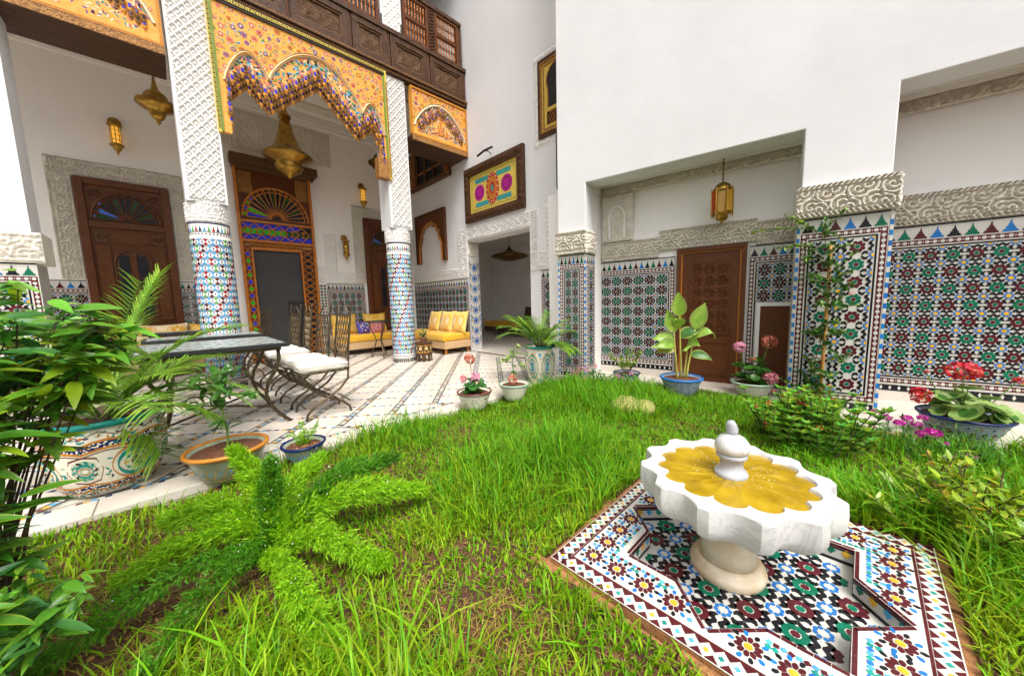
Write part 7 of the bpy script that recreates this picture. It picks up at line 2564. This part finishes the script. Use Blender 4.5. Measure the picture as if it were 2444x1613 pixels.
# yellow-green shrub, stake, right-edge plant
ys = thing('golden_shrub', 'low yellow green shrub beside the plinth corner', 'shrub', (2.46, -.36, 0))
tw = [bend((random.uniform(-.22, .22), random.uniform(-.16, .12), -.02), (random.gauss(0, .45), random.gauss(.1, .45), 1.0), random.uniform(.20, .36), 6, .4, .1) for k in range(60)]
b = MB()
for P in tw:
    b.tube(P, .0025, 4)
b.build('twig', 'bark', ys)
bushy(ys, tw, 'leaf_lime', .062, .027, 900, 'leaves')
bushy(ys, tw, 'leaf_yellow', .05, .02, 200, 'yellow_leaves')
sk = thing('wooden_stake', 'short weathered wooden stake stuck in the grass', 'stake', (2.62, -.46, 0))
b = MB(); b.tube([(0, 0, -.05), (.015, -.005, .10), (.035, -.012, .21)], [.014, .0145, .0135], 7); b.build('stake', 'bark', sk)
rp_ = thing('edge_plant', 'pale green feathery plant on the marble at the picture edge', 'plant', (3.98, -.98, .0))
for k in range(9):
    frond(rp_, bend((0, 0, 0), (math.cos(k * .7), math.sin(k * .7), .55), random.uniform(.2, .34), 8, .7, .06), .05, 380, 'leaf_lime')
rk = thing('yellow_rock', 'lumpy yellowish stone lying in the long grass', 'rock', (3.12, 1.62, -.03))
def lump(rx, ry, rz, c, seed):
    A, Bq = np.meshgrid(np.linspace(0, 2 * pi, 33), np.linspace(-.5 * pi, .5 * pi, 17))
    k = 1 + .10 * np.sin(3 * A + seed) * np.cos(2 * Bq) + .07 * np.sin(5 * A - seed) * np.cos(3 * Bq) + .05 * np.sin(9 * A + 2 * seed) * np.cos(7 * Bq)
    return c[0] + rx * k * np.cos(A) * np.cos(Bq), c[1] + ry * k * np.sin(A) * np.cos(Bq), c[2] + rz * k * np.sin(Bq)
for k, q in enumerate(((.19, .14, .085, (.02, 0, .05), 1), (.13, .12, .075, (.10, -.15, .04), 2.3))):
    X, Y, Z = lump(*q)
    gridmesh('lump', X, Y, Z, 'rock_yellow', rk)
# small plant on the stool
sp = thing('stool_plant', 'tiny potted plant standing on the inlaid stool', 'plant', (3.30, 5.83, .362))
b = MB(); b.lathe([(.045, 0), (.06, .07), (.066, .075), (.066, .09), (.058, .09)], 16); b.build('pot', 'terracotta', sp)
tw = [bend((0, 0, .08), (math.cos(k * 2.4) * .5, math.sin(k * 2.4) * .5, 1), random.uniform(.10, .22), 5, .5, .1) for k in range(14)]
b = MB()
for P in tw:
    b.tube(P, .002, 4)
b.build('stems', 'stem_green', sp)
bushy(sp, tw, 'leaf_mid', .045, .02, 150, 'leaves')

# ------------------------------------------------------------------ foreground shrub on the left
sh = thing('leafy_shrub', 'large glossy leaved shrub at the left edge of the garden', 'shrub', (-.52, 1.62, 0))
random.seed(41)
tw = []
S0 = Vector((-.52, 1.62, 0))
clus = [((-.33, 1.64, 1.0), (.19, .20, .19), 46), ((-.22, 1.68, 1.0), (.12, .14, .09), 14), ((-.42, 1.46, .66), (.06, .10, .22), 28), ((-.37, 1.42, .36), (.12, .13, .17), 26), ((-.60, 1.75, .85), (.22, .26, .35), 26)]
for (c, r, n) in clus:
    for k in range(n):
        while True:
            q = Vector([random.uniform(-1, 1) for _ in range(3)])
            if q.length < 1:
                break
        e = Vector((c[0] + q.x * r[0], c[1] + q.y * r[1], c[2] + q.z * r[2])) - S0
        s = Vector((random.gauss(0, .05), random.gauss(0, .05), -.03))
        m = s.lerp(e, .5) + Vector((random.gauss(-.03, .03), random.gauss(.02, .03), .10))
        P = []
        for i in range(11):
            u = i / 10
            P.append(s * (1 - u) ** 2 + m * 2 * u * (1 - u) + e * u * u)
        tw.append(P)
b = MB()
for P in tw[::2]:
    b.tube(P, [.0055 * (1 - .8 * i / 10) for i in range(11)], 5)
b.build('branch', 'bark', sh)
rest = MB()
cnt = []
for P in tw:
    for q in range(13):
        i = 10 - min(4, int(abs(random.gauss(0, 1.6))))
        c = P[i] + Vector((random.gauss(0, .012), random.gauss(0, .012), random.gauss(0, .012)))
        a = random.uniform(0, 2 * pi)
        d = Vector((math.cos(a), math.sin(a), random.gauss(-.08, .28)))
        cnt.append(((c + S0 - Vector((0, 0, 1.1))).length, c, d, random.uniform(.045, .135)))
cnt.sort(key=lambda q: q[0])
for j, (_, c, d, L_) in enumerate(cnt):
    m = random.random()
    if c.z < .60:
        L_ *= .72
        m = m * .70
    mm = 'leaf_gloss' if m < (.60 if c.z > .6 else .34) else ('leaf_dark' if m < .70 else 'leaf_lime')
    upv = (random.gauss(-.15, .35), random.gauss(-.35, .35), 1)
    if j < 295:
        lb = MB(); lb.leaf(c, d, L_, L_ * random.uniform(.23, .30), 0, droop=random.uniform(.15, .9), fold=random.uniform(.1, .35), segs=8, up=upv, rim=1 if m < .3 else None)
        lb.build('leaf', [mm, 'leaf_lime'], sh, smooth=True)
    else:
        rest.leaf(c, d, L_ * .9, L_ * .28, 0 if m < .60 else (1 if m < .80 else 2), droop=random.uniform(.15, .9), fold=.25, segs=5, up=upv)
rest.build('inner_leaves', ['leaf_gloss', 'leaf_dark', 'leaf_lime'], sh, kind='stuff')

# ------------------------------------------------------------------ grass
def noise2(x, y, s, seed):
    r = np.random.default_rng(seed)
    v = np.zeros_like(x)
    for k in range(7):
        a, ph = r.uniform(0, 2 * pi), r.uniform(0, 2 * pi)
        f = s * r.uniform(.6, 1.7)
        v += np.sin(f * (x * np.cos(a) + y * np.sin(a)) + ph)
    return v / 7 ** .5
def blades(name, n, hmin, hmax, dens, mats, wid=(.0035, .006), lean=.55, seed=1, kind='stuff', region=None):
    r = np.random.default_rng(seed)
    # sample in the wedge the photograph shows, denser close by
    ang = r.uniform(R_(-24), R_(112), n * 3)
    rad = .42 + (4.8 - .42) * r.random(n * 3) ** .85
    x, y = rad * np.cos(ang), rad * np.sin(ang)
    ok = (x < np.where(y > .1, 4.30, 3.90)) & (x < 4.0 + (2.3 - y) * .4) & (y < 2.84) & (x > -1.6) & (y > -1.6)
    ok &= ~((x > PL[0] - .035) & (x < PL[2] + .035) & (y > PL[1] - .035) & (y < PL[3] + .035))
    ok &= r.random(n * 3) < dens(x, y)
    x, y = x[ok][:n], y[ok][:n]
    n = len(x)
    # clump blades together
    cx, cy = np.round(x / .035) * .035, np.round(y / .035) * .035
    k = .45
    x, y = x * (1 - k) + (cx + noise2(cx, cy, 40, 3) * .006) * k, y * (1 - k) + cy * k
    z = soilz(x, y)
    z = np.where(z < -.1, -.03, z)
    hsc = np.clip(.65 + .45 * noise2(x, y, 2.2, 11) + .25 * noise2(x, y, 7, 12), .30, 1.5)
    h = r.uniform(hmin, hmax, n) * hsc
    a = r.uniform(0, 2 * pi, n) + noise2(x, y, 5, 8)
    ln = np.abs(r.normal(0, lean, n)) + .15
    w = r.uniform(wid[0], wid[1], n)
    dx, dy = np.cos(a), np.sin(a)
    px, py = -dy, dx
    vs = []
    levels = (0, .36, .70, 1.0)
    for li, t in enumerate(levels):
        out = ln * h * (t ** 1.8)
        up = h * (t - .30 * ln * t ** 2.6)
        bx, by, bz = x + dx * out, y + dy * out, z + np.maximum(up, .0)
        ww = w * (1, .95, .66, 0)[li] / 2
        if li < 3:
            vs += [np.stack([bx - px * ww, by - py * ww, bz], 1), np.stack([bx + px * ww, by + py * ww, bz], 1)]
        else:
            vs += [np.stack([bx, by, bz], 1)]
    co = np.stack(vs, 1).reshape(-1, 3)
    o = np.arange(n)[:, None] * 7
    tri = np.concatenate([o + np.array([[0, 1, 3]]), o + np.array([[0, 3, 2]]), o + np.array([[2, 3, 5]]), o + np.array([[2, 5, 4]]), o + np.array([[4, 5, 6]])], 1).reshape(-1, 3)
    return arrmesh(name, co, tri, mats, None, False, kind)
def bare(x, y):
    """worn soil patches: strong at the lower left, thin near the plinth and the middle of the bed"""
    v = noise2(x, y, 4.2, 21) * .5 + noise2(x, y, 9, 22) * .35
    left = np.clip((.75 - x) / 1.1, 0, 1) * np.clip((2.6 - y) / .8, 0, 1)
    far = np.clip((x - 1.2) / 1.6, 0, 1)
    return np.clip(.76 + .66 * v - .74 * left + .5 * far, .06, 1)
g1 = blades('grass', 70000, .045, .135, bare, 'grass', (.0048, .0088), seed=2)
g1['label'] = 'bright green grass covering the garden bed'; g1['category'] = 'grass'
tall = lambda x, y: np.clip((x + .55 * y - 1.5) / 1.1, 0.05, 1) * np.clip(bare(x, y) + .15, 0, 1)
g2_ = blades('long_grass', 27000, .10, .26, tall, 'grass_deep', (.004, .0075), .8, seed=5)
g2_['label'] = 'longer deep green grass towards the tiled wing'; g2_['category'] = 'grass'
g3_ = blades('tall_grass', 4200, .11, .25, lambda x, y: np.clip(bare(x, y), .1, 1) * (np.hypot(x, y) < 2.4), 'grass', (.006, .010), .7, seed=9)
g3_['label'] = 'scattered tall broad grass blades in the foreground'; g3_['category'] = 'grass'
g4_ = blades('dry_grass', 22000, .025, .09, lambda x, y: np.clip(1.15 - bare(x, y), .12, 1), 'grass_dry', (.002, .004), 1.6, seed=14)
g4_['label'] = 'dry yellow grass between the green blades'; g4_['category'] = 'grass'
g5_ = blades('edge_grass', 1700, .16, .36, lambda x, y: ((x > 1.9) & (y < .1) & (y > -1.2)) * np.clip((x - 1.4), 0, 1), 'grass_deep', (.006, .011), .9, seed=18)
g5_['label'] = 'long arching grass beside the plinth at the right'; g5_['category'] = 'grass'
def fringe(x, y):
    d = np.maximum(np.maximum(PL[0] - x, x - PL[2]), np.maximum(PL[1] - y, y - PL[3]))
    return (d > .0) & (d < .11)
g6_ = blades('fringe_grass', 1900, .07, .20, fringe, 'grass', (.0045, .008), .9, seed=23)
g6_['label'] = 'grass fringe leaning over the plinth edge'; g6_['category'] = 'grass'
# straw and pebbles on the soil
def litter(n, seed):
    r = np.random.default_rng(seed)
    ang = r.uniform(R_(-20), R_(110), n); rad = .45 + 3.2 * r.random(n) ** .8
    x, y = rad * np.cos(ang), rad * np.sin(ang)
    ok = (x < 3.8) & (y < 2.8) & ~((x > PL[0] - .05) & (x < PL[2] + .05) & (y > PL[1] - .05) & (y < PL[3] + .05))
    x, y = x[ok], y[ok]; n = len(x)
    a = r.uniform(0, 2 * pi, n); L = r.uniform(.012, .05, n); w = r.uniform(.0012, .0035, n)
    z = soilz(x, y) + r.uniform(.004, .016, n)
    t = r.normal(0, .12, n)
    dx, dy = np.cos(a) * L, np.sin(a) * L
    px, py = -np.sin(a) * w, np.cos(a) * w
    co = np.stack([np.stack([x - px, y - py, z], 1), np.stack([x + px, y + py, z], 1), np.stack([x + dx + px, y + dy + py, z + t * L], 1), np.stack([x + dx - px, y + dy - py, z + t * L], 1)], 1).reshape(-1, 3)
    o = arrmesh('straw_litter', co, np.arange(4 * n).reshape(-1, 4), 'straw', None, False, 'stuff')
    o['label'] = 'dry straw and leaf bits lying on the dark soil'; o['category'] = 'litter'
litter(3600, 31)
b = MB()
for k in range(420):
    x, y = random.uniform(-.7, 3.2), random.uniform(-.6, 2.6)
    if PL[0] - .06 < x < PL[2] + .06 and PL[1] - .06 < y < PL[3] + .06:
        continue
    s_ = random.uniform(.004, .013)
    b.lathe([(0, -s_ * .6), (s_, 0), (s_ * .6, s_ * .5), (0, s_ * .6)], 6, 0, c=(x, y, float(soilz(np.array(x), np.array(y))) + s_ * .4), ph=random.random())
o = b.build('soil_clods', 'brick', kind='stuff'); o['label'] = 'small reddish clods and pebbles on the soil'; o['category'] = 'pebbles'
